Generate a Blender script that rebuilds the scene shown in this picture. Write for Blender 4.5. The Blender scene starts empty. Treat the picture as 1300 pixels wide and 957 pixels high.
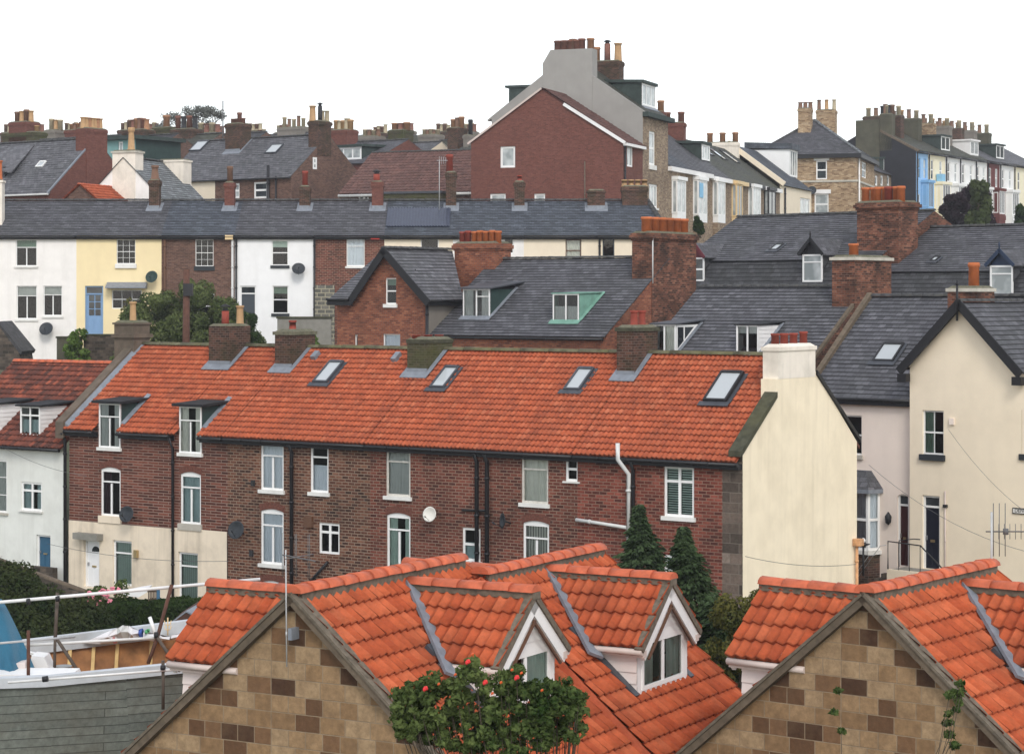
import bpy, bmesh, math, random
from mathutils import Vector, Matrix, noise
random.seed(7)
PI = math.pi
F, CX, HY = 2800.0, 650.0, 376.0
scene = bpy.context.scene
COL = scene.collection

# ------------------------------------------------------------------ materials
MATS = {}
def _n(nt, t, **k):
    n = nt.nodes.new(t)
    for a, v in k.items():
        setattr(n, a, v)
    return n
def new_mat(name, rough=0.8, spec=0.3):
    m = bpy.data.materials.new(name); m.use_nodes = True
    nt = m.node_tree; bs = nt.nodes['Principled BSDF']
    bs.inputs['Roughness'].default_value = rough
    bs.inputs['Specular IOR Level'].default_value = spec
    MATS[name] = m
    return m, nt, bs
def mixc(nt, a, b, fac, mode='MIX'):
    n = _n(nt, 'ShaderNodeMix', data_type='RGBA', blend_type=mode)
    for idx, v in ((0, fac), (6, a), (7, b)):
        if hasattr(v, 'links'): nt.links.new(v, n.inputs[idx])
        else: n.inputs[idx].default_value = (v if idx == 0 else (*v, 1))
    return n.outputs[2]
def ramp(nt, src, stops, const=False):
    r = _n(nt, 'ShaderNodeValToRGB')
    r.color_ramp.interpolation = 'CONSTANT' if const else 'LINEAR'
    e = r.color_ramp.elements
    while len(e) < len(stops): e.new(0.5)
    for el, (p, c) in zip(e, stops):
        el.position = p; el.color = (c, c, c, 1) if isinstance(c, (int, float)) else (*c, 1)
    nt.links.new(src, r.inputs[0])
    return r.outputs[0]
def noise_tex(nt, coord, scale, detail=4, rough=0.6, stretch=None):
    if stretch:
        mp = _n(nt, 'ShaderNodeMapping'); mp.inputs['Scale'].default_value = stretch
        nt.links.new(coord, mp.inputs[0]); coord = mp.outputs[0]
    n = _n(nt, 'ShaderNodeTexNoise'); n.inputs['Scale'].default_value = scale
    n.inputs['Detail'].default_value = detail; n.inputs['Roughness'].default_value = rough
    nt.links.new(coord, n.inputs['Vector'])
    return n.outputs['Fac']
def bump(nt, bs, h, strength=0.5, dist=0.02):
    b = _n(nt, 'ShaderNodeBump'); b.inputs['Strength'].default_value = strength
    b.inputs['Distance'].default_value = dist
    nt.links.new(h, b.inputs['Height']); nt.links.new(b.outputs[0], bs.inputs['Normal'])
def coords(nt):
    c = _n(nt, 'ShaderNodeTexCoord'); return c.outputs['UV'], c.outputs['Object']

def plain(name, col, rough=0.7, var=0.12, scale=3.0, dirt=None, dirtamt=0.0, metal=0.0, streak=0.0, spec=0.3, bmp=0.0):
    m, nt, bs = new_mat(name, rough, spec)
    uv, ob = coords(nt)
    n1 = noise_tex(nt, ob, scale, 5)
    f = ramp(nt, n1, [(0.3, 1 - var), (0.7, 1 + var)])
    c = mixc(nt, col, f, 1.0, 'MULTIPLY')
    if dirt:
        n2 = noise_tex(nt, ob, 0.55, 6, 0.65)
        c = mixc(nt, c, dirt, ramp(nt, n2, [(0.48, 0.0), (0.75, dirtamt)]))
    if streak:
        n3 = noise_tex(nt, ob, 1.0, 5, 0.6, stretch=(2.6, 2.6, 0.18))
        c = mixc(nt, c, dirt or (0.1, 0.1, 0.08), ramp(nt, n3, [(0.5, 0.0), (0.8, streak)]))
    nt.links.new(c, bs.inputs['Base Color'])
    bs.inputs['Metallic'].default_value = metal
    if bmp:
        bump(nt, bs, noise_tex(nt, ob, 30, 4), 0.4, bmp)
    return m

def brickmat(name, stops, mortar, bw=0.235, bh=0.085, ms=0.012, stain=(0.03, 0.025, 0.02), stainamt=0.5, const=False, bmp=0.012, rough=0.9, big=0.45, offs=0.5, squash=None):
    m, nt, bs = new_mat(name, rough, 0.15)
    uv, ob = coords(nt)
    wob = noise_tex(nt, ob, 2.0, 2)
    b = _n(nt, 'ShaderNodeTexBrick'); b.offset = offs
    if squash: b.squash, b.squash_frequency = squash
    nt.links.new(uv, b.inputs['Vector'])
    b.inputs['Scale'].default_value = 1.0
    b.inputs['Brick Width'].default_value = bw; b.inputs['Row Height'].default_value = bh
    b.inputs['Mortar Size'].default_value = ms; b.inputs['Mortar Smooth'].default_value = 0.3
    b.inputs['Color1'].default_value = (0, 0, 0, 1); b.inputs['Color2'].default_value = (1, 1, 1, 1)
    b.inputs['Mortar'].default_value = (0.5, 0.5, 0.5, 1)
    n = len(stops)
    if isinstance(stops[0][1], (int, float)): pass
    c = ramp(nt, b.outputs['Color'], stops, const)
    fine = noise_tex(nt, ob, 9.0, 5, 0.7)
    c = mixc(nt, c, ramp(nt, fine, [(0.3, 0.72), (0.7, 1.25)]), 1.0, 'MULTIPLY')
    if mortar is not None:
        mfac = b.outputs['Fac']
        c = mixc(nt, c, mortar, mfac)
    large = noise_tex(nt, ob, big, 6, 0.62)
    c = mixc(nt, c, stain, ramp(nt, large, [(0.42, 0.0), (0.72, stainamt)]))
    nt.links.new(c, bs.inputs['Base Color'])
    h = ramp(nt, b.outputs['Fac'], [(0, 1.0), (1, 0.0)])
    h2 = mixc(nt, h, fine, 0.25)
    bump(nt, bs, h2, 0.6, bmp)
    return m

def tilemat(name, stops, tw, ex, rough=0.75, moss=(0.05, 0.05, 0.03), mossamt=0.3, spec=0.3, fine=0.2):
    """one colour per tile, cells of tw x ex metres in UV"""
    m, nt, bs = new_mat(name, rough, spec)
    uv, ob = coords(nt)
    mp = _n(nt, 'ShaderNodeVectorMath', operation='DIVIDE'); mp.inputs[1].default_value = (tw, ex, 1)
    nt.links.new(uv, mp.inputs[0])
    fl = _n(nt, 'ShaderNodeVectorMath', operation='FLOOR'); nt.links.new(mp.outputs[0], fl.inputs[0])
    wn = _n(nt, 'ShaderNodeTexWhiteNoise', noise_dimensions='3D'); nt.links.new(fl.outputs[0], wn.inputs['Vector'])
    c = ramp(nt, wn.outputs['Value'], stops)
    f = noise_tex(nt, ob, 7.0, 5, 0.7)
    c = mixc(nt, c, ramp(nt, f, [(0.3, 1 - fine), (0.7, 1 + fine)]), 1.0, 'MULTIPLY')
    g = noise_tex(nt, ob, 0.5, 6, 0.65)
    c = mixc(nt, c, moss, ramp(nt, g, [(0.45, 0.0), (0.75, mossamt)]))
    sp1 = noise_tex(nt, ob, 26.0, 3, 0.6); c = mixc(nt, c, (0.05, 0.035, 0.02), ramp(nt, sp1, [(0.66, 0.0), (0.72, 0.45)]))
    sp2 = noise_tex(nt, ob, 1.0, 5, 0.6, stretch=(1.4, 1.4, 0.5)); c = mixc(nt, c, moss, ramp(nt, sp2, [(0.52, 0.0), (0.75, 0.4)]))
    # darker band just below the head lap of every course
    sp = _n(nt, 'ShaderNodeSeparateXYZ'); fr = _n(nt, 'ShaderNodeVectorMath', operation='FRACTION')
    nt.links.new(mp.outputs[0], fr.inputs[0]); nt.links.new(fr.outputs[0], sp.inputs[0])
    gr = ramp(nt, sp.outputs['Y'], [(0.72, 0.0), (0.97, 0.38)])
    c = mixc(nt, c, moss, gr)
    nt.links.new(c, bs.inputs['Base Color'])
    bump(nt, bs, f, 0.3, 0.01)
    return m

# brick
DB = lambda s=1.0, r=1.0: [(0.0, (0.062*s*r, 0.028*s, 0.022*s)), (0.35, (0.115*s*r, 0.043*s, 0.03*s)), (0.7, (0.16*s*r, 0.06*s, 0.04*s)), (1.0, (0.215*s*r, 0.088*s, 0.06*s))]
brickmat('brick_terrace', DB(.88, 1.22), (0.27, 0.185, 0.14), bw=.27, bh=.1, ms=.014, stainamt=0.5)
brickmat('brick_terrace_worn', [(0.0, (0.045, 0.022, 0.016)), (0.3, (0.095, 0.039, 0.026)), (0.65, (0.145, 0.057, 0.035)), (1.0, (0.21, 0.1, 0.062))], (0.29, 0.21, 0.155), bw=.27, bh=.1, ms=0.015, stainamt=0.45)
brickmat('brick_terrace_red', DB(.95, 1.42), (0.26, 0.16, 0.12), bw=.27, bh=.1, ms=.013, stainamt=0.4)
brickmat('brick_courses', DB(0.85, 1.15), (0.29, 0.2, 0.16), bw=0.5, bh=.1, ms=0.015, stainamt=0.35)
brickmat('brick_orange', [(0, (0.14, 0.042, 0.025)), (0.4, (0.24, 0.075, 0.038)), (0.8, (0.31, 0.105, 0.052)), (1, (0.38, 0.15, 0.08))], (0.19, 0.12, 0.095), stainamt=0.4)
brickmat('brick_brown_far', [(0, (0.085, 0.045, 0.032)), (0.5, (0.135, 0.07, 0.05)), (1, (0.19, 0.105, 0.075))], (0.17, 0.12, 0.1), stainamt=0.3)
brickmat('brick_buff_far', [(0, (0.18, 0.12, 0.08)), (0.5, (0.28, 0.2, 0.13)), (1, (0.4, 0.31, 0.21))], (0.3, 0.25, 0.2), bw=0.3, bh=0.1, stain=(0.09, 0.065, 0.045), stainamt=0.55)
brickmat('stone_buff', [(0, (0.17, 0.1, 0.055)), (0.3, (0.3, 0.2, 0.115)), (0.7, (0.42, 0.3, 0.18)), (1, (0.5, 0.38, 0.25))], (0.33, 0.26, 0.18), bw=0.32, bh=0.11, ms=0.012, stain=(0.12, 0.07, 0.035), stainamt=0.35)
brickmat('brick_red_far', [(0, (0.125, 0.048, 0.037)), (0.5, (0.155, 0.058, 0.044)), (1, (0.19, 0.074, 0.056))], (0.15, 0.075, 0.06), stainamt=0.22, stain=(0.07, 0.03, 0.025))
brickmat('brick_stack', [(0, (0.05, 0.022, 0.016)), (0.4, (0.14, 0.05, 0.03)), (0.8, (0.22, 0.08, 0.046)), (1, (0.29, 0.13, 0.08))], (0.16, 0.11, 0.085), stain=(0.018, 0.015, 0.013), stainamt=0.85, big=0.8)
brickmat('brick_stack_dark', [(0, (0.035, 0.02, 0.016)), (0.5, (0.075, 0.036, 0.026)), (1, (0.13, 0.06, 0.042))], (0.13, 0.1, 0.08), stain=(0.03, 0.035, 0.015), stainamt=0.6, big=1.2)
brickmat('stack_moss', [(0, (0.04, 0.035, 0.02)), (0.5, (0.06, 0.055, 0.028)), (1, (0.085, 0.07, 0.04))], (0.09, 0.085, 0.06), stain=(0.07, 0.08, 0.025), stainamt=0.8, big=1.2)
brickmat('blockwork', [(0, (0.1, 0.1, 0.085)), (0.5, (0.14, 0.135, 0.115)), (1, (0.19, 0.18, 0.15))], (0.36, 0.33, 0.24), bw=0.46, bh=0.235, ms=0.03, stainamt=0.25)
brickmat('sandstone_blocks', [(0, (0.30, 0.195, 0.105)), (0.2, (0.065, 0.034, 0.02)), (0.3, (0.24, 0.148, 0.076)), (0.45, (0.34, 0.235, 0.135)), (0.64, (0.12, 0.064, 0.034)), (0.76, (0.27, 0.17, 0.088)), (0.9, (0.18, 0.1, 0.052))], (0.29, 0.22, 0.145), bw=0.46, bh=0.262, ms=0.009, const=True, stain=(0.13, 0.08, 0.045), stainamt=0.55, big=3.2, bmp=0.045, squash=(0.7, 2), offs=.42)
brickmat('quoin_stone', [(0, (0.07, 0.055, 0.045)), (0.4, (0.13, 0.1, 0.08)), (0.8, (0.2, 0.15, 0.12)), (1, (0.33, 0.27, 0.22))], (0.2, 0.17, 0.14), bw=0.6, bh=0.3, stainamt=0.5)
brickmat('rubble_stone', [(0, (0.035, 0.03, 0.025)), (0.5, (0.075, 0.06, 0.048)), (1, (0.14, 0.11, 0.085))], (0.09, 0.08, 0.065), bw=0.3, bh=0.16, stainamt=0.4)
# slate roofs
def slatemat(name, s=1.0, tint=(1, 1, 1), moss=0.3, mosscol=(0.035, 0.04, 0.03), ex=0.22):
    st = [(p, tuple(v * s * t for t in tint)) for p, v in ((0, 0.07), (0.4, 0.092), (0.8, 0.11), (1, 0.145))]
    return brickmat(name, st, (0.03, 0.03, 0.034), bw=0.3, bh=ex, ms=0.008, stain=mosscol, stainamt=moss, big=0.35, bmp=0.008, rough=0.62)
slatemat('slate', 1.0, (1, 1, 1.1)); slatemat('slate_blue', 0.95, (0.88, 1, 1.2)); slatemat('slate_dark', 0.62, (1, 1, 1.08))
slatemat('slate_pale', 1.9, (0.93, 1, 1.03)); slatemat('slate_grey', 1.25, (1, 1, 1.08)); slatemat('slate_moss', 0.75, (1, 1.03, 0.85), 0.6, (0.06, 0.065, 0.03)); slatemat('slate_far', 0.95, (1, 1, 1.08))
OR = [(0, (0.33, 0.072, 0.03)), (0.3, (0.38, 0.086, 0.034)), (0.8, (0.43, 0.1, 0.04)), (1, (0.47, 0.135, 0.062))]
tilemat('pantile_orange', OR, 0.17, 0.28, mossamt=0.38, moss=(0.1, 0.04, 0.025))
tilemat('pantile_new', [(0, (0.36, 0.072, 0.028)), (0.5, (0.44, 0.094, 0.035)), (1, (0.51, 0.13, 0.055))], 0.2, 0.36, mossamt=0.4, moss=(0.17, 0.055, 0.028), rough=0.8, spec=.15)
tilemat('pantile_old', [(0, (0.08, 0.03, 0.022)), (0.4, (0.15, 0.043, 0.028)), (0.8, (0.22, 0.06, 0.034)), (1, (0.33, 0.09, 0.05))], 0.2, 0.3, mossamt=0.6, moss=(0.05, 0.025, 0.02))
tilemat('pantile_brown', [(0, (0.1, 0.052, 0.044)), (0.5, (0.135, 0.07, 0.06)), (1, (0.175, 0.09, 0.075))], 0.3, 0.34, mossamt=0.3, moss=(0.06, 0.035, 0.03))
plain('ridge_orange', (0.50, 0.12, 0.055), 0.7, 0.25, 5, (0.13, 0.06, 0.035), 0.35)
plain('ridge_moss', (0.11, 0.1, 0.06), 0.95, 0.4, 4, (0.16, 0.15, 0.05), 0.7)
plain('ridge_dark', (0.06, 0.06, 0.06), 0.9, 0.35, 4, (0.09, 0.085, 0.06), 0.5)
plain('mortar_bed', (0.14, 0.115, 0.085), 0.95, 0.35, 9, (0.05, 0.045, 0.035), 0.6)
plain('coping_moss', (0.055, 0.055, 0.035), 0.95, 0.4, 5, (0.1, 0.095, 0.04), 0.6)
plain('verge_stone', (0.13, 0.1, 0.07), 0.95, 0.3, 6, (0.06, 0.05, 0.035), 0.6)
# renders and paint
plain('render_cream_gable', (0.86, 0.75, 0.56), 0.85, 0.04, 1.2, (0.5, 0.42, 0.29), 0.35, streak=0.32, bmp=0.01)
plain('render_cream_house', (0.84, 0.73, 0.56), 0.85, 0.035, 1.5, (0.5, 0.42, 0.3), 0.2, streak=0.1)
plain('render_pink', (0.84, 0.73, 0.64), 0.85, 0.03, 1.5, (0.5, 0.42, 0.34), 0.22, streak=0.1)
plain('render_base', (0.78, 0.67, 0.52), 0.85, 0.06, 1.5, (0.22, 0.18, 0.13), 0.45, streak=0.4)
plain('render_white', (0.84, 0.81, 0.77), 0.85, 0.04, 1.5, (0.42, 0.4, 0.36), 0.25, streak=0.2)
plain('render_white_clean', (0.83, 0.83, 0.82), 0.85, 0.03, 1.5, (0.5, 0.49, 0.46), 0.2, streak=0.12)
plain('render_grey_white', (0.74, 0.75, 0.7), 0.85, 0.05, 1.5, (0.36, 0.35, 0.3), 0.3, streak=0.25)
plain('render_yellow', (0.84, 0.7, 0.42), 0.85, 0.03, 1.5, (0.6, 0.47, 0.27), 0.25, streak=0.12)
plain('render_peach', (0.8, 0.7, 0.54), 0.85, 0.03, 1.5, (0.55, 0.45, 0.33), 0.25, streak=0.1)
plain('render_grey', (0.30, 0.29, 0.27), 0.9, 0.06, 1.0, (0.22, 0.21, 0.19), 0.3, streak=0.15)
plain('render_dark_grey', (0.2, 0.18, 0.155), 0.9, 0.1, 1.0, (0.12, 0.11, 0.09), 0.4, streak=0.2)
plain('render_brown', (0.13, 0.1, 0.075), 0.9, 0.25, 3.0, (0.06, 0.055, 0.04), 0.6)
plain('stack_white', (0.8, 0.73, 0.63), 0.9, 0.05, 2.0, (0.3, 0.28, 0.22), 0.5, streak=0.3)
plain('stack_olive', (0.085, 0.08, 0.055), 0.95, 0.25, 1.0, (0.05, 0.055, 0.03), 0.5, streak=0.3)
plain('render_black', (0.02, 0.02, 0.025), 0.85, 0.2, 1.0)
plain('paint_blue', (0.30, 0.5, 0.74), 0.8, 0.04, 1.0); plain('paint_blue_deep', (0.2, 0.4, 0.64), 0.7, 0.04, 1.0)
plain('paint_cream', (0.8, 0.74, 0.55), 0.8, 0.04, 1.0); plain('paint_white_far', (0.78, 0.78, 0.76), 0.8, 0.04, 1.0, (0.5, 0.5, 0.48), 0.3)
plain('paint_maroon', (0.13, 0.035, 0.03), 0.8, 0.1, 1.0)
plain('upvc', (0.82, 0.82, 0.8), 0.45, 0.03, 2.0, (0.5, 0.5, 0.45), 0.2)
plain('old_paint', (0.6, 0.58, 0.52), 0.7, 0.15, 8.0, (0.25, 0.22, 0.18), 0.6)
plain('sill_white', (0.75, 0.74, 0.7), 0.7, 0.06, 4.0, (0.3, 0.28, 0.24), 0.4)
plain('sill_stone', (0.45, 0.42, 0.36), 0.85, 0.1, 4.0, (0.2, 0.18, 0.15), 0.5)
plain('sill_dark', (0.025, 0.03, 0.035), 0.7, 0.1)
plain('boards_white', (0.78, 0.77, 0.75), 0.55, 0.03, 2.0, (0.5, 0.46, 0.42), 0.25)
plain('boards_pink', (0.72, 0.64, 0.6), 0.6, 0.04, 2.0, (0.45, 0.36, 0.32), 0.35)
plain('wood_cream', (0.7, 0.52, 0.28), 0.6, 0.05)
plain('frame_brown', (0.12, 0.06, 0.035), 0.6, 0.1); plain('frame_maroon', (0.05, 0.012, 0.015), 0.6, 0.1); plain('frame_black', (0.02, 0.02, 0.022), 0.5, 0.1)
plain('gutter_black', (0.012, 0.012, 0.014), 0.45, 0.1, 2, spec=0.4); plain('gutter_white', (0.62, 0.62, 0.6), 0.5, 0.06, 2, (0.3, 0.3, 0.28), 0.4)
plain('gutter_pinkish', (0.6, 0.5, 0.45), 0.5, 0.06, 2, (0.3, 0.25, 0.22), 0.4)
plain('bargeboard_black', (0.011, 0.011, 0.013), 0.5, 0.1); plain('bargeboard_navy', (0.02, 0.035, 0.07), 0.5, 0.1)
plain('bargeboard_maroon', (0.11, 0.012, 0.02), 0.5, 0.1)
plain('lead', (0.2, 0.22, 0.25), 0.55, 0.2, 5.0, (0.11, 0.12, 0.13), 0.5, spec=0.5)
plain('lead_dark', (0.05, 0.055, 0.065), 0.5, 0.25, 4.0, spec=0.5)
plain('cheek_green', (0.025, 0.05, 0.045), 0.7, 0.2, 2.0); plain('cheek_teal', (0.17, 0.32, 0.31), 0.7, 0.1, 2.0)
plain('copper_green', (0.17, 0.33, 0.26), 0.7, 0.2, 3.0, (0.05, 0.12, 0.1), 0.3)
plain('felt_black', (0.015, 0.016, 0.018), 0.8, 0.2, 3.0)
plain('felt_dark_green', (0.035, 0.05, 0.045), 0.8, 0.3, 3.0)
plain('flaunching', (0.13, 0.125, 0.085), 0.95, 0.35, 6.0, (0.08, 0.09, 0.035), 0.7)
plain('cap_stone', (0.5, 0.47, 0.4), 0.9, 0.15, 4.0, (0.15, 0.15, 0.1), 0.5)
plain('pot_orange', (0.47, 0.135, 0.045), 0.75, 0.18, 4.0, (0.12, 0.05, 0.03), 0.6)
plain('pot_buff', (0.42, 0.26, 0.13), 0.75, 0.15, 4.0, (0.2, 0.12, 0.06), 0.6)
plain('pot_red', (0.26, 0.05, 0.032), 0.75, 0.15, 4.0, (0.06, 0.03, 0.02), 0.5)
plain('pot_brown', (0.18, 0.1, 0.065), 0.8, 0.2, 4.0, (0.06, 0.05, 0.035), 0.6)
plain('pot_dark', (0.03, 0.03, 0.032), 0.8, 0.2, 4.0)
plain('pot_far_red', (0.19, 0.085, 0.06), 0.8, 0.18, 4.0, (0.07, 0.05, 0.04), 0.5); plain('pot_far_orange', (0.33, 0.17, 0.09), 0.8, 0.18, 4.0, (0.14, 0.09, 0.06), 0.6)
plain('pot_stone', (0.4, 0.34, 0.23), 0.85, 0.15, 4.0, (0.15, 0.14, 0.08), 0.6)
plain('hollow_black', (0.006, 0.006, 0.006), 1.0, 0.1)  # near-black painted for the unlit depth of rooms and pot mouths
plain('curtain_white', (0.85, 0.87, 0.92), 0.9, 0.05); plain('curtain_grey', (0.55, 0.55, 0.52), 0.9, 0.08); plain('curtain_green', (0.55, 0.66, 0.57), 0.9, 0.08)
plain('curtain_cream', (0.8, 0.77, 0.68), 0.9, 0.06); plain('curtain_plum', (0.05, 0.02, 0.03), 0.9, 0.1); plain('blind_green', (0.2, 0.29, 0.22), 0.9, 0.1)
plain('blind_blue', (0.25, 0.5, 0.7), 0.9, 0.05); plain('curtain_teal', (0.42, 0.52, 0.52), 0.9, 0.1)
plain('door_blue', (0.2, 0.33, 0.52), 0.5, 0.05); plain('door_teal', (0.03, 0.1, 0.17), 0.5, 0.05); plain('door_white', (0.8, 0.8, 0.8), 0.4, 0.03)
plain('door_maroon', (0.05, 0.012, 0.012), 0.4, 0.05); plain('door_navy', (0.008, 0.01, 0.02), 0.35, 0.05); plain('door_slate', (0.05, 0.06, 0.07), 0.5, 0.05)
plain('brass', (0.5, 0.38, 0.2), 0.35, 0.05, metal=0.8); plain('steel', (0.42, 0.43, 0.44), 0.4, 0.1, 6, (0.18, 0.12, 0.09), 0.4, metal=0.6)
plain('pole_grey', (0.45, 0.46, 0.46), 0.5, 0.1, 6, (0.2, 0.18, 0.16), 0.4); plain('pole_rust', (0.1, 0.045, 0.03), 0.8, 0.3, 6)
plain('pole_pale', (0.72, 0.72, 0.7), 0.5, 0.08, 6, (0.35, 0.33, 0.3), 0.3); plain('pole_brown', (0.09, 0.07, 0.055), 0.8, 0.3, 6)
plain('dish_dark', (0.025, 0.03, 0.035), 0.5, 0.1); plain('dish_white', (0.7, 0.68, 0.62), 0.5, 0.05)
plain('wire', (0.12, 0.12, 0.12), 0.6, 0.1); plain('rust_iron', (0.55, 0.3, 0.15), 0.8, 0.3, 6.0)
plain('alarm_red', (0.5, 0.04, 0.03), 0.5, 0.05)
plain('solar', (0.045, 0.055, 0.085), 0.35, 0.2, 4.0, spec=0.5)
plain('tarp_blue', (0.025, 0.125, 0.2), 0.45, 0.12, 2.0, (0.02, 0.09, 0.15), 0.6, bmp=0.02)
brickmat('hull_grey', [(0, (0.17, 0.19, 0.17)), (1, (0.23, 0.25, 0.22))], (0.07, 0.075, 0.07), bw=60, bh=0.17, ms=0.008, stain=(0.13, 0.11, 0.08), stainamt=0.5, big=1.2, rough=0.6)
plain('gunwale_paint', (0.5, 0.53, 0.55), 0.5, 0.08, 5.0, (0.25, 0.25, 0.24), 0.5)
plain('inner_wood', (0.32, 0.15, 0.055), 0.7, 0.5, 2.5, (0.16, 0.065, 0.025), 0.7); plain('rib_wood', (0.6, 0.42, 0.18), 0.7, 0.15, 6.0)
plain('boat_white', (0.8, 0.8, 0.78), 0.4, 0.04, 3.0); plain('timber', (0.12, 0.085, 0.06), 0.85, 0.3, 8.0)
plain('cloth_white', (0.7, 0.68, 0.68), 0.9, 0.08, 6.0); plain('cloth_blue', (0.05, 0.1, 0.35), 0.9, 0.1); plain('cloth_pink', (0.6, 0.25, 0.25), 0.9, 0.1); plain('cloth_green', (0.1, 0.4, 0.15), 0.9, 0.1)
plain('shed_wood', (0.07, 0.035, 0.025), 0.8, 0.3, 6.0); plain('concrete', (0.25, 0.24, 0.21), 0.9, 0.15, 3.0, (0.12, 0.12, 0.09), 0.5)
plain('asphalt', (0.05, 0.05, 0.052), 0.9, 0.15, 3.0); plain('rust_step', (0.12, 0.1, 0.08), 0.9, 0.2, 6.0)
plain('bark', (0.07, 0.055, 0.04), 0.95, 0.3, 8.0); plain('sign_white', (0.75, 0.74, 0.7), 0.5, 0.03); plain('sign_black', (0.02, 0.02, 0.02), 0.5, 0.03)
plain('flower_pink', (0.75, 0.25, 0.32), 0.7, 0.15); plain('flower_red', (0.65, 0.04, 0.04), 0.7, 0.15); plain('rose_hip', (0.6, 0.1, 0.02), 0.4, 0.15); plain('tub', (0.3, 0.31, 0.3), 0.6, 0.1)
def leafmat(name, a, b):
    m, nt, bs = new_mat(name, 0.85, 0.06)
    uv, ob = coords(nt)
    a = tuple(v * .68 for v in a); b = tuple(v * .8 for v in b)
    n1 = noise_tex(nt, ob, 0.9, 4); n2 = noise_tex(nt, ob, 14.0, 2)
    f = mixc(nt, n1, n2, 0.45)
    c = mixc(nt, a, b, ramp(nt, f, [(0.38, 0.0), (0.62, 1.0)]))
    nt.links.new(c, bs.inputs['Base Color'])
    tr = _n(nt, 'ShaderNodeBsdfTranslucent'); nt.links.new(c, tr.inputs[0])
    mx = _n(nt, 'ShaderNodeMixShader'); mx.inputs[0].default_value = 0.25
    out = nt.nodes['Material Output']
    nt.links.new(bs.outputs[0], mx.inputs[1]); nt.links.new(tr.outputs[0], mx.inputs[2]); nt.links.new(mx.outputs[0], out.inputs[0])
    return m
leafmat('leaf_bush', (0.05, 0.085, 0.025), (0.2, 0.24, 0.09)); leafmat('leaf_conifer', (0.024, 0.05, 0.02), (0.1, 0.15, 0.065))
leafmat('leaf_hedge', (0.022, 0.045, 0.014), (0.055, 0.09, 0.025)); leafmat('leaf_olive', (0.07, 0.085, 0.025), (0.22, 0.2, 0.055)); leafmat('leaf_bright', (0.09, 0.16, 0.03), (0.2, 0.3, 0.07))
leafmat('leaf_purple', (0.02, 0.012, 0.017), (0.05, 0.03, 0.04)); leafmat('leaf_far', (0.13, 0.14, 0.12), (0.22, 0.23, 0.2)); leafmat('leaf_rose', (0.04, 0.08, 0.02), (0.17, 0.22, 0.07)); leafmat('leaf_garden', (0.02, 0.04, 0.014), (0.07, 0.085, 0.03))
leafmat('leaf_farGreen', (0.05, 0.075, 0.025), (0.1, 0.125, 0.045))
def glassmat(name, tint=(0.85, 0.9, 0.9), gl=0.0):
    m = bpy.data.materials.new(name); m.use_nodes = True; nt = m.node_tree; nt.nodes.clear()
    out = _n(nt, 'ShaderNodeOutputMaterial'); t = _n(nt, 'ShaderNodeBsdfTransparent'); t.inputs[0].default_value = (*tint, 1)
    g = _n(nt, 'ShaderNodeBsdfGlossy'); g.inputs['Roughness'].default_value = 0.03
    tc = _n(nt, 'ShaderNodeTexCoord'); nf = noise_tex(nt, tc.outputs['Object'], 1.3, 2)
    bp = _n(nt, 'ShaderNodeBump'); bp.inputs['Strength'].default_value = 0.06; bp.inputs['Distance'].default_value = 0.05
    nt.links.new(nf, bp.inputs['Height']); nt.links.new(bp.outputs[0], g.inputs['Normal'])
    lw = _n(nt, 'ShaderNodeFresnel'); lw.inputs[0].default_value = 1.5
    ad = _n(nt, 'ShaderNodeMath', operation='ADD'); ad.inputs[1].default_value = gl; nt.links.new(lw.outputs[0], ad.inputs[0])
    mx = _n(nt, 'ShaderNodeMixShader'); nt.links.new(ad.outputs[0], mx.inputs[0]); nt.links.new(t.outputs[0], mx.inputs[1]); nt.links.new(g.outputs[0], mx.inputs[2])
    nt.links.new(mx.outputs[0], out.inputs[0]); MATS[name] = m
glassmat('glass')
m, nt, bs = new_mat('glass_dark', 0.06, 0.6)
uv, ob = coords(nt); c = mixc(nt, (0.012, 0.015, 0.018), (0.05, 0.06, 0.065), ramp(nt, noise_tex(nt, ob, 1.1, 2), [(0.4, 0.0), (0.65, 1.0)])); nt.links.new(c, bs.inputs['Base Color'])
m, nt, bs = new_mat('glass_net', 0.12, 0.5)
uv, ob = coords(nt); c = mixc(nt, (0.25, 0.28, 0.28), (0.5, 0.53, 0.53), ramp(nt, noise_tex(nt, ob, 1.1, 2), [(0.4, 0.0), (0.65, 1.0)])); nt.links.new(c, bs.inputs['Base Color'])
m, nt, bs = new_mat('glass_sky', 0.05, 0.9)
bs.inputs['Base Color'].default_value = (0.42, 0.45, 0.46, 1)

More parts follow.
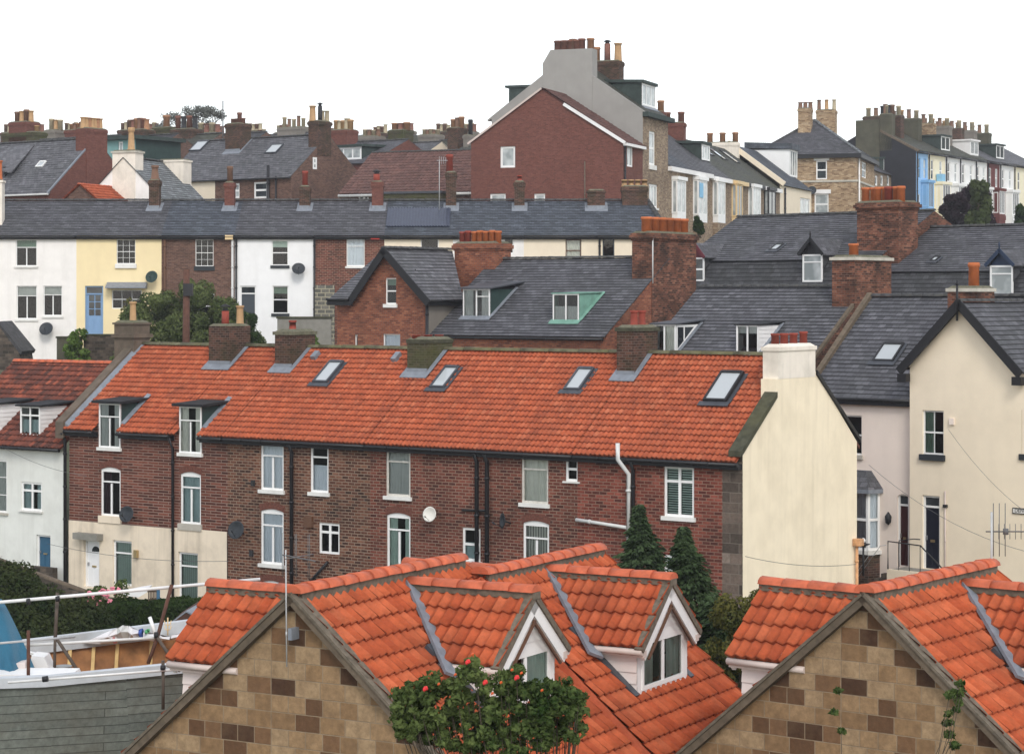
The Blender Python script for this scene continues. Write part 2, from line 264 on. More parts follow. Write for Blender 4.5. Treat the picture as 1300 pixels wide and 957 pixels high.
# ------------------------------------------------------------------ mesh builder
class MB:
    def __init__(s): s.v = []; s.f = []; s.m = []; s.sm = []
    def vert(s, p): s.v.append(tuple(p)); return len(s.v) - 1
    def face(s, pts, mi=0, sm=False):
        s.f.append([s.vert(p) for p in pts]); s.m.append(mi); s.sm.append(sm)
    def fidx(s, idx, mi=0, sm=False): s.f.append(list(idx)); s.m.append(mi); s.sm.append(sm)
    def box(s, x0, x1, y0, y1, z0, z1, mi=0):
        c = [(x, y, z) for x in (x0, x1) for y in (y0, y1) for z in (z0, z1)]
        s.hexa([c[i] for i in (0, 4, 6, 2, 1, 5, 7, 3)], mi)
    def hexa(s, p, mi=0):   # bottom 0-3 loop, top 4-7
        i = [s.vert(q) for q in p]
        for f in ((3, 2, 1, 0), (4, 5, 6, 7), (0, 1, 5, 4), (1, 2, 6, 5), (2, 3, 7, 6), (3, 0, 4, 7)):
            s.fidx([i[k] for k in f], mi)
    def obox(s, O, A, B, C, a, b, c, mi=0):  # oriented box with ranges along three axes
        p = lambda x, y, z: tuple(Vector(O) + Vector(A) * x + Vector(B) * y + Vector(C) * z)
        s.hexa([p(a[0], b[0], c[0]), p(a[1], b[0], c[0]), p(a[1], b[1], c[0]), p(a[0], b[1], c[0]),
                p(a[0], b[0], c[1]), p(a[1], b[0], c[1]), p(a[1], b[1], c[1]), p(a[0], b[1], c[1])], mi)
    def prism(s, poly, d, mi=0):    # poly list of 3D pts, extruded by vector d
        d = Vector(d); n = len(poly)
        a = [s.vert(p) for p in poly]; b = [s.vert(Vector(p) + d) for p in poly]
        s.fidx(a, mi); s.fidx(b[::-1], mi)
        for i in range(n): s.fidx([a[i], a[(i + 1) % n], b[(i + 1) % n], b[i]], mi)
    def lathe(s, c, prof, n=12, mi=0, axis=None, sm=True):
        """prof: list of (r,h); axis default z"""
        c = Vector(c); ax = Vector(axis or (0, 0, 1)).normalized()
        t = ax.orthogonal().normalized(); w = ax.cross(t)
        rings = []
        for r, h in prof:
            rings.append([s.vert(c + ax * h + (t * math.cos(2*PI*k/n) + w * math.sin(2*PI*k/n)) * r) for k in range(n)])
        for a, b in zip(rings, rings[1:]):
            for k in range(n): s.fidx([a[k], a[(k+1) % n], b[(k+1) % n], b[k]], mi, sm)
        s.fidx(rings[0][::-1], mi); s.fidx(rings[-1], mi)
    def tube(s, pts, r, n=6, mi=0):
        pts = [Vector(p) for p in pts]; rings = []
        for i, p in enumerate(pts):
            d = (pts[min(i+1, len(pts)-1)] - pts[max(i-1, 0)]).normalized()
            t = d.cross(Vector((0, 0, 1)));
            if t.length < 0.05: t = d.cross(Vector((1, 0, 0)))
            t.normalize(); w = d.cross(t)
            rr = r[i] if isinstance(r, (list, tuple)) else r
            rings.append([s.vert(p + (t * math.cos(2*PI*k/n) + w * math.sin(2*PI*k/n)) * rr) for k in range(n)])
        for a, b in zip(rings, rings[1:]):
            for k in range(n): s.fidx([a[k], a[(k+1) % n], b[(k+1) % n], b[k]], mi, True)
        s.fidx(rings[0][::-1], mi); s.fidx(rings[-1], mi)
    def build(s, name, mats, parent=None, clips=None, uvo=None, recalc=False):
        if not isinstance(mats, (list, tuple)): mats = [mats]
        me = bpy.data.meshes.new(name)
        me.from_pydata(s.v, [], s.f)
        me.polygons.foreach_set('material_index', s.m); me.polygons.foreach_set('use_smooth', s.sm)
        for m in mats: me.materials.append(MATS[m])
        if clips or recalc:
            bm = bmesh.new(); bm.from_mesh(me)
            for co, no in (clips or []):
                bmesh.ops.bisect_plane(bm, geom=bm.verts[:] + bm.edges[:] + bm.faces[:], plane_co=co, plane_no=no, clear_outer=True)
            bm.to_mesh(me); bm.free()
        autouv(me, uvo)
        o = bpy.data.objects.new(name, me); COL.objects.link(o)
        if parent is not None: o.parent = parent
        return o
def autouv(me, uvo=None):
    uvl = me.uv_layers.new(name='UVMap').data
    V = me.vertices
    for p in me.polygons:
        if uvo: O, t, w = uvo
        else:
            n = p.normal; O = Vector((0, 0, 0))
            if abs(n.z) > 0.95: t, w = Vector((1, 0, 0)), Vector((0, 1, 0))
            else:
                t = Vector((-n.y, n.x, 0)).normalized()
                if t.x + t.y * 0.9 < 0: t = -t
                w = Vector((n.x, n.y, n.z)).cross(t)
                if w.z < 0: w = -w
        for li in p.loop_indices:
            q = V[me.loops[li].vertex_index].co - O
            uvl[li].uv = (q.dot(t), q.dot(w))

# ------------------------------------------------------------------ frames and buildings
def W(px, py, Y): return Vector(((px - CX) / F * Y, Y, (HY - py) / F * Y))
class Fr:
    def __init__(s, px, Y, vpx, zb, O=None, U=None):
        s.zb = zb
        if O is not None: s.O, s.U = O, U
        else:
            s.O = Vector(((px - CX) / F * Y, Y))
            if vpx is None: s.U = Vector((1, 0))
            else:
                d = Vector((vpx - CX, F)).normalized(); s.U = d if d.x > 0 else -d
        s.V = Vector((-s.U.y, s.U.x)); s.C = Vector((-s.O.dot(s.U), -s.O.dot(s.V), -zb))
    def dir(s, px, py):
        x = (px - CX) / F
        return Vector((x * s.U.x + s.U.y, x * s.V.x + s.V.y, (HY - py) / F))
    def front(s, px, py, v=0.0):
        d = s.dir(px, py); t = (v - s.C.y) / d.y; p = s.C + d * t; return p.x, p.z
    def side(s, px, py, u=0.0):
        d = s.dir(px, py); t = (u - s.C.x) / d.x; p = s.C + d * t; return p.y, p.z
    def level(s, px, py, z):
        d = s.dir(px, py); t = (z - s.C.z) / d.z; p = s.C + d * t; return p.x, p.y
    def plane(s, px, py, co, no):
        d = s.dir(px, py); t = (Vector(co) - s.C).dot(no) / d.dot(no); return s.C + d * t
    def shift(s, u, v=0.0, zb=None): return Fr(0, 0, 0, s.zb if zb is None else zb, O=s.O + s.U * u + s.V * v, U=s.U)
    def loc(s, p): # world -> local
        q = Vector((p[0], p[1])) - s.O; return Vector((q.dot(s.U), q.dot(s.V), p[2] - s.zb))

def tag(o, label=None, cat=None, group=None, kind=None):
    if label: o['label'] = label
    if cat: o['category'] = cat
    if group: o['group'] = group
    if kind: o['kind'] = kind
    return o
def thing(name, label, cat, loc=(0, 0, 0), rz=0, group=None):
    o = bpy.data.objects.new(name, None); COL.objects.link(o); o.empty_display_size = 0.3
    o.location = loc; o.rotation_euler = (0, 0, rz)
    return tag(o, label, cat, group)

class Pl:   # a vertical plane of the building: A horizontal axis, N outward
    def __init__(s, kind, d):
        s.kind, s.d, s.holes = kind, d, []
        if kind == 'f': s.o, s.A, s.N = Vector((0, d, 0)), Vector((1, 0, 0)), Vector((0, -1, 0))
        else: s.o, s.A, s.N = Vector((d, 0, 0)), Vector((0, 1, 0)), Vector((1, 0, 0))
        if kind == 'l': s.N = Vector((-1, 0, 0))
    def pt(s, a, n, z): return s.o + s.A * a + s.N * n + Vector((0, 0, z))
    def box(s, mb, a0, a1, n0, n1, z0, z1, mi=0):
        mb.obox(s.o, s.A, s.N, (0, 0, 1), (a0, a1), (n0, n1), (z0, z1), mi)

class Roof:
    """plane through eave line; local pts O + A a + S s"""
    def __init__(s, O, A, S):
        s.O, s.A, s.S = Vector(O), Vector(A).normalized(), Vector(S).normalized()
        s.N = s.A.cross(s.S).normalized()
        if s.N.z < 0: s.N = -s.N
    def pt(s, a, ss, n=0.0): return s.O + s.A * a + s.S * ss + s.N * n
    def hit(s, fr, px, py, n=0.0):
        p = fr.plane(px, py, s.O + s.N * n, s.N) - s.O
        return p.dot(s.A), p.dot(s.S)
    def z(s, x, y):  # height over local xy
        return s.O.z - ((x - s.O.x) * s.N.x + (y - s.O.y) * s.N.y) / s.N.z

class Bd:
    def __init__(s, fr, name, label, cat='house', group=None):
        s.fr = fr
        s.root = thing(name, label, cat, (fr.O.x, fr.O.y, fr.zb), math.atan2(fr.U.y, fr.U.x), group)
    # -- plumbing
    def add(s, mb, name, mats, parent=None, **k): return mb.build(name, mats, parent or s.root, **k)
    def pxbox(s, pl, x0, y0, x1, y1):
        """pixel box -> a0,a1,z0,z1 on the plane"""
        ym = (y0 + y1) / 2; xm = (x0 + x1) / 2
        h = (lambda x, y: s.fr.front(x, y, pl.d)) if pl.kind == 'f' else (lambda x, y: s.fr.side(x, y, pl.d))
        a0, a1 = h(x0, ym)[0], h(x1, ym)[0]
        z1, z0 = h(xm, y0)[1], h(xm, y1)[1]
        return min(a0, a1), max(a0, a1), z0, z1
    def wall(s, name, mat, pl, a0, a1, z0, z1, gable=None, reveal=0.13, use=True, n=0.0, noholes=False, clips=None):
        """gable=(apex_a, apex_z)"""
        top = gable[1] if gable else z1
        H = [] if noholes else [h for h in pl.holes if h[1] > a0 and h[0] < a1 and h[3] > z0 and h[2] < top]
        xs = sorted(set([a0, a1] + [min(max(x, a0), a1) for h in H for x in h[:2]]))
        zs = sorted(set([z0, top] + [min(max(z, z0), top) for h in H for z in h[2:]]))
        mb = MB()
        for x, x2 in zip(xs, xs[1:]):
            for z, z2 in zip(zs, zs[1:]):
                cx, cz = (x + x2) / 2, (z + z2) / 2
                if any(h[0] < cx < h[1] and h[2] < cz < h[3] for h in H): continue
                mb.face([pl.pt(x, n, z), pl.pt(x2, n, z), pl.pt(x2, n, z2), pl.pt(x, n, z2)])
        for h in H:
            b0, b1, c0, c1 = max(h[0], a0), min(h[1], a1), max(h[2], z0), min(h[3], top)
            r = n - reveal
            mb.face([pl.pt(b0, n, c0), pl.pt(b0, r, c0), pl.pt(b0, r, c1), pl.pt(b0, n, c1)])
            mb.face([pl.pt(b1, n, c0), pl.pt(b1, r, c0), pl.pt(b1, r, c1), pl.pt(b1, n, c1)])
            if h[2] >= z0: mb.face([pl.pt(b0, n, c0), pl.pt(b1, n, c0), pl.pt(b1, r, c0), pl.pt(b0, r, c0)])
            if h[3] <= top: mb.face([pl.pt(b0, n, c1), pl.pt(b1, n, c1), pl.pt(b1, r, c1), pl.pt(b0, r, c1)])
        cl = list(clips or [])
        if gable:
            for ae in (a0, a1):
                e = pl.pt(ae, 0, z1); ap = pl.pt(gable[0], 0, gable[1]); d = (ap - e)
                no = d.cross(pl.N)
                if no.z < 0: no = -no
                cl.append((tuple(e), tuple(no.normalized())))
        return s.add(mb, name, mat, clips=cl)
    def quad(s, name, mat, pts, parent=None):
        mb = MB(); mb.face(pts); return s.add(mb, name, mat, parent)
    # -- windows
    def win(s, pl, px, style='T', sill='sill_white', cur=None, frame='upvc', n=-0.07, fw=0.055, arch=None, parent=None, hole=True, sillh=0.12, sillw=0.08, simple=False, local=None, names=('window', 'pane', 'curtain', 'sill')):
        a0, a1, z0, z1 = local or s.pxbox(pl, *px)
        if hole: pl.holes.append((a0, a1, z0, z1))
        w, h = a1 - a0, z1 - z0; d = 0.06
        mb = MB()
        B = lambda x0, x1, y0, y1, dd=0.0: pl.box(mb, x0, x1, n - d + dd, n + dd, y0, y1)
        B(a0, a1, z0, z0 + fw); B(a0, a1, z1 - fw, z1); B(a0, a0 + fw, z0 + fw, z1 - fw); B(a1 - fw, a1, z0 + fw, z1 - fw)
        bw = fw * 0.75
        def hb(f, x0=0, x1=1, k=1): B(a0 + fw + x0*(w-2*fw), a0 + fw + x1*(w-2*fw), z0 + f*h - bw/2*k, z0 + f*h + bw/2*k, -0.004)
        def vb(f, y0=0, y1=1, k=1): B(a0 + f*w - bw/2*k, a0 + f*w + bw/2*k, z0 + fw + y0*(h-2*fw), z0 + fw + y1*(h-2*fw), -0.008)
        if style == 'T': hb(.7); vb(.5, 0, .68, 1.4)
        elif style == 'S': hb(.5, k=1.4)
        elif style == 'SV': hb(.5, k=1.4); vb(.5, k=.5)
        elif style == 'SO': hb(.72)
        elif style == 'C': vb(.5, k=1.6)
        elif style == 'Q': vb(.45, k=1.6); hb(.7, 0, .45)
        elif style == 'QR': vb(.5, k=1.6); hb(.74, .5, 1)
        elif style == 'QQ': vb(.5, k=1.6); hb(.7, k=1.4)
        elif style == '3': vb(.33); vb(.67)
        elif style == '4': vb(.25); vb(.5); vb(.75)
        elif style.startswith('G'):
            nx, ny = int(style[1]), int(style[2])
            for i in range(1, nx): vb(i/nx, k=.5)
            for i in range(1, ny): hb(i/ny, k=.5 if i*2 != ny else 1.2)
        if arch: B(a0 + fw, a1 - fw, z1 - fw - .1, z1 - fw, -.002)
        fr = s.add(mb, names[0], frame, parent)
        par = parent or fr
        g = MB(); g.face([pl.pt(a0+fw*.5, n-d*.5, z0+fw*.5), pl.pt(a1-fw*.5, n-d*.5, z0+fw*.5), pl.pt(a1-fw*.5, n-d*.5, z1-fw*.5), pl.pt(a0+fw*.5, n-d*.5, z1-fw*.5)])
        s.add(g, names[1], ('glass_net' if cur == 'net' else 'glass_sky' if cur == 'sky' else 'glass_dark') if simple else 'glass', par)
        if not simple:
            nb = n - 0.11
            def drape(x0, x1, y0, y1, mat, amp=0.03, nm='curtain'):
                c = MB(); k = max(4, int((x1 - x0) / 0.035)); prev = None
                for i in range(k + 1):
                    x = x0 + (x1 - x0) * i / k; q = nb + amp * math.sin(i * 1.7 + x * 3) + amp * .5 * math.sin(i * .6)
                    cur_ = (c.vert(pl.pt(x, q, y0)), c.vert(pl.pt(x, q, y1)))
                    if prev: c.fidx([prev[0], cur_[0], cur_[1], prev[1]], 0, True)
                    prev = cur_
                s.add(c, nm, mat, par)
            if cur:
                kind, mat = cur
                if kind == 'full': drape(a0, a1, z0, z1, mat)
                elif kind == 'two': drape(a0, a0 + w*.34, z0, z1, mat); drape(a1 - w*.34, a1, z0, z1, mat)
                elif kind == 'left': drape(a0, a0 + w*.45, z0, z1, mat)
                elif kind == 'right': drape(a1 - w*.5, a1, z0, z1, mat)
                elif kind == 'top': drape(a0, a1, z0 + h*.72, z1, mat, 0.004, 'blind')
                elif kind == 'half': drape(a0, a1, z0, z0 + h*.55, mat, 0.01)
                elif kind == 'most': drape(a0, a1, z0 + h*.3, z1, mat, 0.02)
                elif kind == 'slats':
                    c = MB(); k = max(5, int(w / 0.09))
                    for i in range(k):
                        x = a0 + w * (i + .5) / k
                        c.face([pl.pt(x - .025, nb + .02, z0), pl.pt(x + .025, nb - .02, z0), pl.pt(x + .025, nb - .02, z1), pl.pt(x - .025, nb + .02, z1)])
                    s.add(c, 'blind', mat, par)
                elif kind == 'shutter':
                    c = MB(); k = max(8, int(h / 0.07))
                    for i in range(k):
                        y = z0 + h * (i + .5) / k
                        c.face([pl.pt(a0, nb + .02, y - .018), pl.pt(a1, nb + .02, y - .018), pl.pt(a1, nb - .01, y + .02), pl.pt(a0, nb - .01, y + .02)])
                    s.add(c, 'blind', mat, par)
            # black panel added behind the pane, painted as the unlit room
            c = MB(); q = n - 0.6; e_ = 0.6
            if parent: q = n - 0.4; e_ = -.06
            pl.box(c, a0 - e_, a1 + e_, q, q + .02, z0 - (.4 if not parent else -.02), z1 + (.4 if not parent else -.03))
            s.add(c, 'dark_backing' if not parent else 'dark_backing', 'hollow_black', par)
        if sill:
            c = MB(); pl.box(c, a0 - .07, a1 + .07, n - .02, sillw, z0 - sillh, z0 + .001)
            s.add(c, names[3], sill, par)
        return fr, (a0, a1, z0, z1)
    def arch(s, pl, box, rise=0.1, ring=0.22, mat='brick_arch', fill='upvc'):
        a0, a1, z0, z1 = box; k = 10; mb = MB(); mf = MB()
        f = lambda i, r: (a0 - 0.02 + (a1 - a0 + .04) * i / k, z1 - rise + rise * (1 - (2 * i / k - 1) ** 2))
        for i in range(k):
            x, z = f(i, 0); x2, z2 = f(i + 1, 0)
            mb.prism([pl.pt(x, .006, z), pl.pt(x2, .006, z2), pl.pt(x2 + (i + 1 - k/2) * .012, .006, z2 + ring), pl.pt(x + (i - k/2) * .012, .006, z + ring)], -pl.N * .1)
        s.add(mb, 'window_arch', mat)
    # -- roofs
    def sheet(s, name, mat, rf, a0, a1, s1, kind='slate', holes=(), clips=None, tw=0.2, ex=None, s0=0.0, parent=None, amp=0.045, step=None, uvoff=(0, 0)):
        ex = ex or {'slate': 0.22, 'pantile': 0.3}[kind]
        mb = MB(); rnd = random.Random(int(abs(a0 * 31 + a1 * 17 + s1 * 7) * 10))
        nc = max(1, int(math.ceil((s1 - s0) / ex - 1e-4)))
        if kind == 'slate':
            xs = sorted(set([a0, a1] + [min(max(x, a0), a1) for h in holes for x in h[:2]] + [a0 + i * 0.9 for i in range(1, int((a1 - a0) / 0.9) + 1) if a0 + i * 0.9 < a1 - .05]))
            for c in range(nc):
                b0 = s0 + c * ex; b1 = min(s1, b0 + ex); 
                jit = [0.014 + 0.012 * noise.noise(Vector((x * .7, c * 3.1, a0))) for x in xs]
                for i in range(len(xs) - 1):
                    cx, cs = (xs[i] + xs[i+1]) / 2, (b0 + b1) / 2
                    if any(h[0] < cx < h[1] and h[2] < cs < h[3] for h in holes): continue
                    l0, l1 = 0.01 + jit[i], 0.01 + jit[i+1]
                    mb.face([rf.pt(xs[i], b0, l0), rf.pt(xs[i+1], b0, l1), rf.pt(xs[i+1], b1, .002), rf.pt(xs[i], b1, .002)])
                    mb.face([rf.pt(xs[i], b0, -.01), rf.pt(xs[i+1], b0, -.01), rf.pt(xs[i+1], b0, l1), rf.pt(xs[i], b0, l0)])
        else:
            ns = 8; nt_ = int(math.ceil((a1 - a0) / tw - 1e-4))
            prof = [amp * (.5 + .5 * math.cos(2*PI*(i/ns))) ** 1.25 for i in range(ns + 1)]
            for c in range(nc):
                b0 = s0 + c * ex; b1 = min(s1, b0 + ex)
                for t in range(nt_):
                    x0 = a0 + t * tw
                    if any(h[0] < x0 + tw/2 < h[1] and h[2] < (b0 + b1)/2 < h[3] for h in holes): continue
                    j = rnd.uniform(-.006, .01); js = rnd.uniform(-.008, .008)
                    up = []; lo = []; dn = []
                    for i in range(ns + 1):
                        x = min(x0 + tw * i / ns, a1)
                        lo.append(mb.vert(rf.pt(x, b0 + js - .02, prof[i] + .046 + j))); up.append(mb.vert(rf.pt(x, b1, prof[i] + .002)))
                        dn.append(mb.vert(rf.pt(x, b0 + js - .02, prof[i] + .008 + j - .01)))
                    for i in range(ns):
                        mb.fidx([lo[i], lo[i+1], up[i+1], up[i]], 0, True)
                        mb.fidx([dn[i], dn[i+1], lo[i+1], lo[i]], 0)
        # underlay so no light leaks between courses
        if not holes:
            mb.face([rf.pt(a0, s0, -.015), rf.pt(a1, s0, -.015), rf.pt(a1, s1, -.015), rf.pt(a0, s1, -.015)])
        O = rf.pt(a0 - uvoff[0], s0 - uvoff[1])
        return s.add(mb, name, mat, parent, clips=clips, uvo=(O, rf.A, rf.S))
    def ridge(s, p0, p1, mat='ridge_moss', r=0.13, seg=0.45, parent=None, name='ridge', up=0.0, lap=0.012):
        p0, p1 = Vector(p0), Vector(p1); d = (p1 - p0); L = d.length; d.normalize()
        n = max(1, round(L / seg)); sd = d.cross(Vector((0, 0, 1))).normalized(); upv = sd.cross(d)
        mb = MB(); rnd = random.Random(int(L * 1000))
        for i in range(n):
            q0 = p0 + d * (L * i / n - (lap * 2 if i else 0)); q1 = p0 + d * (L * (i + 1) / n)
            j = Vector((0, 0, rnd.uniform(-.008, .012)))
            K = 7; A = []; B_ = []
            for k in range(K):
                a = PI * k / (K - 1)
                w = sd * math.cos(a); h = upv * math.sin(a) * .72
                A.append(mb.vert(q0 + j + (w + h) * (r + lap) + upv * up)); B_.append(mb.vert(q1 + (w + h) * r + upv * up))
            for k in range(K - 1): mb.fidx([A[k], A[k+1], B_[k+1], B_[k]], 0, True)
            mb.fidx(A[::-1]); mb.fidx(B_)
        return s.add(mb, name, mat, parent)
    def verge(s, p0, p1, w=0.12, h=0.22, drop=0.1, mat='bargeboard_black', name='bargeboard', dirn=(0, -1, 0), parent=None):
        """board along a slope edge p0->p1, thickness w along dirn"""
        p0, p1 = Vector(p0), Vector(p1); d = (p1 - p0).normalized(); D = Vector(dirn)
        up = d.cross(D); up = up if up.z > 0 else -up; up.normalize()
        mb = MB(); mb.obox(p0, d, D, up, (0, (p1 - p0).length), (0, w), (-drop, h - drop))
        return s.add(mb, name, mat, parent)
    def gutter(s, p0, p1, mat='gutter_black', r=0.06, parent=None, name='gutter'):
        mb = MB(); p0, p1 = Vector(p0), Vector(p1); mb.tube([p0, p1], r, 8)
        d = (p1 - p0).normalized()
        n = int((p1 - p0).length / 0.9)
        for i in range(n + 1):
            q = p0 + (p1 - p0) * (i / max(n, 1)); mb.tube([q - d * .02, q + d * .02], r * 1.15, 8)
        return s.add(mb, name, mat, parent)
    def pipe(s, pts, r=0.045, mat='gutter_black', name='downpipe', parent=None, n=8):
        mb = MB(); mb.tube(pts, r, n)
        pts = [Vector(p) for p in pts]
        for a, b in zip(pts, pts[1:]):
            L = (b - a).length; d = (b - a).normalized()
            for i in range(int(L / 1.2)):
                q = a + d * (i * 1.2 + .5); mb.tube([q - d * .035, q + d * .035], r * 1.3, n)
        return s.add(mb, name, mat, parent)
    # -- chimneys
    def chimney(s, u0, u1, v0, v1, z0, z1, mat='brick_stack', pots=(), cap='corbel', capmat=None, flash=None, top='flaunching', poth=0.45, potr=0.13, corb=0.06, name='chimney_stack'):
        mb = MB(); cm = [mat, capmat or mat, top]
        if cap == 'corbel':
            zc = z1 - 0.34
            mb.box(u0, u1, v0, v1, z0, zc)
            for i, (e, hh) in enumerate(((corb * .4, .09), (corb, .17), (corb * .5, .08))):
                mb.box(u0 - e, u1 + e, v0 - e, v1 + e, zc, zc + hh, 1); zc += hh
        elif cap == 'slab':
            mb.box(u0, u1, v0, v1, z0, z1 - .12); mb.box(u0 - corb, u1 + corb, v0 - corb, v1 + corb, z1 - .12, z1, 1)
        elif cap == 'band':
            mb.box(u0, u1, v0, v1, z0, z1); mb.box(u0 - corb, u1 + corb, v0 - corb, v1 + corb, z1 - .5, z1 - .36, 1); mb.box(u0 - corb*.6, u1 + corb*.6, v0 - corb*.6, v1 + corb*.6, z1 + .002, z1 + .07, 1)
        else: mb.box(u0, u1, v0, v1, z0, z1)
        e = 0.0; zt = z1 + (.07 if cap == 'band' else 0)
        if top:
            a = [(u0 - e, v0 - e), (u1 + e, v0 - e), (u1 + e, v1 + e), (u0 - e, v1 + e)]; i_ = .12
            b_ = [(u0 + i_, v0 + i_), (u1 - i_, v0 + i_), (u1 - i_, v1 - i_), (u0 + i_, v1 - i_)]
            mb.hexa([(*p, zt) for p in a] + [(*p, zt + .09) for p in b_], 2)
        st = s.add(mb, name, cm)
        for p in pots:
            x, y, pm = p[0], p[1], p[2]; h = p[3] if len(p) > 3 else poth; r = p[4] if len(p) > 4 else potr; ck = p[5] if len(p) > 5 else 'plain'
            s.pot(st, (u0 + (u1 - u0) * x, v0 + (v1 - v0) * y, zt + .05), r, h, pm, ck)
        if flash is not None:
            rf, roofup = flash; fl = MB(); nn = roofup
            # apron on the roof plane in front and strips up both sides
            za = rf.z
            def q(x, y, dn=0): return (x, y, za(x, y) + nn + dn)
            for (x0, x1, y0, y1) in ((u0 - .16, u1 + .16, v0 - .24, v0 - .002), (u1 + .002, u1 + .17, v0 - .02, min(v1, rf.vr)), (u0 - .15, u0 - .002, v0 - .02, min(v1, rf.vr))):
                fl.hexa([q(x0, y0), q(x1, y0), q(x1, y1), q(x0, y1), q(x0, y0, .03), q(x1, y0, .03), q(x1, y1, .03), q(x0, y1, .03)])
            fl.box(u0 - .012, u1 + .012, v0 - .012, v0 + .05, za(u0, v0) - .02, za(u0, v0) + .24)
            s.add(fl, 'lead_flashing', 'lead', st)
        return st
    def pot(s, par, c, r, h, mat, kind='plain'):
        mb = MB(); mats = [mat, 'hollow_black', 'pot_dark']
        if kind == 'plain': pr = [(r * 1.08, -.06), (r * 1.08, .03), (r * .98, .06), (r * .86, h * .8), (r * .88, h - .09), (r * 1.08, h - .07), (r * 1.1, h), (r * .8, h)]
        elif kind == 'tall': pr = [(r * 1.25, -.06), (r * 1.25, .06), (r * 1.0, .1), (r * .75, h * .75), (r * .75, h * .8), (r * .95, h * .83), (r * .95, h), (r * .7, h)]
        elif kind == 'drum': pr = [(r, -.06), (r * .97, h * .8), (r * 1.12, h * .82), (r * 1.15, h * .93), (r * 1.0, h), (r * .8, h)]
        else: pr = [(r, -.06), (r * .95, h), (r * .75, h)]
        mb.lathe(c, pr, 12)
        mb.lathe((c[0], c[1], c[2] + h - .002), [(r * .78, 0), (r * .78, .004)], 12, 1)  # black disc over the closed top, painted as the pot's dark hollow
        if kind == 'cowl':
            mb.lathe((c[0], c[1], c[2] + h), [(r * .7, 0), (r * .7, .12)], 8, 2); mb.lathe((c[0], c[1], c[2] + h + .14), [(r * 1.25, 0), (r * 1.25, .04), (r * .3, .12)], 8, 2)
        return s.add(mb, 'chimney_pot', mats, par)
    def rowpots(s, n, mats, h=0.45, r=0.13, axis='u', kinds=('plain',), jitter=0.0, seed=1, m0=.1, m1=.9):
        rd = random.Random(seed); out = []
        for i in range(n):
            f = m0 + (m1 - m0) * (i / (n - 1) if n > 1 else .5)
            hh = h * (1 + rd.uniform(-jitter, jitter)); mm = mats[i % len(mats)]; k = kinds[i % len(kinds)]
            out.append((f, .5, mm, hh, r, k) if axis == 'u' else (.5, f, mm, hh, r, k))
        return out
    def rooflight(s, rf, bl, br, topy, frame='frame_black', up=0.09, glass='glass_sky', lead=True, name='roof_window'):
        a0, s0 = rf.hit(s.fr, *bl); a1, _ = rf.hit(s.fr, *br); _, s1 = rf.hit(s.fr, (bl[0] + br[0]) / 2, topy)
        mb = MB(); ob = lambda a, b, c: mb.obox(rf.O, rf.A, rf.S, rf.N, a, b, c)
        if a1 < a0: a0, a1 = a1, a0
        f = .07
        ob((a0, a0 + f), (s0, s1), (-.05, up)); ob((a1 - f, a1), (s0, s1), (-.05, up)); ob((a0 + f, a1 - f), (s0, s0 + f), (-.05, up)); ob((a0 + f, a1 - f), (s1 - f * 1.4, s1), (-.05, up + .02))
        o = s.add(mb, name, frame)
        g = MB(); g.face([rf.pt(a0 + f*.6, s0 + f*.6, up - .03), rf.pt(a1 - f*.6, s0 + f*.6, up - .03), rf.pt(a1 - f*.6, s1 - f*.6, up - .03), rf.pt(a0 + f*.6, s1 - f*.6, up - .03)])
        s.add(g, 'pane', glass, o)
        if lead:
            l = MB(); l.obox(rf.O, rf.A, rf.S, rf.N, (a0 - .12, a1 + .12), (s0 - .2, s0 - .002), (up * .5, up * .5 + .03)); l.obox(rf.O, rf.A, rf.S, rf.N, (a1 + .002, a1 + .12), (s0, s1), (up * .3, up * .3 + .03))
            s.add(l, 'lead_flashing', 'lead_dark', o)
        return o
    def dormer(s, rf, px, style='Q', cur=None, vd=None, cheek='cheek_green', top='lead_dark', frame='upvc', over=0.14, th=0.09, simple=False, apron='lead', rise=0.12, glazed=False, boards=False, topmat=None, sill=None, winpx=None, fw=0.055):
        """px box of the front face"""
        if vd is None:
            p = s.fr.plane((px[0] + px[2]) / 2, px[3], rf.O, rf.N); vd = p.y
        pl = Pl('f', vd)
        a0, a1, z0, z1 = s.pxbox(pl, *px)
        zr = lambda v: rf.z(0, v)
        vb = vd + (z1 - zr(vd)) * (-rf.N.z / rf.N.y) if rf.N.y else vd
        vb = rf.O.y + (z1 - rf.O.z) / (-rf.N.y / rf.N.z)
        vb2 = rf.O.y + (z1 + rise + th - rf.O.z) / (-rf.N.y / rf.N.z)
        mb = MB()
        mb.hexa([(a0 - over, vd - over, z1), (a1 + over, vd - over, z1), (a1 + over, vb2, z1 + rise), (a0 - over, vb2, z1 + rise),
                 (a0 - over, vd - over, z1 + th), (a1 + over, vd - over, z1 + th), (a1 + over, vb2, z1 + rise + th), (a0 - over, vb2, z1 + rise + th)])
        d = s.add(mb, 'dormer', top)
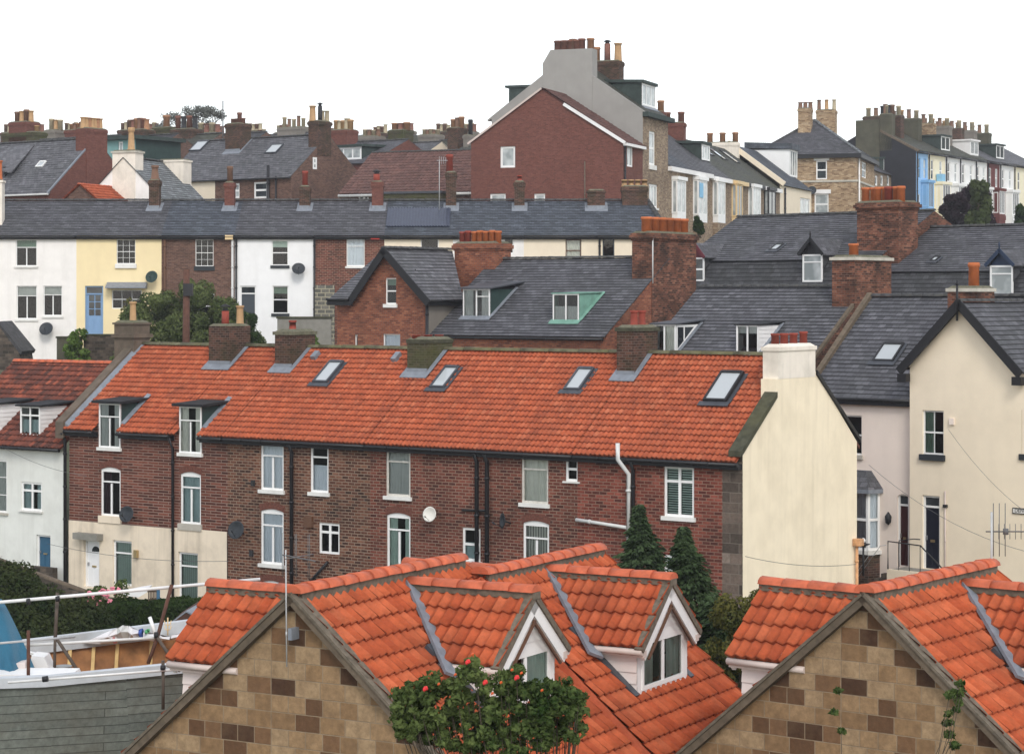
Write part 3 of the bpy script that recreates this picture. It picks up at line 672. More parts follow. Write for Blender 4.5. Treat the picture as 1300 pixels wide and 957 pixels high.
        for x, sg in ((a0, 1), (a1, -1)):
            c = MB(); e = .05 * sg; zz = zr(vd) - .1
            if boards:
                k = 7; zlo = zr(vd)
                for i in range(k):
                    za = zlo + (z1 - zlo) * i / k; zb_ = zlo + (z1 - zlo) * (i + 1) / k
                    va = rf.O.y + (za - rf.O.z) / (-rf.N.y / rf.N.z); vbb = rf.O.y + (zb_ - rf.O.z) / (-rf.N.y / rf.N.z)
                    c.face([(x - e*.3, vd, za), (x - e*.3, va + .05, za), (x + e*.1, vbb, zb_), (x + e*.1, vd, zb_)])
                    c.face([(x - e*.3, vd, za), (x - e*.3, va, za), (x + e*.3, va, za), (x + e*.3, vd, za)])
                c.prism([(x + e*.4, vd, zz), (x + e*.4, vd, z1), (x + e*.4, vb, z1)], (e, 0, 0))
            else: c.prism([(x, vd, zz), (x, vd, z1), (x, vb, z1)], (e, 0, 0))
            s.add(c, 'cheek', cheek, d)
            if glazed and sg < 0:
                g = MB(); t = .006
                zl = zr(vd) + .12
                g.prism([(x + t, vd + .12, zl + .12), (x + t, vd + .12, z1 - .1), (x + t, vb - .45, z1 - .1)], (.004, 0, 0)); s.add(g, 'side_pane', 'glass_dark', d)
                g = MB(); g.box(x + t, x + .03, vd + .5, vd + .56, zl + .4, z1 - .1); s.add(g, 'glazing_bar', frame, d)
        s.win(pl, None, style, sill, cur, frame, n=0.02, parent=d, hole=False, simple=simple, local=(a0, a1, z0, z1), names=('window_frame', 'pane', 'curtain', 'sill'), fw=fw)
        if apron:
            l = MB(); pa = rf.z(0, vd)
            sN = rf.N
            q = lambda x, v, n: (x, v, zr(v) + n)
            l.hexa([q(a0 - .1, vd - .25, .05), q(a1 + .1, vd - .25, .05), q(a1 + .1, vd, .05), q(a0 - .1, vd, .05), q(a0 - .1, vd - .25, .075), q(a1 + .1, vd - .25, .075), q(a1 + .1, vd, .08), q(a0 - .1, vd, .08)])
            l.hexa([q(a1 + .002, vd, .06), q(a1 + .14, vd, .06), q(a1 + .14, vb, .06), q(a1 + .002, vb, .06), q(a1 + .002, vd, .11), q(a1 + .14, vd, .09), q(a1 + .14, vb, .09), q(a1 + .002, vb, .11)])
            s.add(l, 'flashing', apron, d)
        return d, (a0, a1, z0, z1, vd)
    def gdormer(s, rf, px, apexy, style='SO', cur=None, barge='bargeboard_black', roofm='slate', cheek='slate_dark', vd=None, frame='upvc', finial=True, simple=True, fw=.08):
        """pointed-roof dormer, px box of the window face"""
        if vd is None:
            p = s.fr.plane((px[0] + px[2]) / 2, px[3], rf.O, rf.N); vd = p.y
        pl = Pl('f', vd); a0, a1, z0, z1 = s.pxbox(pl, *px); am = (a0 + a1) / 2
        za = s.fr.front((px[0] + px[2]) / 2, apexy, vd)[1]
        zr = lambda v: rf.z(0, v); tv = (-rf.N.y / rf.N.z)
        vof = lambda z: rf.O.y + (z - rf.O.z) / tv
        ov = .16; sl = (za - z1) / ((a1 - a0) / 2 + ov)
        mb = MB()
        for sg in (-1, 1):
            e = am + sg * ((a1 - a0) / 2 + ov); back_e = min(vof(z1), vd + 4.5); back_a = min(vof(za), vd + 4.5)
            mb.hexa([(e, vd - .15, z1 - .05), (am, vd - .15, za - .05), (am, back_a, za - .05), (e, back_e, z1 - .05), (e, vd - .15, z1 + .02), (am, vd - .15, za + .02), (am, back_a, za + .02), (e, back_e, z1 + .02)])
        d = s.add(mb, 'dormer', roofm)
        for sg in (-1, 1):
            e = am + sg * ((a1 - a0) / 2 + ov)
            s.verge((e, vd - .2, z1), (am, vd - .2, za), .05, .16, .1, barge, 'bargeboard', (0, 1, 0), d)
            x = a0 if sg < 0 else a1
            c = MB(); c.prism([(x, vd, zr(vd) - .2), (x, vd, z1), (x, min(vof(z1), vd + 4.5), z1)], (-.05 * sg, 0, 0)); s.add(c, 'cheek', cheek, d)
        c = MB(); c.prism([(a0, vd - .01, z1), (a1, vd - .01, z1), (am, vd - .01, za - .1)], (0, .05, 0)); s.add(c, 'gable_infill', barge, d)
        if finial:
            c = MB(); c.lathe((am, vd - .18, za - .05), [(.035, 0), (.03, .2), (.05, .25), (.008, .42)], 6); s.add(c, 'finial', barge, d)
        s.win(pl, None, style, None, cur, frame, n=0.02, parent=d, hole=False, simple=simple, local=(a0, a1, z0, z1), names=('window_frame', 'pane', 'curtain', 'sill'), fw=fw)
        return d
    def dish(s, pos, r=0.27, facing=(0.25, -1, 0.35), mat='dish_dark', back=None):
        p = Vector(pos); f = Vector(facing).normalized(); mb = MB()
        pr = [(.02, .0)] + [(r * i / 5, .09 * (i / 5) ** 2) for i in range(1, 6)] + [(r * i / 5 * .98, .09 * (i / 5) ** 2 + .012) for i in range(5, 0, -1)]
        mb.lathe(p, pr, 18, 0, f)
        mb.tube([p - Vector((0, 0, r * .9)) + f * .05, p + f * .38 - Vector((0, 0, .1))], .012, 5); mb.tube([p + f * .34 - Vector((0, 0, .12)), p + f * .42 - Vector((0, 0, .06))], .03, 6)
        b = Vector(back) if back is not None else p - Vector((0, -.3, .15))
        mb.tube([p, b], .025, 6)
        return s.add(mb, 'satellite_dish', mat)
    def aerial(s, base, h=1.2, L=0.9, dirn=(1, 0, 0), mat='wire', ne=8, el=0.3, r=0.012):
        b = Vector(base); D = Vector(dirn).normalized(); t = b + Vector((0, 0, h)); mb = MB()
        mb.tube([b, t + Vector((0, 0, .06))], r * 1.6, 5); mb.tube([t - D * .15, t + D * L], r, 5)
        for i in range(ne):
            q = t + D * (L * i / ne); e = Vector((0, 0, el * (1 - .4 * i / ne) / 2)); mb.tube([q - e, q + e], r * .7, 4)
        return s.add(mb, 'tv_aerial', mat)
plain('brick_arch', (0.13, 0.05, 0.035), 0.9, 0.4, 14.0)
# ================================================================== MAIN TERRACE (orange pantiles)
MVP = -3350
EZ, RZ, RD = -4.69, -1.87, 3.78
TT = (RZ - EZ) / RD
def mroof(zb, over=0.26, ez=EZ, t=TT, rd=RD):
    e = ez - zb
    r = Roof((0, -over, e - over * t), (1, 0, 0), (0, 1, t)); r.vr = rd; r.L = (rd + over) * math.sqrt(1 + t * t); return r
def stack(b, rf, lb, cx, topy, d, mat, pots, cap='corbel', up=0.05, flash=True, **k):
    p = b.fr.plane(lb[0], lb[1], rf.O, rf.N); v0 = p.y
    u0 = p.x; u1 = b.fr.front(cx, lb[1], v0)[0]; z1 = b.fr.front((lb[0] + cx) / 2, topy, v0)[1]
    return b.chimney(u0, u1, v0, v0 + d, rf.z(u0, v0) - .6, z1, mat, pots, cap, flash=(rf, up) if flash else None, **k)
def body(b, w, depth, zlo, zt, mat, left=False, right=False, rgable=None, back=True, rightmat=None):
    """plain rear and side walls; gable tops follow the roof"""
    mb = MB()
    if back: mb.face([(0, depth, zlo), (w, depth, zlo), (w, depth, zt), (0, depth, zt)])
    if mb.f: b.add(mb, 'rear_wall', mat)
    for side, on in ((0, left), (w, right)):
        if on:
            m2 = MB(); pts = [(side, 0, zlo), (side, depth, zlo), (side, depth, zt)]
            if rgable: pts.append((side, depth / 2, rgable))
            pts.append((side, 0, zt)); m2.face(pts); b.add(m2, 'gable_wall', rightmat or mat)
def backslope(b, name, mat, w, depth, rd, zr, ze, u0=0):
    m = MB(); m.hexa([(u0, rd, zr - .06), (w, rd, zr - .06), (w, depth + .25, ze - .25), (u0, depth + .25, ze - .25), (u0, rd, zr), (w, rd, zr), (w, depth + .25, ze - .15), (u0, depth + .25, ze - .15)])
    return b.add(m, name, mat)

def main_house(pl_, pr_, zb, label, brick, **k):
    f0 = Fr(942, 65, MVP, zb); u0 = f0.front(pl_, 560)[0]; u1 = f0.front(pr_, 560)[0] if pr_ < 941 else 0.0
    fr = f0.shift(u0); b = Bd(fr, 'terraced_house', label, 'house', 'brick houses of the orange roofed terrace')
    b.w = u1 - u0; b.rf = mroof(zb); b.pl = Pl('f', 0); b.e = EZ - zb; b.r = RZ - zb
    body(b, b.w, 2 * RD, -1.5, b.e, 'brick_terrace')
    backslope(b, 'rear_roof', 'pantile_old', b.w, 2 * RD, RD, b.r - .05, b.e)
    return b
def wpx(b, x0, y0, x1, y1, arch=True, **k):
    o, bx = b.win(b.pl, (x0, y0, x1, y1), n=-.035, fw=.075, arch=arch, **k)
    if arch: b.arch(b.pl, bx, .1)
    return bx
def roof_top(b, holes=(), x1=None):
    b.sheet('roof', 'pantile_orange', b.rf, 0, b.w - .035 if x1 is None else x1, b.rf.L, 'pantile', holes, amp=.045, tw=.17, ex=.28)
    e = b.rf; z = b.e
    b.ridge((0, RD, b.r + .03), (b.w, RD, b.r + .03), 'ridge_moss', .14, 1.1)
def soffit(b, spans, mat='gutter_black'):
    for x0, x1 in spans:
        b.gutter((x0, -.3, b.e - .27), (x1, -.3, b.e - .27), mat, .06)
        m = MB(); m.box(x0, x1, -.24, -.002, b.e - .42, b.e - .25); b.add(m, 'soffit', 'bargeboard_black')

# ---- H1
b = main_house(88, 221, -10.9, 'end brick house with white front door and left of the two flat dormers', 'x')
bx = b.pxbox(b.pl, 127, 512, 153, 568)
ad, sd = b.rf.hit(b.fr, 165, 505)
d1 = b.dormer(b.rf, (126, 512, 153, 568), 'T', ('two', 'curtain_grey'), vd=-.02, cheek='cheek_green', top='felt_black', sill='sill_white', apron=None, over=.2, rise=.1)
a0, a1, z0, z1, vd = d1[1]
b.pl.holes.append((a0, a1, z0, b.e + 5))
hs = (z1 - b.rf.O.z) / b.rf.S.z
roof_top(b, holes=[(a0 - .02, a1 + .04, -1, hs - .1)])
soffit(b, [(0.05, a0 - .08), (a1 + .08, b.w)])
fl = MB(); fl.hexa([(a1 + .01, .0, b.rf.z(0, 0) + .08), (a1 + .2, .0, b.rf.z(0, 0) + .08), (a1 + .2, hs * .8, b.rf.z(0, hs * .8) + .08), (a1 + .01, hs * .8, b.rf.z(0, hs * .8) + .08), (a1 + .01, .0, b.rf.z(0, 0) + .14), (a1 + .2, .0, b.rf.z(0, 0) + .1), (a1 + .2, hs * .8, b.rf.z(0, hs * .8) + .1), (a1 + .01, hs * .8, b.rf.z(0, hs * .8) + .14)]); b.add(fl, 'lead_flashing', 'lead')
wpx(b, 128, 593, 153, 655, style='T', cur=('left', 'curtain_plum'), sill='render_base', sillh=.25)
wpx(b, 144, 686, 168, 743, style='SO', cur=('slats', 'curtain_green'), arch=False, sill=None)
# door
def door(b, pl, px, mat, fan=None, frame='upvc', recess=.12, arched=False, knock=True):
    bx = b.pxbox(pl, *px); a0, a1, z0, z1 = bx; pl.holes.append(bx)
    mb = MB(); f = .07
    zt = z1 - (fan or 0)
    for q in ((a0, a0 + f, z0, z1), (a1 - f, a1, z0, z1), (a0 + f, a1 - f, z1 - f, z1)): pl.box(mb, q[0], q[1], -recess, -recess + .05, q[2], q[3])
    if fan: pl.box(mb, a0 + f, a1 - f, -recess, -recess + .05, zt - f, zt)
    d = b.add(mb, 'door', frame)
    m = MB(); pl.box(m, a0 + f, a1 - f, -recess - .03, -recess, z0, zt - (f if fan else f)); 
    w = a1 - a0 - 2 * f; h = zt - z0
    for (x, y, xx, yy) in ((.12, .06, .45, .4), (.55, .06, .88, .4)):
        pl.box(m, a0 + f + w * x, a0 + f + w * xx, -recess, -recess + .015, z0 + h * y, z0 + h * yy)
    b.add(m, 'door_leaf', mat, d)
    if fan:
        g = MB(); pl.box(g, a0 + f, a1 - f, -recess, -recess + .01, zt, z1 - f); b.add(g, 'fanlight', 'glass_dark', d)
    if knock:
        g = MB(); pl.box(g, a0 + f + w * .35, a0 + f + w * .65, -recess, -recess + .03, z0 + h * .42, z0 + h * .46); b.add(g, 'letter_plate', 'brass', d)
        g = MB(); pl.box(g, a0 + f + w * .06, a0 + f + w * .12, -recess, -recess + .06, z0 + h * .45, z0 + h * .52); b.add(g, 'handle', 'steel', d)
    return d, bx
d, bx = door(b, b.pl, (107, 686, 127, 745), 'door_white')
a0, a1, z0, z1 = bx
g = MB(); b.pl.box(g, a0 - .25, a1 + .2, -.02, .35, z1 + .05, z1 + .28); b.add(g, 'door_hood', 'concrete')
g = MB(); c = b.pl.pt((a0 + a1) / 2 + .08, -.115, z0 + (z1 - z0) * .76)
g.prism([c + Vector((.2 * math.cos(t), 0, .2 * math.sin(t))) for t in [i * PI / 8 for i in range(9)]], (0, -.012, 0)); b.add(g, 'door_light', 'glass_dark', d)
zc = b.fr.front(150, 665)[1]
b.wall('brick_wall', 'brick_courses', b.pl, 0, b.w, zc, b.e)
b.wall('rendered_wall', 'render_base', b.pl, 0, b.w, -1.5, zc, n=.035)
# left gable parapet, coping and end stack
x = 0.0
def p3(v, dz=0): return (v, b.e + (v + .26) * TT - .26 * TT + dz)
m = MB()
for (v0, v1) in ((-.3, RD), ):
    m.hexa([(-.42, v0, b.rf.z(0, v0) - .3), (-.02, v0, b.rf.z(0, v0) - .3), (-.02, v1, b.rf.z(0, v1) - .3), (-.42, v1, b.rf.z(0, v1) - .3), (-.42, v0, b.rf.z(0, v0) + .3), (-.02, v0, b.rf.z(0, v0) + .3), (-.02, v1, b.rf.z(0, v1) + .3), (-.42, v1, b.rf.z(0, v1) + .3)])
b.add(m, 'parapet', 'render_brown')
m = MB(); m.hexa([(-.02, -.2, b.rf.z(0, -.2) + .06), (.18, -.2, b.rf.z(0, -.2) + .07), (.18, RD, b.rf.z(0, RD) + .07), (-.02, RD, b.rf.z(0, RD) + .06), (-.02, -.2, b.rf.z(0, -.2) + .2), (.18, -.2, b.rf.z(0, -.2) + .1), (.18, RD, b.rf.z(0, RD) + .1), (-.02, RD, b.rf.z(0, RD) + .2)]); b.add(m, 'lead_flashing', 'lead')
v0 = RD - .55
u0, _ = b.fr.front(145, 430, v0); u1, _ = b.fr.front(170, 430, v0)
zt = b.fr.front(158, 412, v0)[1]
m = MB(); b.chimney(u0, u1, v0, v0 + .85, b.r - 2.2, zt, 'render_brown', [(.55, .5, 'pot_buff', .75, .13, 'plain')], 'band', top='flaunching', corb=.09)
g = b.fr.front(221, 600)
b.pipe([(b.w + .02, -.3, b.e - .32), (b.w + .02, -.09, b.e - .7), (b.w + .02, -.09, -1.4)], .05)
b.pipe([(-.1, -.3, b.e - .32), (-.1, -.12, b.e - .6), (-.1, -.12, -1.4)], .06)
q = b.fr.front(162, 653, -.35); b.dish((q[0], -.35, q[1]), .3, (.2, -1, .3), 'dish_dark', back=(q[0], 0, q[1] - .15))
q = b.fr.front(175, 703, 0); g = MB(); g.box(q[0] - .08, q[0] + .08, -.15, -.04, q[1] - .15, q[1] + .15); b.add(g, 'gas_vent', 'brass')

# ---- H2
b = main_house(221, 289, -11.2, 'narrow brick house with cream ground floor and right of the two flat dormers', 'x')
d1 = b.dormer(b.rf, (228, 516, 256, 575), 'T', ('two', 'curtain_cream'), vd=-.02, cheek='cheek_green', top='felt_black', sill='sill_white', apron=None, over=.2, rise=.1)
a0, a1, z0, z1, vd = d1[1]; hs = (z1 - b.rf.O.z) / b.rf.S.z
b.pl.holes.append((a0, a1, z0, b.e + 5)); roof_top(b, holes=[(a0 - .02, a1 + .04, -1, hs - .1)])
fl = MB(); fl.hexa([(a1 + .01, .0, b.rf.z(0, 0) + .08), (a1 + .2, .0, b.rf.z(0, 0) + .08), (a1 + .2, hs * .8, b.rf.z(0, hs * .8) + .08), (a1 + .01, hs * .8, b.rf.z(0, hs * .8) + .08), (a1 + .01, .0, b.rf.z(0, 0) + .14), (a1 + .2, .0, b.rf.z(0, 0) + .1), (a1 + .2, hs * .8, b.rf.z(0, hs * .8) + .1), (a1 + .01, hs * .8, b.rf.z(0, hs * .8) + .14)]); b.add(fl, 'lead_flashing', 'lead')
soffit(b, [(a1 + .08, b.w)])
wpx(b, 229, 599, 255, 665, style='T', cur=('full', 'curtain_teal'), sill='sill_stone', sillh=.22)
wpx(b, 227, 701, 252, 764, style='SO', cur=('slats', 'curtain_green'), arch=False, sill=None)
zc = b.fr.front(255, 672)[1]
b.wall('brick_wall', 'brick_courses', b.pl, 0, b.w, zc, b.e)
b.wall('rendered_wall', 'render_base', b.pl, 0, b.w, -1.5, zc, n=.035)
stack(b, b.rf, (265, 466), 291, 414, 1.15, 'brick_stack_dark', [(.5, .3, 'pot_red', .5, .14, 'cowl'), (.75, .75, 'pot_buff', .7, .14, 'plain')], 'none', up=.1)
# ---- H3
b = main_house(289, 470, -13.0, 'brown brick house with tall white arched windows either side of its black pipe', 'x')
roof_top(b); soffit(b, [(0, b.w)])
for y0, y1, c in ((560, 622, ('full', 'curtain_white')), (646, 716, ('full', 'curtain_white')), (737, 800, ('full', 'curtain_teal'))):
    wpx(b, 331, y0, 360, y1, style='T', cur=c)
wpx(b, 394, 563, 417, 625, style='SO', cur=('half', 'curtain_white'))
wpx(b, 405, 664, 431, 703, style='QQ', arch=False, sill=None)
b.wall('brick_wall', 'brick_terrace_worn', b.pl, 0, b.w, -1.5, b.e)
stack(b, b.rf, (349, 470), 369, 421, 1.35, 'brick_stack_dark', [(.5, .4, 'pot_red', .35, .13, 'plain')], 'slab', up=.1, capmat='flaunching')
u = b.fr.front(373, 600)[0]
b.pipe([(u, -.3, b.e - .3), (u, -.12, b.e - .6), (u, -.12, -1.4)], .065)
b.rooflight(b.rf, (398, 488), (417, 488), 461, frame='lead_dark', up=.16)
for px in ((396, 458),):
    a, s_ = b.rf.hit(b.fr, *px); g = MB(); g.obox(b.rf.O, b.rf.A, b.rf.S, b.rf.N, (a, a + .2), (s_, s_ + .35), (0, .2)); b.add(g, 'roof_vent', 'lead')
q = b.fr.front(301, 673, -.35); b.dish((q[0], -.35, q[1]), .32, (.2, -1, .3), 'dish_dark', back=(q[0], 0, q[1] - .15))
q = b.fr.front(394, 662, 0); g = MB(); g.box(q[0] - .2, q[0] + .15, -.12, 0, q[1] - .18, q[1] + .18); b.add(g, 'wall_vent', 'frame_brown')
q = b.fr.front(388, 722, -.1); w_ = b.fr.front(416, 722, -.1)
g = MB(); g.tube([(q[0], -.1, q[1] - .6), (w_[0], -.1, q[1] + .3)], .05); g.tube([(q[0] - .3, -.1, q[1] - .9), (w_[0] + 1.2, -.1, q[1] - .35)], .05); b.add(g, 'waste_pipe', 'gutter_black')
for px in ((322, 613), (320, 702)):
    q = b.fr.front(*px); g = MB(); g.box(q[0] - .07, q[0] + .07, -.08, 0, q[1] - .1, q[1] + .1); b.add(g, 'vent_grille', 'pot_dark')
# ---- H4
b = main_house(470, 733, -13.0, 'brick house with twin black downpipes and a round white satellite dish', 'x')
roof_top(b); soffit(b, [(0, b.w)])
wpx(b, 490, 569, 521, 630, style='SO', cur=('full', 'curtain_grey'), frame='old_paint', arch=False)
wpx(b, 491, 651, 521, 723, style='T', cur=('two', 'curtain_green'))
wpx(b, 587, 670, 610, 712, style='S', arch=False, cur=('half', 'curtain_teal'), sill='sill_white', sillh=.05)
wpx(b, 662, 579, 696, 639, style='SO', cur=('full', 'curtain_cream'), frame='old_paint', arch=False)
wpx(b, 664, 661, 697, 735, style='T', cur=('slats', 'curtain_cream'))
wpx(b, 718, 580, 735 - 1, 611, style='S', arch=False, sill='sill_white', sillh=.05)
b.wall('brick_wall', 'brick_terrace', b.pl, 0, b.w, -1.5, b.e)
stack(b, b.rf, (517, 476), 541, 431, 1.5, 'stack_moss', [(.3, .12, 'pot_red', .1, .15, 'drum'), (.4, .5, 'pot_red', .1, .15, 'drum'), (.5, .85, 'pot_red', .1, .15, 'drum')], 'slab', up=.1, corb=.03, capmat='coping_moss')
stack(b, b.rf, (783, 480), 804, 416, 1.5, 'brick_stack_dark', [(.6, .3, 'pot_red', .5, .13, 'plain'), (.6, .62, 'pot_red', .5, .13, 'plain')], 'slab', up=.1, corb=.05, capmat='coping_moss')
for i, px in enumerate((608, 621)):
    u = b.fr.front(px, 640)[0]; b.pipe([(u, -.3, b.e - .3), (u, -.12, b.e - .6), (u, -.12, -1.4)], .07)
b.rooflight(b.rf, (546, 494), (565, 494), 467, frame='lead_dark', up=.13)
b.rooflight(b.rf, (716, 497), (737, 497), 469, frame='lead_dark', up=.13)
a, s_ = b.rf.hit(b.fr, 498, 461); g = MB(); g.obox(b.rf.O, b.rf.A, b.rf.S, b.rf.N, (a, a + .2), (s_, s_ + .4), (0, .2)); b.add(g, 'roof_vent', 'lead')
q = b.fr.front(547, 653, -.3); b.dish((q[0], -.3, q[1]), .25, (.1, -1, .2), 'dish_white', back=(q[0], 0, q[1] - .1))
q = b.fr.front(641, 661, -.3); b.dish((q[0], -.3, q[1]), .25, (-.75, -1, .1), 'dish_dark', back=(q[0], 0, q[1] - .1))
g = MB(); q = b.fr.front(588, 647); w_ = b.fr.front(621, 648); g.tube([(q[0], -.06, q[1]), (w_[0], -.06, w_[1])], .04); b.add(g, 'waste_pipe', 'gutter_black')
# ---- H5
b = main_house(733, 942, -13.0, 'gable end house with cream rendered end wall, white stack and large roof window', 'x')
roof_top(b, x1=b.w - .05); soffit(b, [(0, b.w)])
wpx(b, 843, 592, 881, 656, style='QQ', cur=('shutter', 'curtain_green'), arch=False, frame='upvc')
wpx(b, 843, 705, 881, 775, style='QQ', cur=('shutter', 'curtain_green'), arch=False)
wpx(b, 735 + 1, 700, 750, 730, style='S', arch=False, sill=None)
wq = b.fr.front(917, 640)[0]
b.wall('brick_wall', 'brick_terrace_red', b.pl, 0, wq, -1.5, b.e)
b.wall('quoin_wall', 'quoin_stone', b.pl, wq, b.w, -1.5, b.e)
G = Pl('s', b.w)
b.wall('gable_wall', 'render_cream_gable', G, 0.004, 2 * RD, -1.5, b.e, gable=(RD, b.r + .25), n=.02)
# copings over both gable slopes
cv0 = b.fr.side(984, 460, b.w)[0]; cv1 = b.fr.side(1035, 460, b.w)[0]
for sgn, (va, vb_) in ((1, (-.18, cv0 + .0)), (-1, (2 * RD + .18, cv1))):
    za = b.rf.z(0, va) if sgn > 0 else b.rf.z(0, 2 * RD - va); zb2 = b.rf.z(0, vb_) if sgn > 0 else b.rf.z(0, 2 * RD - vb_)
    m = MB(); t0, t1 = .1, .27
    if sgn < 0: t0, t1 = .1, .24
    m.hexa([(b.w - .36, va, za + t0), (b.w + .09, va, za + t0), (b.w + .09, vb_, zb2 + t0), (b.w - .36, vb_, zb2 + t0), (b.w - .36, va, za + t1), (b.w + .09, va, za + t1), (b.w + .09, vb_, zb2 + t1), (b.w - .36, vb_, zb2 + t1)])
    b.add(m, 'gable_coping', 'coping_moss' if sgn > 0 else 'bargeboard_black')
v0 = b.fr.side(984, 460, b.w)[0]; v1 = b.fr.side(1035, 460, b.w)[0]; zt = b.fr.side(1005, 440, b.w)[1]
zs = b.fr.side(1005, 480, b.w)[1]
m = MB(); m.box(b.w - .49, b.w + .022, v0 + .01, v1 - .01, b.e + .6, zs); b.add(m, 'chimney_breast', 'render_cream_gable')
b.chimney(b.w - .5, b.w + .03, v0 + .15, v1 - .05, zs, zt, 'stack_white', [(.45, .14, 'pot_red', .36, .125, 'drum'), (.45, .38, 'pot_red', .36, .125, 'drum'), (.45, .63, 'pot_red', .36, .125, 'drum'), (.5, .88, 'pot_red', .4, .125, 'drum')], 'slab', top='stack_white', corb=.04)
u = b.fr.front(806, 640)[0]; b.pipe([(u, -.3, b.e - .3), (u, -.1, b.e - .6), (u, -.1, -1.4)], .06)
u = b.fr.front(799, 640)[0]; z_ = b.fr.front(797, 563, -.4)[1]
b.pipe([(u - .15, -.42, z_), (u - .15, -.42, z_ - .5), (u + .05, -.12, z_ - .95), (u + .05, -.12, b.fr.front(799, 690)[1])], .07, 'gutter_white', 'waste_pipe')
u2, z2 = b.fr.front(734, 659); u3, z3 = b.fr.front(798, 669)
b.pipe([(u2, -.12, z2), (u3, -.12, z3)], .055, 'gutter_white', 'waste_pipe')
b.rooflight(b.rf, (894, 513), (924, 513), 476, frame='frame_black', up=.2)
v, z = b.fr.side(1084, 692, b.w)
b.pipe([(b.w + .12, v - .02, z), (b.w + .12, v - .02, -1.4)], .05, 'rust_iron', 'downpipe')
g = MB(); g.box(b.w + .03, b.w + .3, v - .16, v + .12, z, z + .22); b.add(g, 'hopper', 'rust_iron')

# ================================================================== WHITE HOUSE WITH DARK PANTILES (left)
zb = -11.1
f0 = Fr(942, 65, MVP, zb); ul = f0.front(-75, 600)[0]; ur = f0.front(85, 600)[0]
b = Bd(f0.shift(ul), 'terraced_house', 'white rendered house with old dark red pantile roof and white boarded dormer', 'house')
b.w = ur - ul - .02; b.pl = Pl('f', 0); ez = -5.42 - zb; rz = -2.62 - zb; t = (rz - ez) / RD
b.rf = Roof((0, -.26, ez - .26 * t), (1, 0, 0), (0, 1, t)); b.rf.vr = RD; b.e = ez; b.r = rz; L = (RD + .26) * math.sqrt(1 + t * t)
body(b, b.w, 2 * RD, -1.5, ez, 'render_white'); backslope(b, 'rear_roof', 'pantile_old', b.w, 2 * RD, RD, rz - .05, ez)
b.sheet('roof', 'pantile_old', b.rf, 0, b.w - .03, L, 'pantile', amp=.05)
b.ridge((0, RD, rz + .02), (b.w - .4, RD, rz + .02), 'ridge_orange', .14, .45)
b.gutter((0, -.3, ez - .25), (b.w - .1, -.3, ez - .25))
b.dormer(b.rf, (26, 516, 51, 553), 'QQ', ('half', 'curtain_teal'), cheek='boards_white', top='felt_black', boards=True, apron=None, over=.14, th=.07)
b.dormer(b.rf, (-26, 513, -1, 550), 'QQ', ('half', 'curtain_teal'), cheek='boards_white', top='felt_black', boards=True, apron=None, over=.14, th=.07)
wpx(b, 27, 612, 53, 648, style='QQ', cur=('two', 'curtain_teal'), arch=False, sill='sill_white', sillh=.06)
wpx(b, -20, 583, 9, 650, style='G23', cur=('full', 'curtain_grey'), arch=False, sill='sill_stone', sillh=.08)
d, bx = door(b, b.pl, (46, 679, 64, 722), 'door_teal')
b.wall('front_wall', 'render_grey_white', b.pl, 0, b.w, -1.5, ez)
g = MB(); q0 = b.fr.front(30, 650)[0]; q1 = b.fr.front(82, 650)[0]; zz = b.fr.front(70, 718)[1]; g.box(q0 + 1.0, q1, -.6, -.35, -1.5, zz); b.add(g, 'yard_wall', 'rubble_stone')

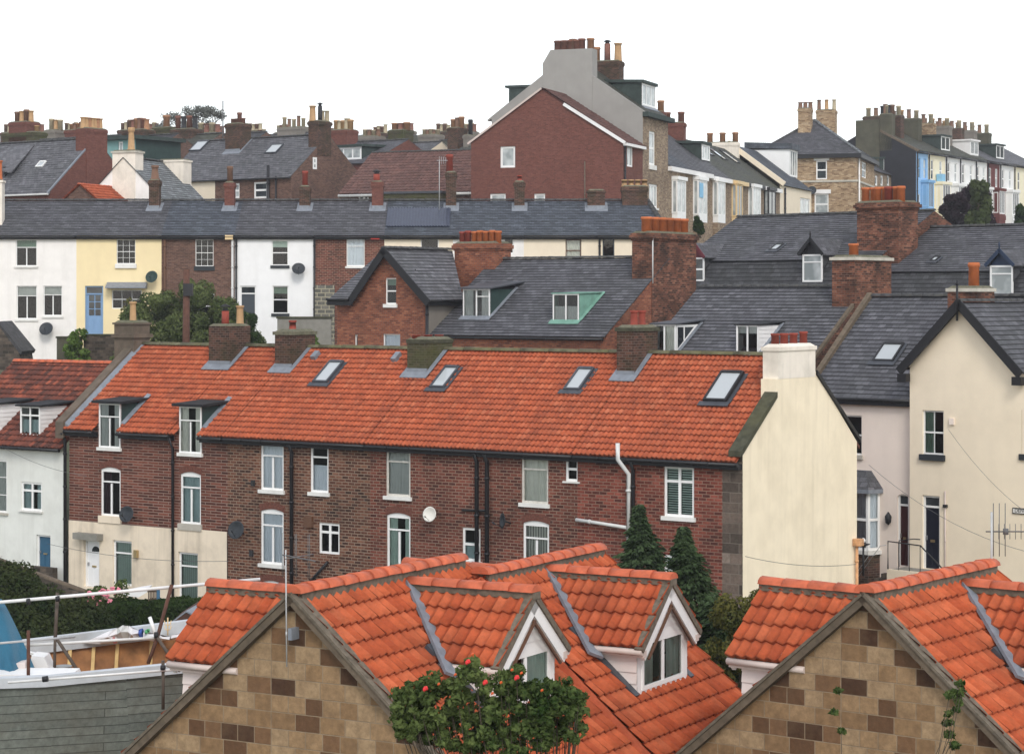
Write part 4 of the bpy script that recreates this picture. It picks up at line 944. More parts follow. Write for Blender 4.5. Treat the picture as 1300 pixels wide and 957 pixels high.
# ================================================================== NEAR HOUSES (stone gables, new pantiles)
def near_house(fr, name_label, L, hw_r, hw_l, ridge_z, front=True, dr=(), dl=(), group='new orange roofed houses in the foreground', t=.84, zb=-12.2, rear=True):
    fr = fr.shift(0, 0, zb)
    b = Bd(fr, 'cottage', name_label, 'house', group)
    rz = ridge_z - zb; b.rz = rz
    er, el = rz - hw_r * t, rz - hw_l * t
    # right slope: A runs along +y, S from right eave up to ridge
    n = math.sqrt(1 + t * t)
    A = (0, 1, 0)
    rr = Roof((hw_r + .3, -.06, er - .3 * t), (0, 1, 0), (-1, 0, t)); rl = Roof((-hw_l - .3, -.06, el - .3 * t), (0, 1, 0), (1, 0, t))
    LL = L + .12
    return b, rz, er, el, rr, rl, n, LL
def ndormer(b, side, cx_u, cv, hw, rz_d, rz, t, ex=.36, zsill=None, cur=None, wall='boards_white'):
    """gabled dormer whose ridge runs across; outer face at |u|=cx_u, centre cv"""
    sg = 1 if side == 'r' else -1
    td = .88; ez = rz_d - hw * td
    uin = (rz - rz_d) / t   # where ridge meets main slope
    uev = (rz - ez) / t
    ov = .14; xo = cx_u + .2
    # name the dormer group object: the wall box
    cheeks = []
    zlow = rz - cx_u * t - .15
    k = 12; hgt = ez + .02 - zlow
    for q in (-1, 1):   # cheek boards
        y = cv + q * hw; mb = MB(); cheeks.append(mb)
        nb = max(3, int(hgt / .17))
        for i in range(nb):
            za = zlow + hgt * i / nb; z2 = zlow + hgt * (i + 1) / nb
            u_in = max(.2, (rz - za) / t - .5)
            mb.face([(sg * u_in, y + q * .025, za), (sg * cx_u, y + q * .025, za), (sg * cx_u, y + q * .003, z2), (sg * u_in, y + q * .003, z2)])
            mb.face([(sg * u_in, y + q * .025, za), (sg * cx_u, y + q * .025, za), (sg * cx_u, y, za), (sg * u_in, y, za)])
    # face (gable end) with window hole
    pl = Pl('s', sg * cx_u)
    if sg < 0: pl.N = Vector((-1, 0, 0))
    wz0 = zlow + .25; wz1 = ez - .06
    f = MB(); y0, y1 = cv - hw, cv + hw
    wy0, wy1 = cv - hw + .16, cv + hw - .16
    P = lambda y, z, n=0: (sg * (cx_u + n), y, z)
    f.face([P(y0, zlow), P(wy0, zlow), P(wy0, wz1), P(y0, wz1)]); f.face([P(wy1, zlow), P(y1, zlow), P(y1, wz1), P(wy1, wz1)]); f.face([P(wy0, zlow), P(wy1, zlow), P(wy1, wz0), P(wy0, wz0)])
    nb = 6; zt = rz_d - .04
    for i in range(nb):
        za = wz1 + (zt - wz1) * i / nb; z2 = wz1 + (zt - wz1) * (i + 1) / nb
        wa = min(hw, (zt - za) / td + .0); w2 = max(0, (zt - z2) / td)
        f.face([P(cv - wa, za, .02), P(cv + wa, za, .02), P(cv + w2, z2, .002), P(cv - w2, z2, .002)]); f.face([P(cv - wa, za, .02), P(cv + wa, za, .02), P(cv + wa, za, 0), P(cv - wa, za, 0)])
    d = b.add(f, 'dormer', 'boards_white')
    for mb in cheeks: b.add(mb, 'cheek', 'boards_pink', d)
    if side == 'r':
        b.win(pl, None, 'C', None, cur or ('two', 'curtain_green'), 'upvc', n=.02, parent=d, hole=False, local=(wy0, wy1, wz0, wz1), names=('window_frame', 'pane', 'curtain', 'sill'), fw=.075)
    # roof slopes (near q=-1 faces camera)
    n = math.sqrt(1 + td * td)
    Ls = (hw + ov) * n
    for q in (-1, 1):
        O = (sg * xo, cv + q * (hw + ov), ez - ov * td); S = (0, -q, td); A = (-sg, 0, 0)
        rf = Roof(O, A, S)
        ln = xo - uin + .05 + (hw + ov) * td / t
        # clip to the part in front of the main slope (valley)
        no = Vector((sg * t, 0, 1)).normalized(); co = Vector((0, 0, rz + .0))
        b.sheet('dormer_roof', 'pantile_new', rf, 0, ln, Ls, 'pantile', clips=[(tuple(co), tuple(-no))], ex=ex, parent=d, amp=.055, tw=.2, uvoff=(0, 0))
        m = MB(); m.face([rf.pt(0, 0, -.03), rf.pt(ln, 0, -.03), rf.pt(ln, Ls, -.03), rf.pt(0, Ls, -.03)])
        b.add(m, 'soffit', 'bargeboard_black', d, clips=[(tuple(co), tuple(-no))])
        # verge board on the gable
        m = MB(); e0 = Vector((sg * (xo - .03), cv + q * (hw + ov + .05), ez - (ov + .05) * td)); e1 = Vector((sg * (xo - .03), cv, rz_d))
        dd = (e1 - e0).normalized(); upv = Vector((0, q * td, 1)).normalized()
        m.obox(e0, dd, (-sg, 0, 0), upv, (0, (e1 - e0).length), (0, .07), (-.24, -.03)); b.add(m, 'bargeboard', 'boards_white', d)
        m = MB(); m.obox(e0, dd, (sg, 0, 0), upv, (0, (e1 - e0).length), (-.12, .035), (-.045, .05 if side == 'r' else -.01)); b.add(m, 'verge_mortar', 'mortar_bed', d)
        m = MB(); m.obox(e0, dd, (sg, 0, 0), upv, (.1, (e1 - e0).length - .25), (-.02, .02), (-.34, -.30)); b.add(m, 'gable_trim', 'frame_brown', d)
        g0 = Vector((sg * (xo - .02), cv + q * (hw + ov + .02), ez - ov * td - .07)); g1 = Vector((sg * max(.3, uev - .15), g0.y, g0.z))
        m = MB(); m.tube([g0, g1], .055, 8); m.obox(g0, (-sg, 0, 0), (0, -q, 0), (0, 0, 1), (0, (g1 - g0).length), (.04, .16), (-.1, .02)); b.add(m, 'gutter', 'gutter_pinkish', d)
    p0 = (sg * (xo + .02), cv, rz_d + .06); p1 = (sg * (uin - .05), cv, rz_d + .06)
    m = MB(); m.box(min(p0[0], p1[0]), max(p0[0], p1[0]), cv - .12, cv + .12, rz_d - .05, rz_d + .06); b.add(m, 'mortar_bedding', 'mortar_bed', d)
    b.ridge(p0, p1, 'ridge_orange', .15, .45, parent=d, name='dormer_ridge', lap=.018)
    # valley leads
    for q in ((-1, 1) if side == 'r' else ()):
        m = MB(); pa = Vector((sg * uin, cv, rz_d)); pb = Vector((sg * (uev + ov * td / t + .15), cv + q * (hw + ov), ez - ov * td))
        ax = (pb - pa); LN = ax.length; ax.normalize(); no = Vector((sg * t, 0, 1)).normalized(); side_ = ax.cross(no); 
        m.obox(pa, ax, side_, no, (0, LN + .4), (-.16 if q < 0 else -.16, .16), (.03, .085)); b.add(m, 'valley_lead', 'lead', d)
        yq = cv + q * (hw + .02); ua = uev
        m = MB(); m.obox((sg * ua, yq, rz - ua * t), Vector((sg, 0, -t)).normalized(), (0, q, 0), no, (-.1, (cx_u - ua) * math.sqrt(1 + t * t)), (0, .16), (.03, .1)); b.add(m, 'lead_flashing', 'lead_dark', d)
    return d
def build_near(px, Y, vp, ridge_z, L, label, hw, dr, dl, front, t=.84, Lback=0, off=0, voff=0):
    fr = Fr(px, Y, vp, -12.2)
    fr = fr.shift(off, voff)
    b, rz, er, el, rr, rl, n, LL = near_house(fr, label, L, hw, hw, ridge_z, t=t)
    Ls = (hw + .3) * n
    # dormer footprints cut from the main slopes
    def holes(ds, cu):
        out = []
        for (u, cv, hwd, zd) in ds:
            ez = (zd + 12.2) - hwd * .88
            s1 = ((hw + .3) - (rz - (ez - .1)) / t) * n
            s0 = ((hw + .3) - (u - .1)) * n
            out.append((cv - hwd + .06 + .06, cv + hwd - .06 + .06, s0, s1))
        return out
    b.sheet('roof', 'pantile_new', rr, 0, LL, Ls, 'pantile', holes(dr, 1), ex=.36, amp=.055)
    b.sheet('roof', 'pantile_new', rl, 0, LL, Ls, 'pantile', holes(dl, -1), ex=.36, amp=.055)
    m = MB(); m.box(-.13, .13, 0, L, rz - .08, rz + .07); b.add(m, 'mortar_bedding', 'mortar_bed')
    b.ridge((0, -.1, rz + .07), (0, L + .06, rz + .07), 'ridge_orange', .16, .42, lap=.02)
    for sg in (-1, 1):
        e = (sg * (hw + .33), L, er - .33 * t - .02); dv = (Vector((0, L, rz)) - Vector(e)); Ln = dv.length; dv.normalize(); up = Vector((sg * t, 0, 1)).normalized()
        m = MB(); m.obox(e, dv, (0, 1, 0), up, (0, Ln), (-.1, .06), (-.34, .0)); b.add(m, 'verge_mortar', 'ridge_orange')
        if not front: m = MB(); m.obox(Vector(e) - Vector((0, L + .06, 0)), dv, (0, 1, 0), up, (0, Ln), (-.0, .06), (-.4, .03)); b.add(m, 'verge_mortar', 'ridge_orange')
    G0 = Pl('f', 0)
    if front:
        b.wall('gable_wall', 'sandstone_blocks', G0, -hw, hw, -1, er, gable=(0, rz - .04))
        for sg in (-1, 1):
            e = (sg * (hw + .33), -.1, er - .33 * t - .02); a = (0, -.1, rz + .02)
            d = (Vector(a) - Vector(e)); Ln = d.length; d.normalize(); up = Vector((sg * t, 0, 1)).normalized()
            m = MB(); m.obox(e, d, (0, 1, 0), up, (0, Ln + .04), (-.05, .16), (-.1, .05)); b.add(m, 'verge', 'verge_stone')
            m = MB(); m.obox(e, d, (0, 1, 0), up, (0, Ln), (-.075, .2), (.01, .055)); b.add(m, 'verge_mortar', 'mortar_bed')
    m = MB(); m.face([(-hw, L, -1), (hw, L, -1), (hw, L, er), (0, L, rz - .05), (-hw, L, er)]); 
    m.face([(hw, 0, -1), (hw, L, -1), (hw, L, er), (hw, 0, er)]); m.face([(-hw, 0, -1), (-hw, L, -1), (-hw, L, er), (-hw, 0, er)])
    b.add(m, 'rear_walls', 'sandstone_blocks')
    for (u, cv, hwd, zd) in dr: ndormer(b, 'r', u, cv, hwd, zd + 12.2, rz, t)
    for (u, cv, hwd, zd) in dl: ndormer(b, 'l', u, cv, hwd, zd + 12.2, rz, t)
    return b
D1 = (2.36, 3.03, .98, -4.80)
bn1 = build_near(375, 34, -4266, -4.63, 4.9, 'orange pantiled stone cottage with roses below its right dormer, lower centre', 3.3, [D1], [(2.3, 1.16, 1.0, -4.80)], True)
bn1b = build_near(375, 34, -4266, -4.86, 4.35, 'orange pantiled cottage behind the central stone gable, with the complete white dormer window', 3.3, [(2.42, 2.12, 1.0, -5.0)], [(2.3, 1.5, 1.0, -4.98)], False, off=.45, voff=4.93)
bn2 = build_near(1101, 34, -2996, -4.63, 4.35, 'orange pantiled stone cottage at the right edge, its gable below the tv aerial', 3.3, [D1], [(2.35, 1.16, 1.0, -4.80)], True)
# aerial mast fixed to the left stone gable
zr = bn1.rz
bn1.pipe([(-.02, -.2, zr - 1.05), (-.04, -.2, zr + .74)], .011, 'pole_grey', 'aerial_mast')
zr -= .12; g = MB(); X = -.04
g.tube([(X - .05, -.2, zr + .78), (X + .55, -.2, zr + .72)], .012, 5)
for i in range(5): 
    for w in (-.02, .02): g.tube([(X - .05 + i * .12, -.2 + w, zr + .45), (X - .05 + i * .12, -.2 + w, zr + 1.12)], .006, 4) if i in (0, 2, 4) else None
g.tube([(X + .2, -.5, zr + .76), (X + .2, .25, zr + .76)], .008, 4)
bn1.add(g, 'tv_aerial', 'wire')
g = MB(); g.box(-.0, .07, -.2, 0, zr - .52, zr - .34); bn1.add(g, 'mast_bracket', 'lead')
# aerial on right cottage
f = bn2.fr; q = f.plane(1254, 722, (0, 4.2, 0), Vector((0, 1, 0)))
bn2.pipe([(q.x, 4.35, q.z - .5), (q.x, 4.35, q.z + .95)], .02, 'pole_grey', 'aerial_mast')
wx = f.U; g = MB(); T = Vector((q.x, 4.35, q.z + .62)); D = Vector((f.U.x, -f.U.x * 0 - 0.0, 0)); 
D = Vector((f.U.x, f.V.x, 0)).normalized()   # world +x in local
g.tube([T - D * .1, T + D * 1.0], .012, 5)
for i in range(10):
    c = T + D * (.12 + i * .095); g.tube([c - Vector((0, 0, .13)), c + Vector((0, 0, .13))], .006, 4)
for i in (0, 1, 2):
    c = T + D * (.03 + i * .1); g.tube([c - Vector((0, 0, .42)), c + Vector((0, 0, .48))], .008, 4)
g.lathe(T + D * .24 - Vector((0, 0, .05)), [(.05, 0), (.05, .1)], 8)
bn2.add(g, 'tv_aerial', 'wire')
# ================================================================== C TERRACE (slate roof, painted fronts, Y=126)
CE, CR_, CD = 3.56, 5.62, 4.0
def chouse(x0, x1, zb, label, mat, slate='slate', hip=False, name='terraced_house'):
    f0 = Fr(x0, 126, None, zb); b = Bd(f0, name, label, 'house', 'painted houses of the slate roofed terrace')
    b.w = f0.front(x1, 300)[0]; b.pl = Pl('f', 0); b.e = CE - zb; b.r = CR_ - zb; t = (CR_ - CE) / CD
    b.rf = Roof((0, -.2, b.e - .2 * t), (1, 0, 0), (0, 1, t)); b.rf.vr = CD; b.L = (CD + .2) * math.sqrt(1 + t * t)
    m = MB(); m.face([(0, 2*CD, -3), (b.w, 2*CD, -3), (b.w, 2*CD, b.e), (0, 2*CD, b.e)]); b.add(m, 'rear_wall', mat)
    if not hip:
        b.sheet('roof', slate, b.rf, 0, b.w, b.L, 'slate'); backslope(b, 'rear_roof', slate, b.w, 2*CD, CD, b.r - .03, b.e)
        b.ridge((0, CD, b.r + .02), (b.w, CD, b.r + .02), 'ridge_dark', .13, .45)
    b.gutter((0, -.25, b.e - .2), (b.w, -.25, b.e - .2)); m = MB(); m.box(0, b.w, -.2, -.002, b.e - .32, b.e - .14); b.add(m, 'fascia', 'bargeboard_black')
    return b
def cstack(b, x0, x1, ytop, mat, pots, **k):
    v0 = CD - 1.1
    u0 = b.fr.front(x0, ytop, v0)[0]; u1 = b.fr.front(x1, ytop, v0)[0]; z1 = b.fr.front(x0, ytop, v0)[1]
    b.chimney(u0, u1, v0, v0 + .75, b.rf.z(u0, v0) - .5, z1, mat, pots, flash=(b.rf, .02), **k)
ph = lambda y0, y1: (y1 - y0) * 130 / 2800
W_ = lambda b, x0, y0, x1, y1, **k: b.win(b.pl, (x0, y0, x1, y1), **k)
b = chouse(-60, 97, -3.4, 'white rendered house at the far left of the slate terrace, three casements', 'render_white', 'slate')
W_(b, 20, 304, 47, 338, style='T', cur=('top', 'blind_green'), sillh=.1); W_(b, 21, 363, 47, 405, style='T', cur=('top', 'curtain_grey')); W_(b, 55, 363, 79, 401, style='T', cur=('top', 'curtain_grey'))
W_(b, 28, 444, 42, 462, style='S', sill=None)
b.wall('front_wall', 'render_white', b.pl, 0, b.w, -3, b.e)
q = b.fr.front(59, 418, -.35); b.dish((q[0], -.35, q[1]), .4, (-.1, -1, .5), 'dish_dark')
b.chimney(b.fr.front(-9, 250, 1.5)[0], b.fr.front(5, 250, 1.5)[0], 1.0, 1.7, b.e - .5, b.fr.front(0, 229, 1)[1], 'stack_white', [(.6, .5, 'pot_orange', 1.1, .2, 'plain')], 'slab')
b = chouse(97, 205, -2.4, 'pale yellow house with blue half glazed door', 'render_yellow', 'slate')
W_(b, 148, 304, 172, 335, style='G34', sill='sill_white', sillh=.25, sillw=.12, fw=.04)
door(b, b.pl, (108, 363, 131, 425), 'door_blue', fan=.42, frame='door_blue', knock=False)
u0, z0 = b.fr.front(112, 401); u1, z1 = b.fr.front(128, 374); g = MB()
for i in range(2):
    for j in range(3): g.box(u0 + (u1-u0)*(i/2)+.03, u0 + (u1-u0)*((i+1)/2)-.03, -.0, .13-.155, z0 + (z1-z0)*j/3+.03, z0 + (z1-z0)*(j+1)/3-.03)
g = MB()
for i in range(2):
    for j in range(3): g.box(u0 + (u1-u0)*(i/2)+.03, u0 + (u1-u0)*((i+1)/2)-.03, .09, .1, z0 + (z1-z0)*j/3+.03, z0 + (z1-z0)*(j+1)/3-.03)
b.add(g, 'door_light', 'glass_dark')
W_(b, 142, 368, 180, 392, style='G32', sill=None, fw=.05)
u0, z0 = b.fr.front(136, 366); u1, z1 = b.fr.front(187, 360); g = MB(); g.hexa([(u0, -.7, z0), (u1, -.7, z0), (u1, 0, z0), (u0, 0, z0), (u0, -.7, z0 + .06), (u1, -.7, z0 + .06), (u1, 0, z0 + .35), (u0, 0, z0 + .35)]); b.add(g, 'canopy', 'lead')
b.wall('front_wall', 'render_yellow', b.pl, 0, b.w, -3, b.e)
q = b.fr.front(193, 352, -.4); b.dish((q[0], -.4, q[1]), .36, (-.2, -1, .4), 'cheek_green')
cstack(b, 189, 202, 229, 'brick_stack_dark', [(.5, .5, 'pot_brown', ph(211, 229), .24, 'tall')])
b = chouse(205, 298, -2.4, 'dark brown brick house between the yellow and the white house', 'brick_brown_far', 'slate_blue')
W_(b, 248, 304, 271, 338, style='G34', sill='sill_dark', sillh=.25, fw=.04); W_(b, 250, 372, 272, 405, style='S', sill='sill_dark')
b.wall('front_wall', 'brick_brown_far', b.pl, 0, b.w, -3, b.e)
b.pipe([(.2, -.1, b.e - .2), (.2, -.1, -2)], .07, 'frame_brown'); b.pipe([(b.w - .12, -.1, b.e - .2), (b.w - .12, -.1, -2)], .07, 'gutter_white')
q = b.fr.front(292, 301); g = MB(); g.box(q[0] - .25, q[0] + .2, -.3, 0, q[1] - .15, q[1] + .1); b.add(g, 'alarm_box', 'wood_cream')
cstack(b, 285, 297, 232, 'brick_red_far', [(.5, .5, 'pot_brown', ph(212, 232), .17, 'drum')])
b = chouse(298, 398, -2.4, 'bright white house with two sash windows and dark sills', 'render_white_clean', 'slate')
W_(b, 345, 305, 366, 337, style='S', cur=('top', 'curtain_green'), sill='sill_dark', sillh=.16); W_(b, 346, 363, 366, 398, style='S', cur=('top', 'blind_green'), sill='sill_dark', sillh=.16)
door(b, b.pl, (305, 363, 325, 425), 'door_slate', fan=.4)
b.wall('front_wall', 'render_white_clean', b.pl, 0, b.w, -3, b.e)
q = b.fr.front(379, 342, -.4); b.dish((q[0], -.4, q[1]), .38, (.1, -1, .6), 'dish_dark')
b.pipe([(.1, -.1, b.e - .2), (.1, -.1, -2)], .06)
cstack(b, 380, 393, 237, 'brick_stack_dark', [(.5, .5, 'pot_red', ph(218, 237), .17, 'drum')])
b = chouse(398, 488, -2.4, 'dark brick house with white sash window and a grey blockwork strip', 'brick_brown_far', 'slate')
W_(b, 440, 303, 463, 338, style='SO', cur=('full', 'curtain_white'))
u1 = b.fr.front(425, 362)[0]; zc = b.fr.front(410, 362)[1]
b.wall('front_wall', 'brick_terrace', b.pl, 0, b.w, -3, b.e); m = MB(); m.box(.1, u1, -.25, -.002, -3, zc); b.add(m, 'blockwork', 'blockwork')
q0 = b.fr.front(471, 298); q1 = b.fr.front(482, 303); g = MB(); g.box(q0[0], q1[0], -.25, 0, q1[1] - .05, q0[1] - .1); b.add(g, 'alarm_box', 'alarm_red')
b.pipe([(.06, -.1, b.e - .2), (.06, -.1, -2)], .06)
cstack(b, 472, 486, 231, 'brick_red_far', [(.4, .5, 'pot_red', ph(222, 231), .2, 'cowl')])
b = chouse(488, 575, -2.4, 'pale peach house with a ribbed panel array on its slate roof', 'render_peach', 'slate_blue')
W_(b, 534, 303, 557, 332, style='S', sill=None); b.wall('front_wall', 'render_peach', b.pl, 0, b.w, -3, b.e)
a0, s0 = b.rf.hit(b.fr, 490, 289); a1, _ = b.rf.hit(b.fr, 571, 289); _, s1 = b.rf.hit(b.fr, 520, 266)
g = MB(); n = 22
for i in range(n):
    x0 = a0 + (a1 - a0) * i / n; g.obox(b.rf.O, b.rf.A, b.rf.S, b.rf.N, (x0, x0 + (a1 - a0) / n * .55), (s0, s1), (.05, .13)); g.obox(b.rf.O, b.rf.A, b.rf.S, b.rf.N, (x0 + (a1 - a0) / n * .55, x0 + (a1 - a0) / n), (s0, s1), (.05, .09))
b.add(g, 'roof_panel', 'solar')
cstack(b, 566, 579, 219, 'brick_stack_dark', [(.35, .5, 'pot_red', ph(197, 219), .2, 'drum')])
q = b.fr.front(558, 240, 3); b.aerial((q[0], 2.6, b.rf.z(0, 2.6)), 3.0, .5, (1, 0, 0), 'pole_grey', 4, .5, .014)
b = chouse(575, 665, -2.4, 'cream house behind the big brick stack, on the slate terrace', 'render_peach', 'slate_blue')
W_(b, 640, 300, 652, 322, style='S', sill=None); b.wall('front_wall', 'render_white', b.pl, 0, b.w, -3, b.e)
cstack(b, 653, 666, 231, 'brick_stack_dark', [(.5, .5, 'pot_red', .35, .15, 'plain')])
b = chouse(665, 758, -2.4, 'cream house with brown framed window near the right end of the slate terrace', 'render_peach', 'slate_blue')
W_(b, 718, 304, 738, 332, style='S', sill=None, frame='frame_brown', cur=('full', 'curtain_cream')); b.wall('front_wall', 'render_peach', b.pl, 0, b.w, -3, b.e)
cstack(b, 746, 768, 242, 'brick_stack_dark', [], cap='slab')
# hip end
b = chouse(758, 846, -2.4, 'cream end house with hipped slate roof and dark slate coloured door', 'render_peach', 'slate_blue', hip=True)
W_(b, 765, 302, 780, 330, style='O', sill=None, frame='door_slate'); b.wall('front_wall', 'render_peach', b.pl, 0, b.w, -3, b.e)
u = b.fr.front(759, 300)[0] + .1; b.pipe([(u, -.1, b.e - .2), (u, -.1, -2)], .06)
hx = b.w + .2; hr = b.fr.front(822, 250, CD)[0]
b.sheet('roof', 'slate_blue', b.rf, 0, hx, b.L, 'slate', clips=[((hx, -.2, 0), Vector((CD + .2, hx - hr, 0)).normalized())])
rs = Roof((hx, 2*CD + .2, b.rf.O.z), (0, -1, 0), (-(hx - hr), 0, b.r - b.rf.O.z))
b.sheet('hip_roof', 'slate_blue', rs, 0, 2*CD + .4, math.hypot(hx - hr, b.r - b.rf.O.z), 'slate', clips=[((hx, -.2, 0), Vector((-(CD + .2), -(hx - hr), 0)).normalized()), ((hx, 2*CD+.2, 0), Vector((-(CD + .2), (hx - hr), 0)).normalized())])
b.ridge((0, CD, b.r + .02), (hr, CD, b.r + .02), 'ridge_dark', .13, .45); b.ridge((hx, -.2, b.rf.O.z + .03), (hr, CD, b.r + .03), 'ridge_dark', .15, .45, name='hip_ridge')
m = MB(); m.face([(b.w, 0, -3), (b.w, 2*CD, -3), (b.w, 2*CD, b.e), (b.w, 0, b.e)]); b.add(m, 'side_wall', 'render_peach')
u0 = b.fr.front(790, 235, CD - .6)[0]; u1 = b.fr.front(822, 235, CD - .6)[0]; b.chimney(u0, u1, CD - .6, CD + .5, b.r - 1, b.fr.front(800, 237, CD - .6)[1], 'brick_stack_dark', b.rowpots(4, ['pot_buff'], .38, .17))

# ================================================================== D CLUSTER
def gbody(b, w, dep, e, r, mat, t, slate, lo=-2, right=None, over=.2, ridge='ridge_dark', ro=.08):
    b.w, b.e, b.r = w, e, r; b.pl = Pl('f', 0); rd = dep / 2
    b.rf = Roof((0, -over, e - over * t), (1, 0, 0), (0, 1, t)); b.rf.vr = rd; b.L = (rd + over) * math.sqrt(1 + t * t); b.rd = rd
    m = MB(); m.face([(0, dep, lo), (w, dep, lo), (w, dep, e), (0, dep, e)]); b.add(m, 'rear_wall', mat)
    if right:
        m = MB(); m.face([(w, 0, lo), (w, dep, lo), (w, dep, e), (w, rd, r), (w, 0, e)]); b.add(m, 'gable_wall', right)
    backslope(b, 'rear_roof', slate, w, dep, rd, r - .03, e)
    b.ridge((0, rd, r + .02), (w, rd, r + .02), ridge, .13, .45)
# D0 red brick gabled house
zb = -6.0
b = Bd(Fr(428, 101, -3350, zb), 'gabled_house', 'red brick house with small black edged front gable and slate roof', 'house')
fr = b.fr; w = fr.front(543, 400)[0]; e = fr.front(480, 376)[1]; ap_u, ap_z = fr.front(492, 316); gl = fr.front(453, 376)[0]
gr = w + .05; b.pl = Pl('f', 0); dep = 7.6
tg = (ap_z - e) / (gr - ap_u + .0)
W_(b, 489, 353, 503, 386, style='S', cur=('top', 'blind_green'), sill='sill_white', sillh=.16); W_(b, 486, 424, 508, 462, style='S', cur=('full', 'curtain_white'), sill='sill_white')
W_(b, 450, 425, 454, 440, style='O', sill=None)
# brick front with gable
m0 = b.wall('front_wall', 'brick_orange', b.pl, 0, w, -2, e, noholes=False)
pl2 = Pl('f', 0); pl2.holes = b.pl.holes; b.wall('gable', 'brick_orange', pl2, gl, gr, e, e, gable=(ap_u, ap_z))
m = MB(); m.face([(w, 0, -2), (w, dep, -2), (w, dep, e), (w, 0, e)]); b.add(m, 'side_wall', 'render_dark_grey')
m = MB(); m.face([(0, dep, -2), (w, dep, -2), (w, dep, e), (0, dep, e)]); b.add(m, 'rear_wall', 'brick_orange')
# right slope of the wing (ridge runs back)
tr = (ap_z - e) / (gr - ap_u)
ov = .22
wl = fr.side(574, 319, ap_u)[0]; rr = Roof((gr + ov, -.3, e - ov * tr), (0, 1, 0), (-1, 0, tr)); ve = fr.side(590, 374, gr + ov)[0]; pA = Vector((gr + ov, ve, e)); pB = Vector((ap_u, wl, ap_z)); cn = (pB - pA).cross(rr.N).normalized(); cn = cn if cn.y > 0 else -cn
b.sheet('roof', 'slate_grey', rr, 0, wl + .3, (gr + ov - ap_u) * math.sqrt(1 + tr * tr), 'slate', clips=[(tuple(pA), tuple(cn))])
rl_ = Roof((gl - ov, -.3, e - ov * tr), (0, 1, 0), (1, 0, tr * (gr - ap_u) / (ap_u - gl))); b.sheet('left_roof', 'slate_grey', rl_, 0, wl, rl_.S.dot(Vector((ap_u - gl + ov, 0, ap_z - e + ov * tr))), 'slate')
b.ridge((ap_u, -.3, ap_z + .03), (ap_u, wl, ap_z + .03), 'ridge_dark', .14, .4)
# front slope left of the gable, clipped at wing slope
rdd = dep / 2 * .95; tf = (ap_z - .05 - e) / rdd
rf = Roof((-.3, -.25, e - .25 * tf), (1, 0, 0), (0, 1, tf)); rf.vr = rdd
b.sheet('front_roof', 'slate_grey', rf, 0, ap_u + .3, (rdd + .25) * math.sqrt(1 + tf * tf), 'slate', clips=[((gl - ov, 0, e - ov * tr), Vector((rl_.S.z, 0, -rl_.S.x)).normalized())])
b.ridge((-.3, rdd, ap_z - .02), (ap_u, rdd, ap_z - .02), 'ridge_dark', .13, .45)
for p0, p1 in (((gl - .28, -.34, e - .28 * tr), (ap_u, -.34, ap_z + .02)), ((gr + .28, -.34, e - .28 * tr), (ap_u, -.34, ap_z + .02))):
    b.verge(p0, p1, .06, .34, .26, dirn=(0, 1, 0))
m = MB(); m.box(-.35, gl - .1, -.3, -.2, e - .42, e - .12); b.add(m, 'fascia', 'bargeboard_black'); m = MB(); m.box(gr + .1, gr + .2, -.3, ve, e - .42, e - .15); b.add(m, 'fascia', 'bargeboard_black')
b.gutter((-.3, -.36, e - .15), (gl - .2, -.36, e - .15)); b.gutter((gr + .27, -.3, e - .2), (gr + .27, ve, e - .2))
b.pipe([(w + .02, -.08, e - .3), (w + .02, -.08, -2)], .07)
# D1
zb = -6.0
b = Bd(Fr(769, 93, -3350, zb).shift(-9.55), 'slate_roofed_house', 'slate roofed brick house with two small dormers, one copper green, between two brick stacks', 'house')
e = -1.6 - zb; r = 1.70 - zb; gbody(b, 9.55, 10.4, e, r, 'brick_orange', 3.30/5.2, 'slate', right='brick_orange')
b.wall('front_wall', 'brick_orange', b.pl, 0, b.w, -2, e)
b.sheet('roof', 'slate', b.rf, 0, b.w + .05, b.L, 'slate')
b.gutter((0, -.26, e - .22), (b.w, -.26, e - .22), 'gutter_black')
b.dormer(b.rf, (588, 367, 622, 403), 'QR', ('two', 'curtain_grey'), cheek='cheek_green', top='lead_dark', over=.16, rise=.3, th=.06)
b.dormer(b.rf, (702, 373, 735, 408), 'C', ('half', 'curtain_grey'), cheek='copper_green', top='copper_green', over=.06, th=.04, rise=0.05, apron='copper_green')
v0 = b.rd - .75; u0 = b.fr.front(577, 340, v0)[0]; u1 = b.fr.front(628, 340, v0)[0]; z1 = b.fr.front(600, 309, v0)[1]
st = b.chimney(u0, u1, v0, v0 + 1.3, e, z1, 'brick_orange', [(x, .35, m_, .52 + .03*(i%2), .15, 'drum') for i, (x, m_) in enumerate(((.06, 'pot_red'), (.2, 'pot_red'), (.36, 'pot_orange'), (.5, 'pot_orange'), (.65, 'pot_orange'), (.8, 'pot_orange'), (.95, 'pot_orange')))], corb=.1, top='flaunching')
v0 = b.fr.side(835, 380, b.w)[0]; v1 = b.fr.side(884, 380, b.w)[0]; z1 = b.fr.side(850, 297, b.w)[1]
v0, v1 = 3.7, 7.5; u0 = b.w - 1.0; z1 = b.fr.side(860, 297, b.w + .02)[1]
st = b.chimney(u0, b.w + .03, v0, v1, -2, z1, 'brick_stack', [(.55, .08 + .165 * i, 'pot_orange', .66, .235, 'drum') for i in range(6)], corb=.1)
g = MB(); g.tube([(b.w + .05, v0 + .02, z1 - .1), (b.w + .05, v0 + .02, z1 - 2.2)], .03, 6, 0); b.add(g, 'flue_cable', 'gutter_white', st)
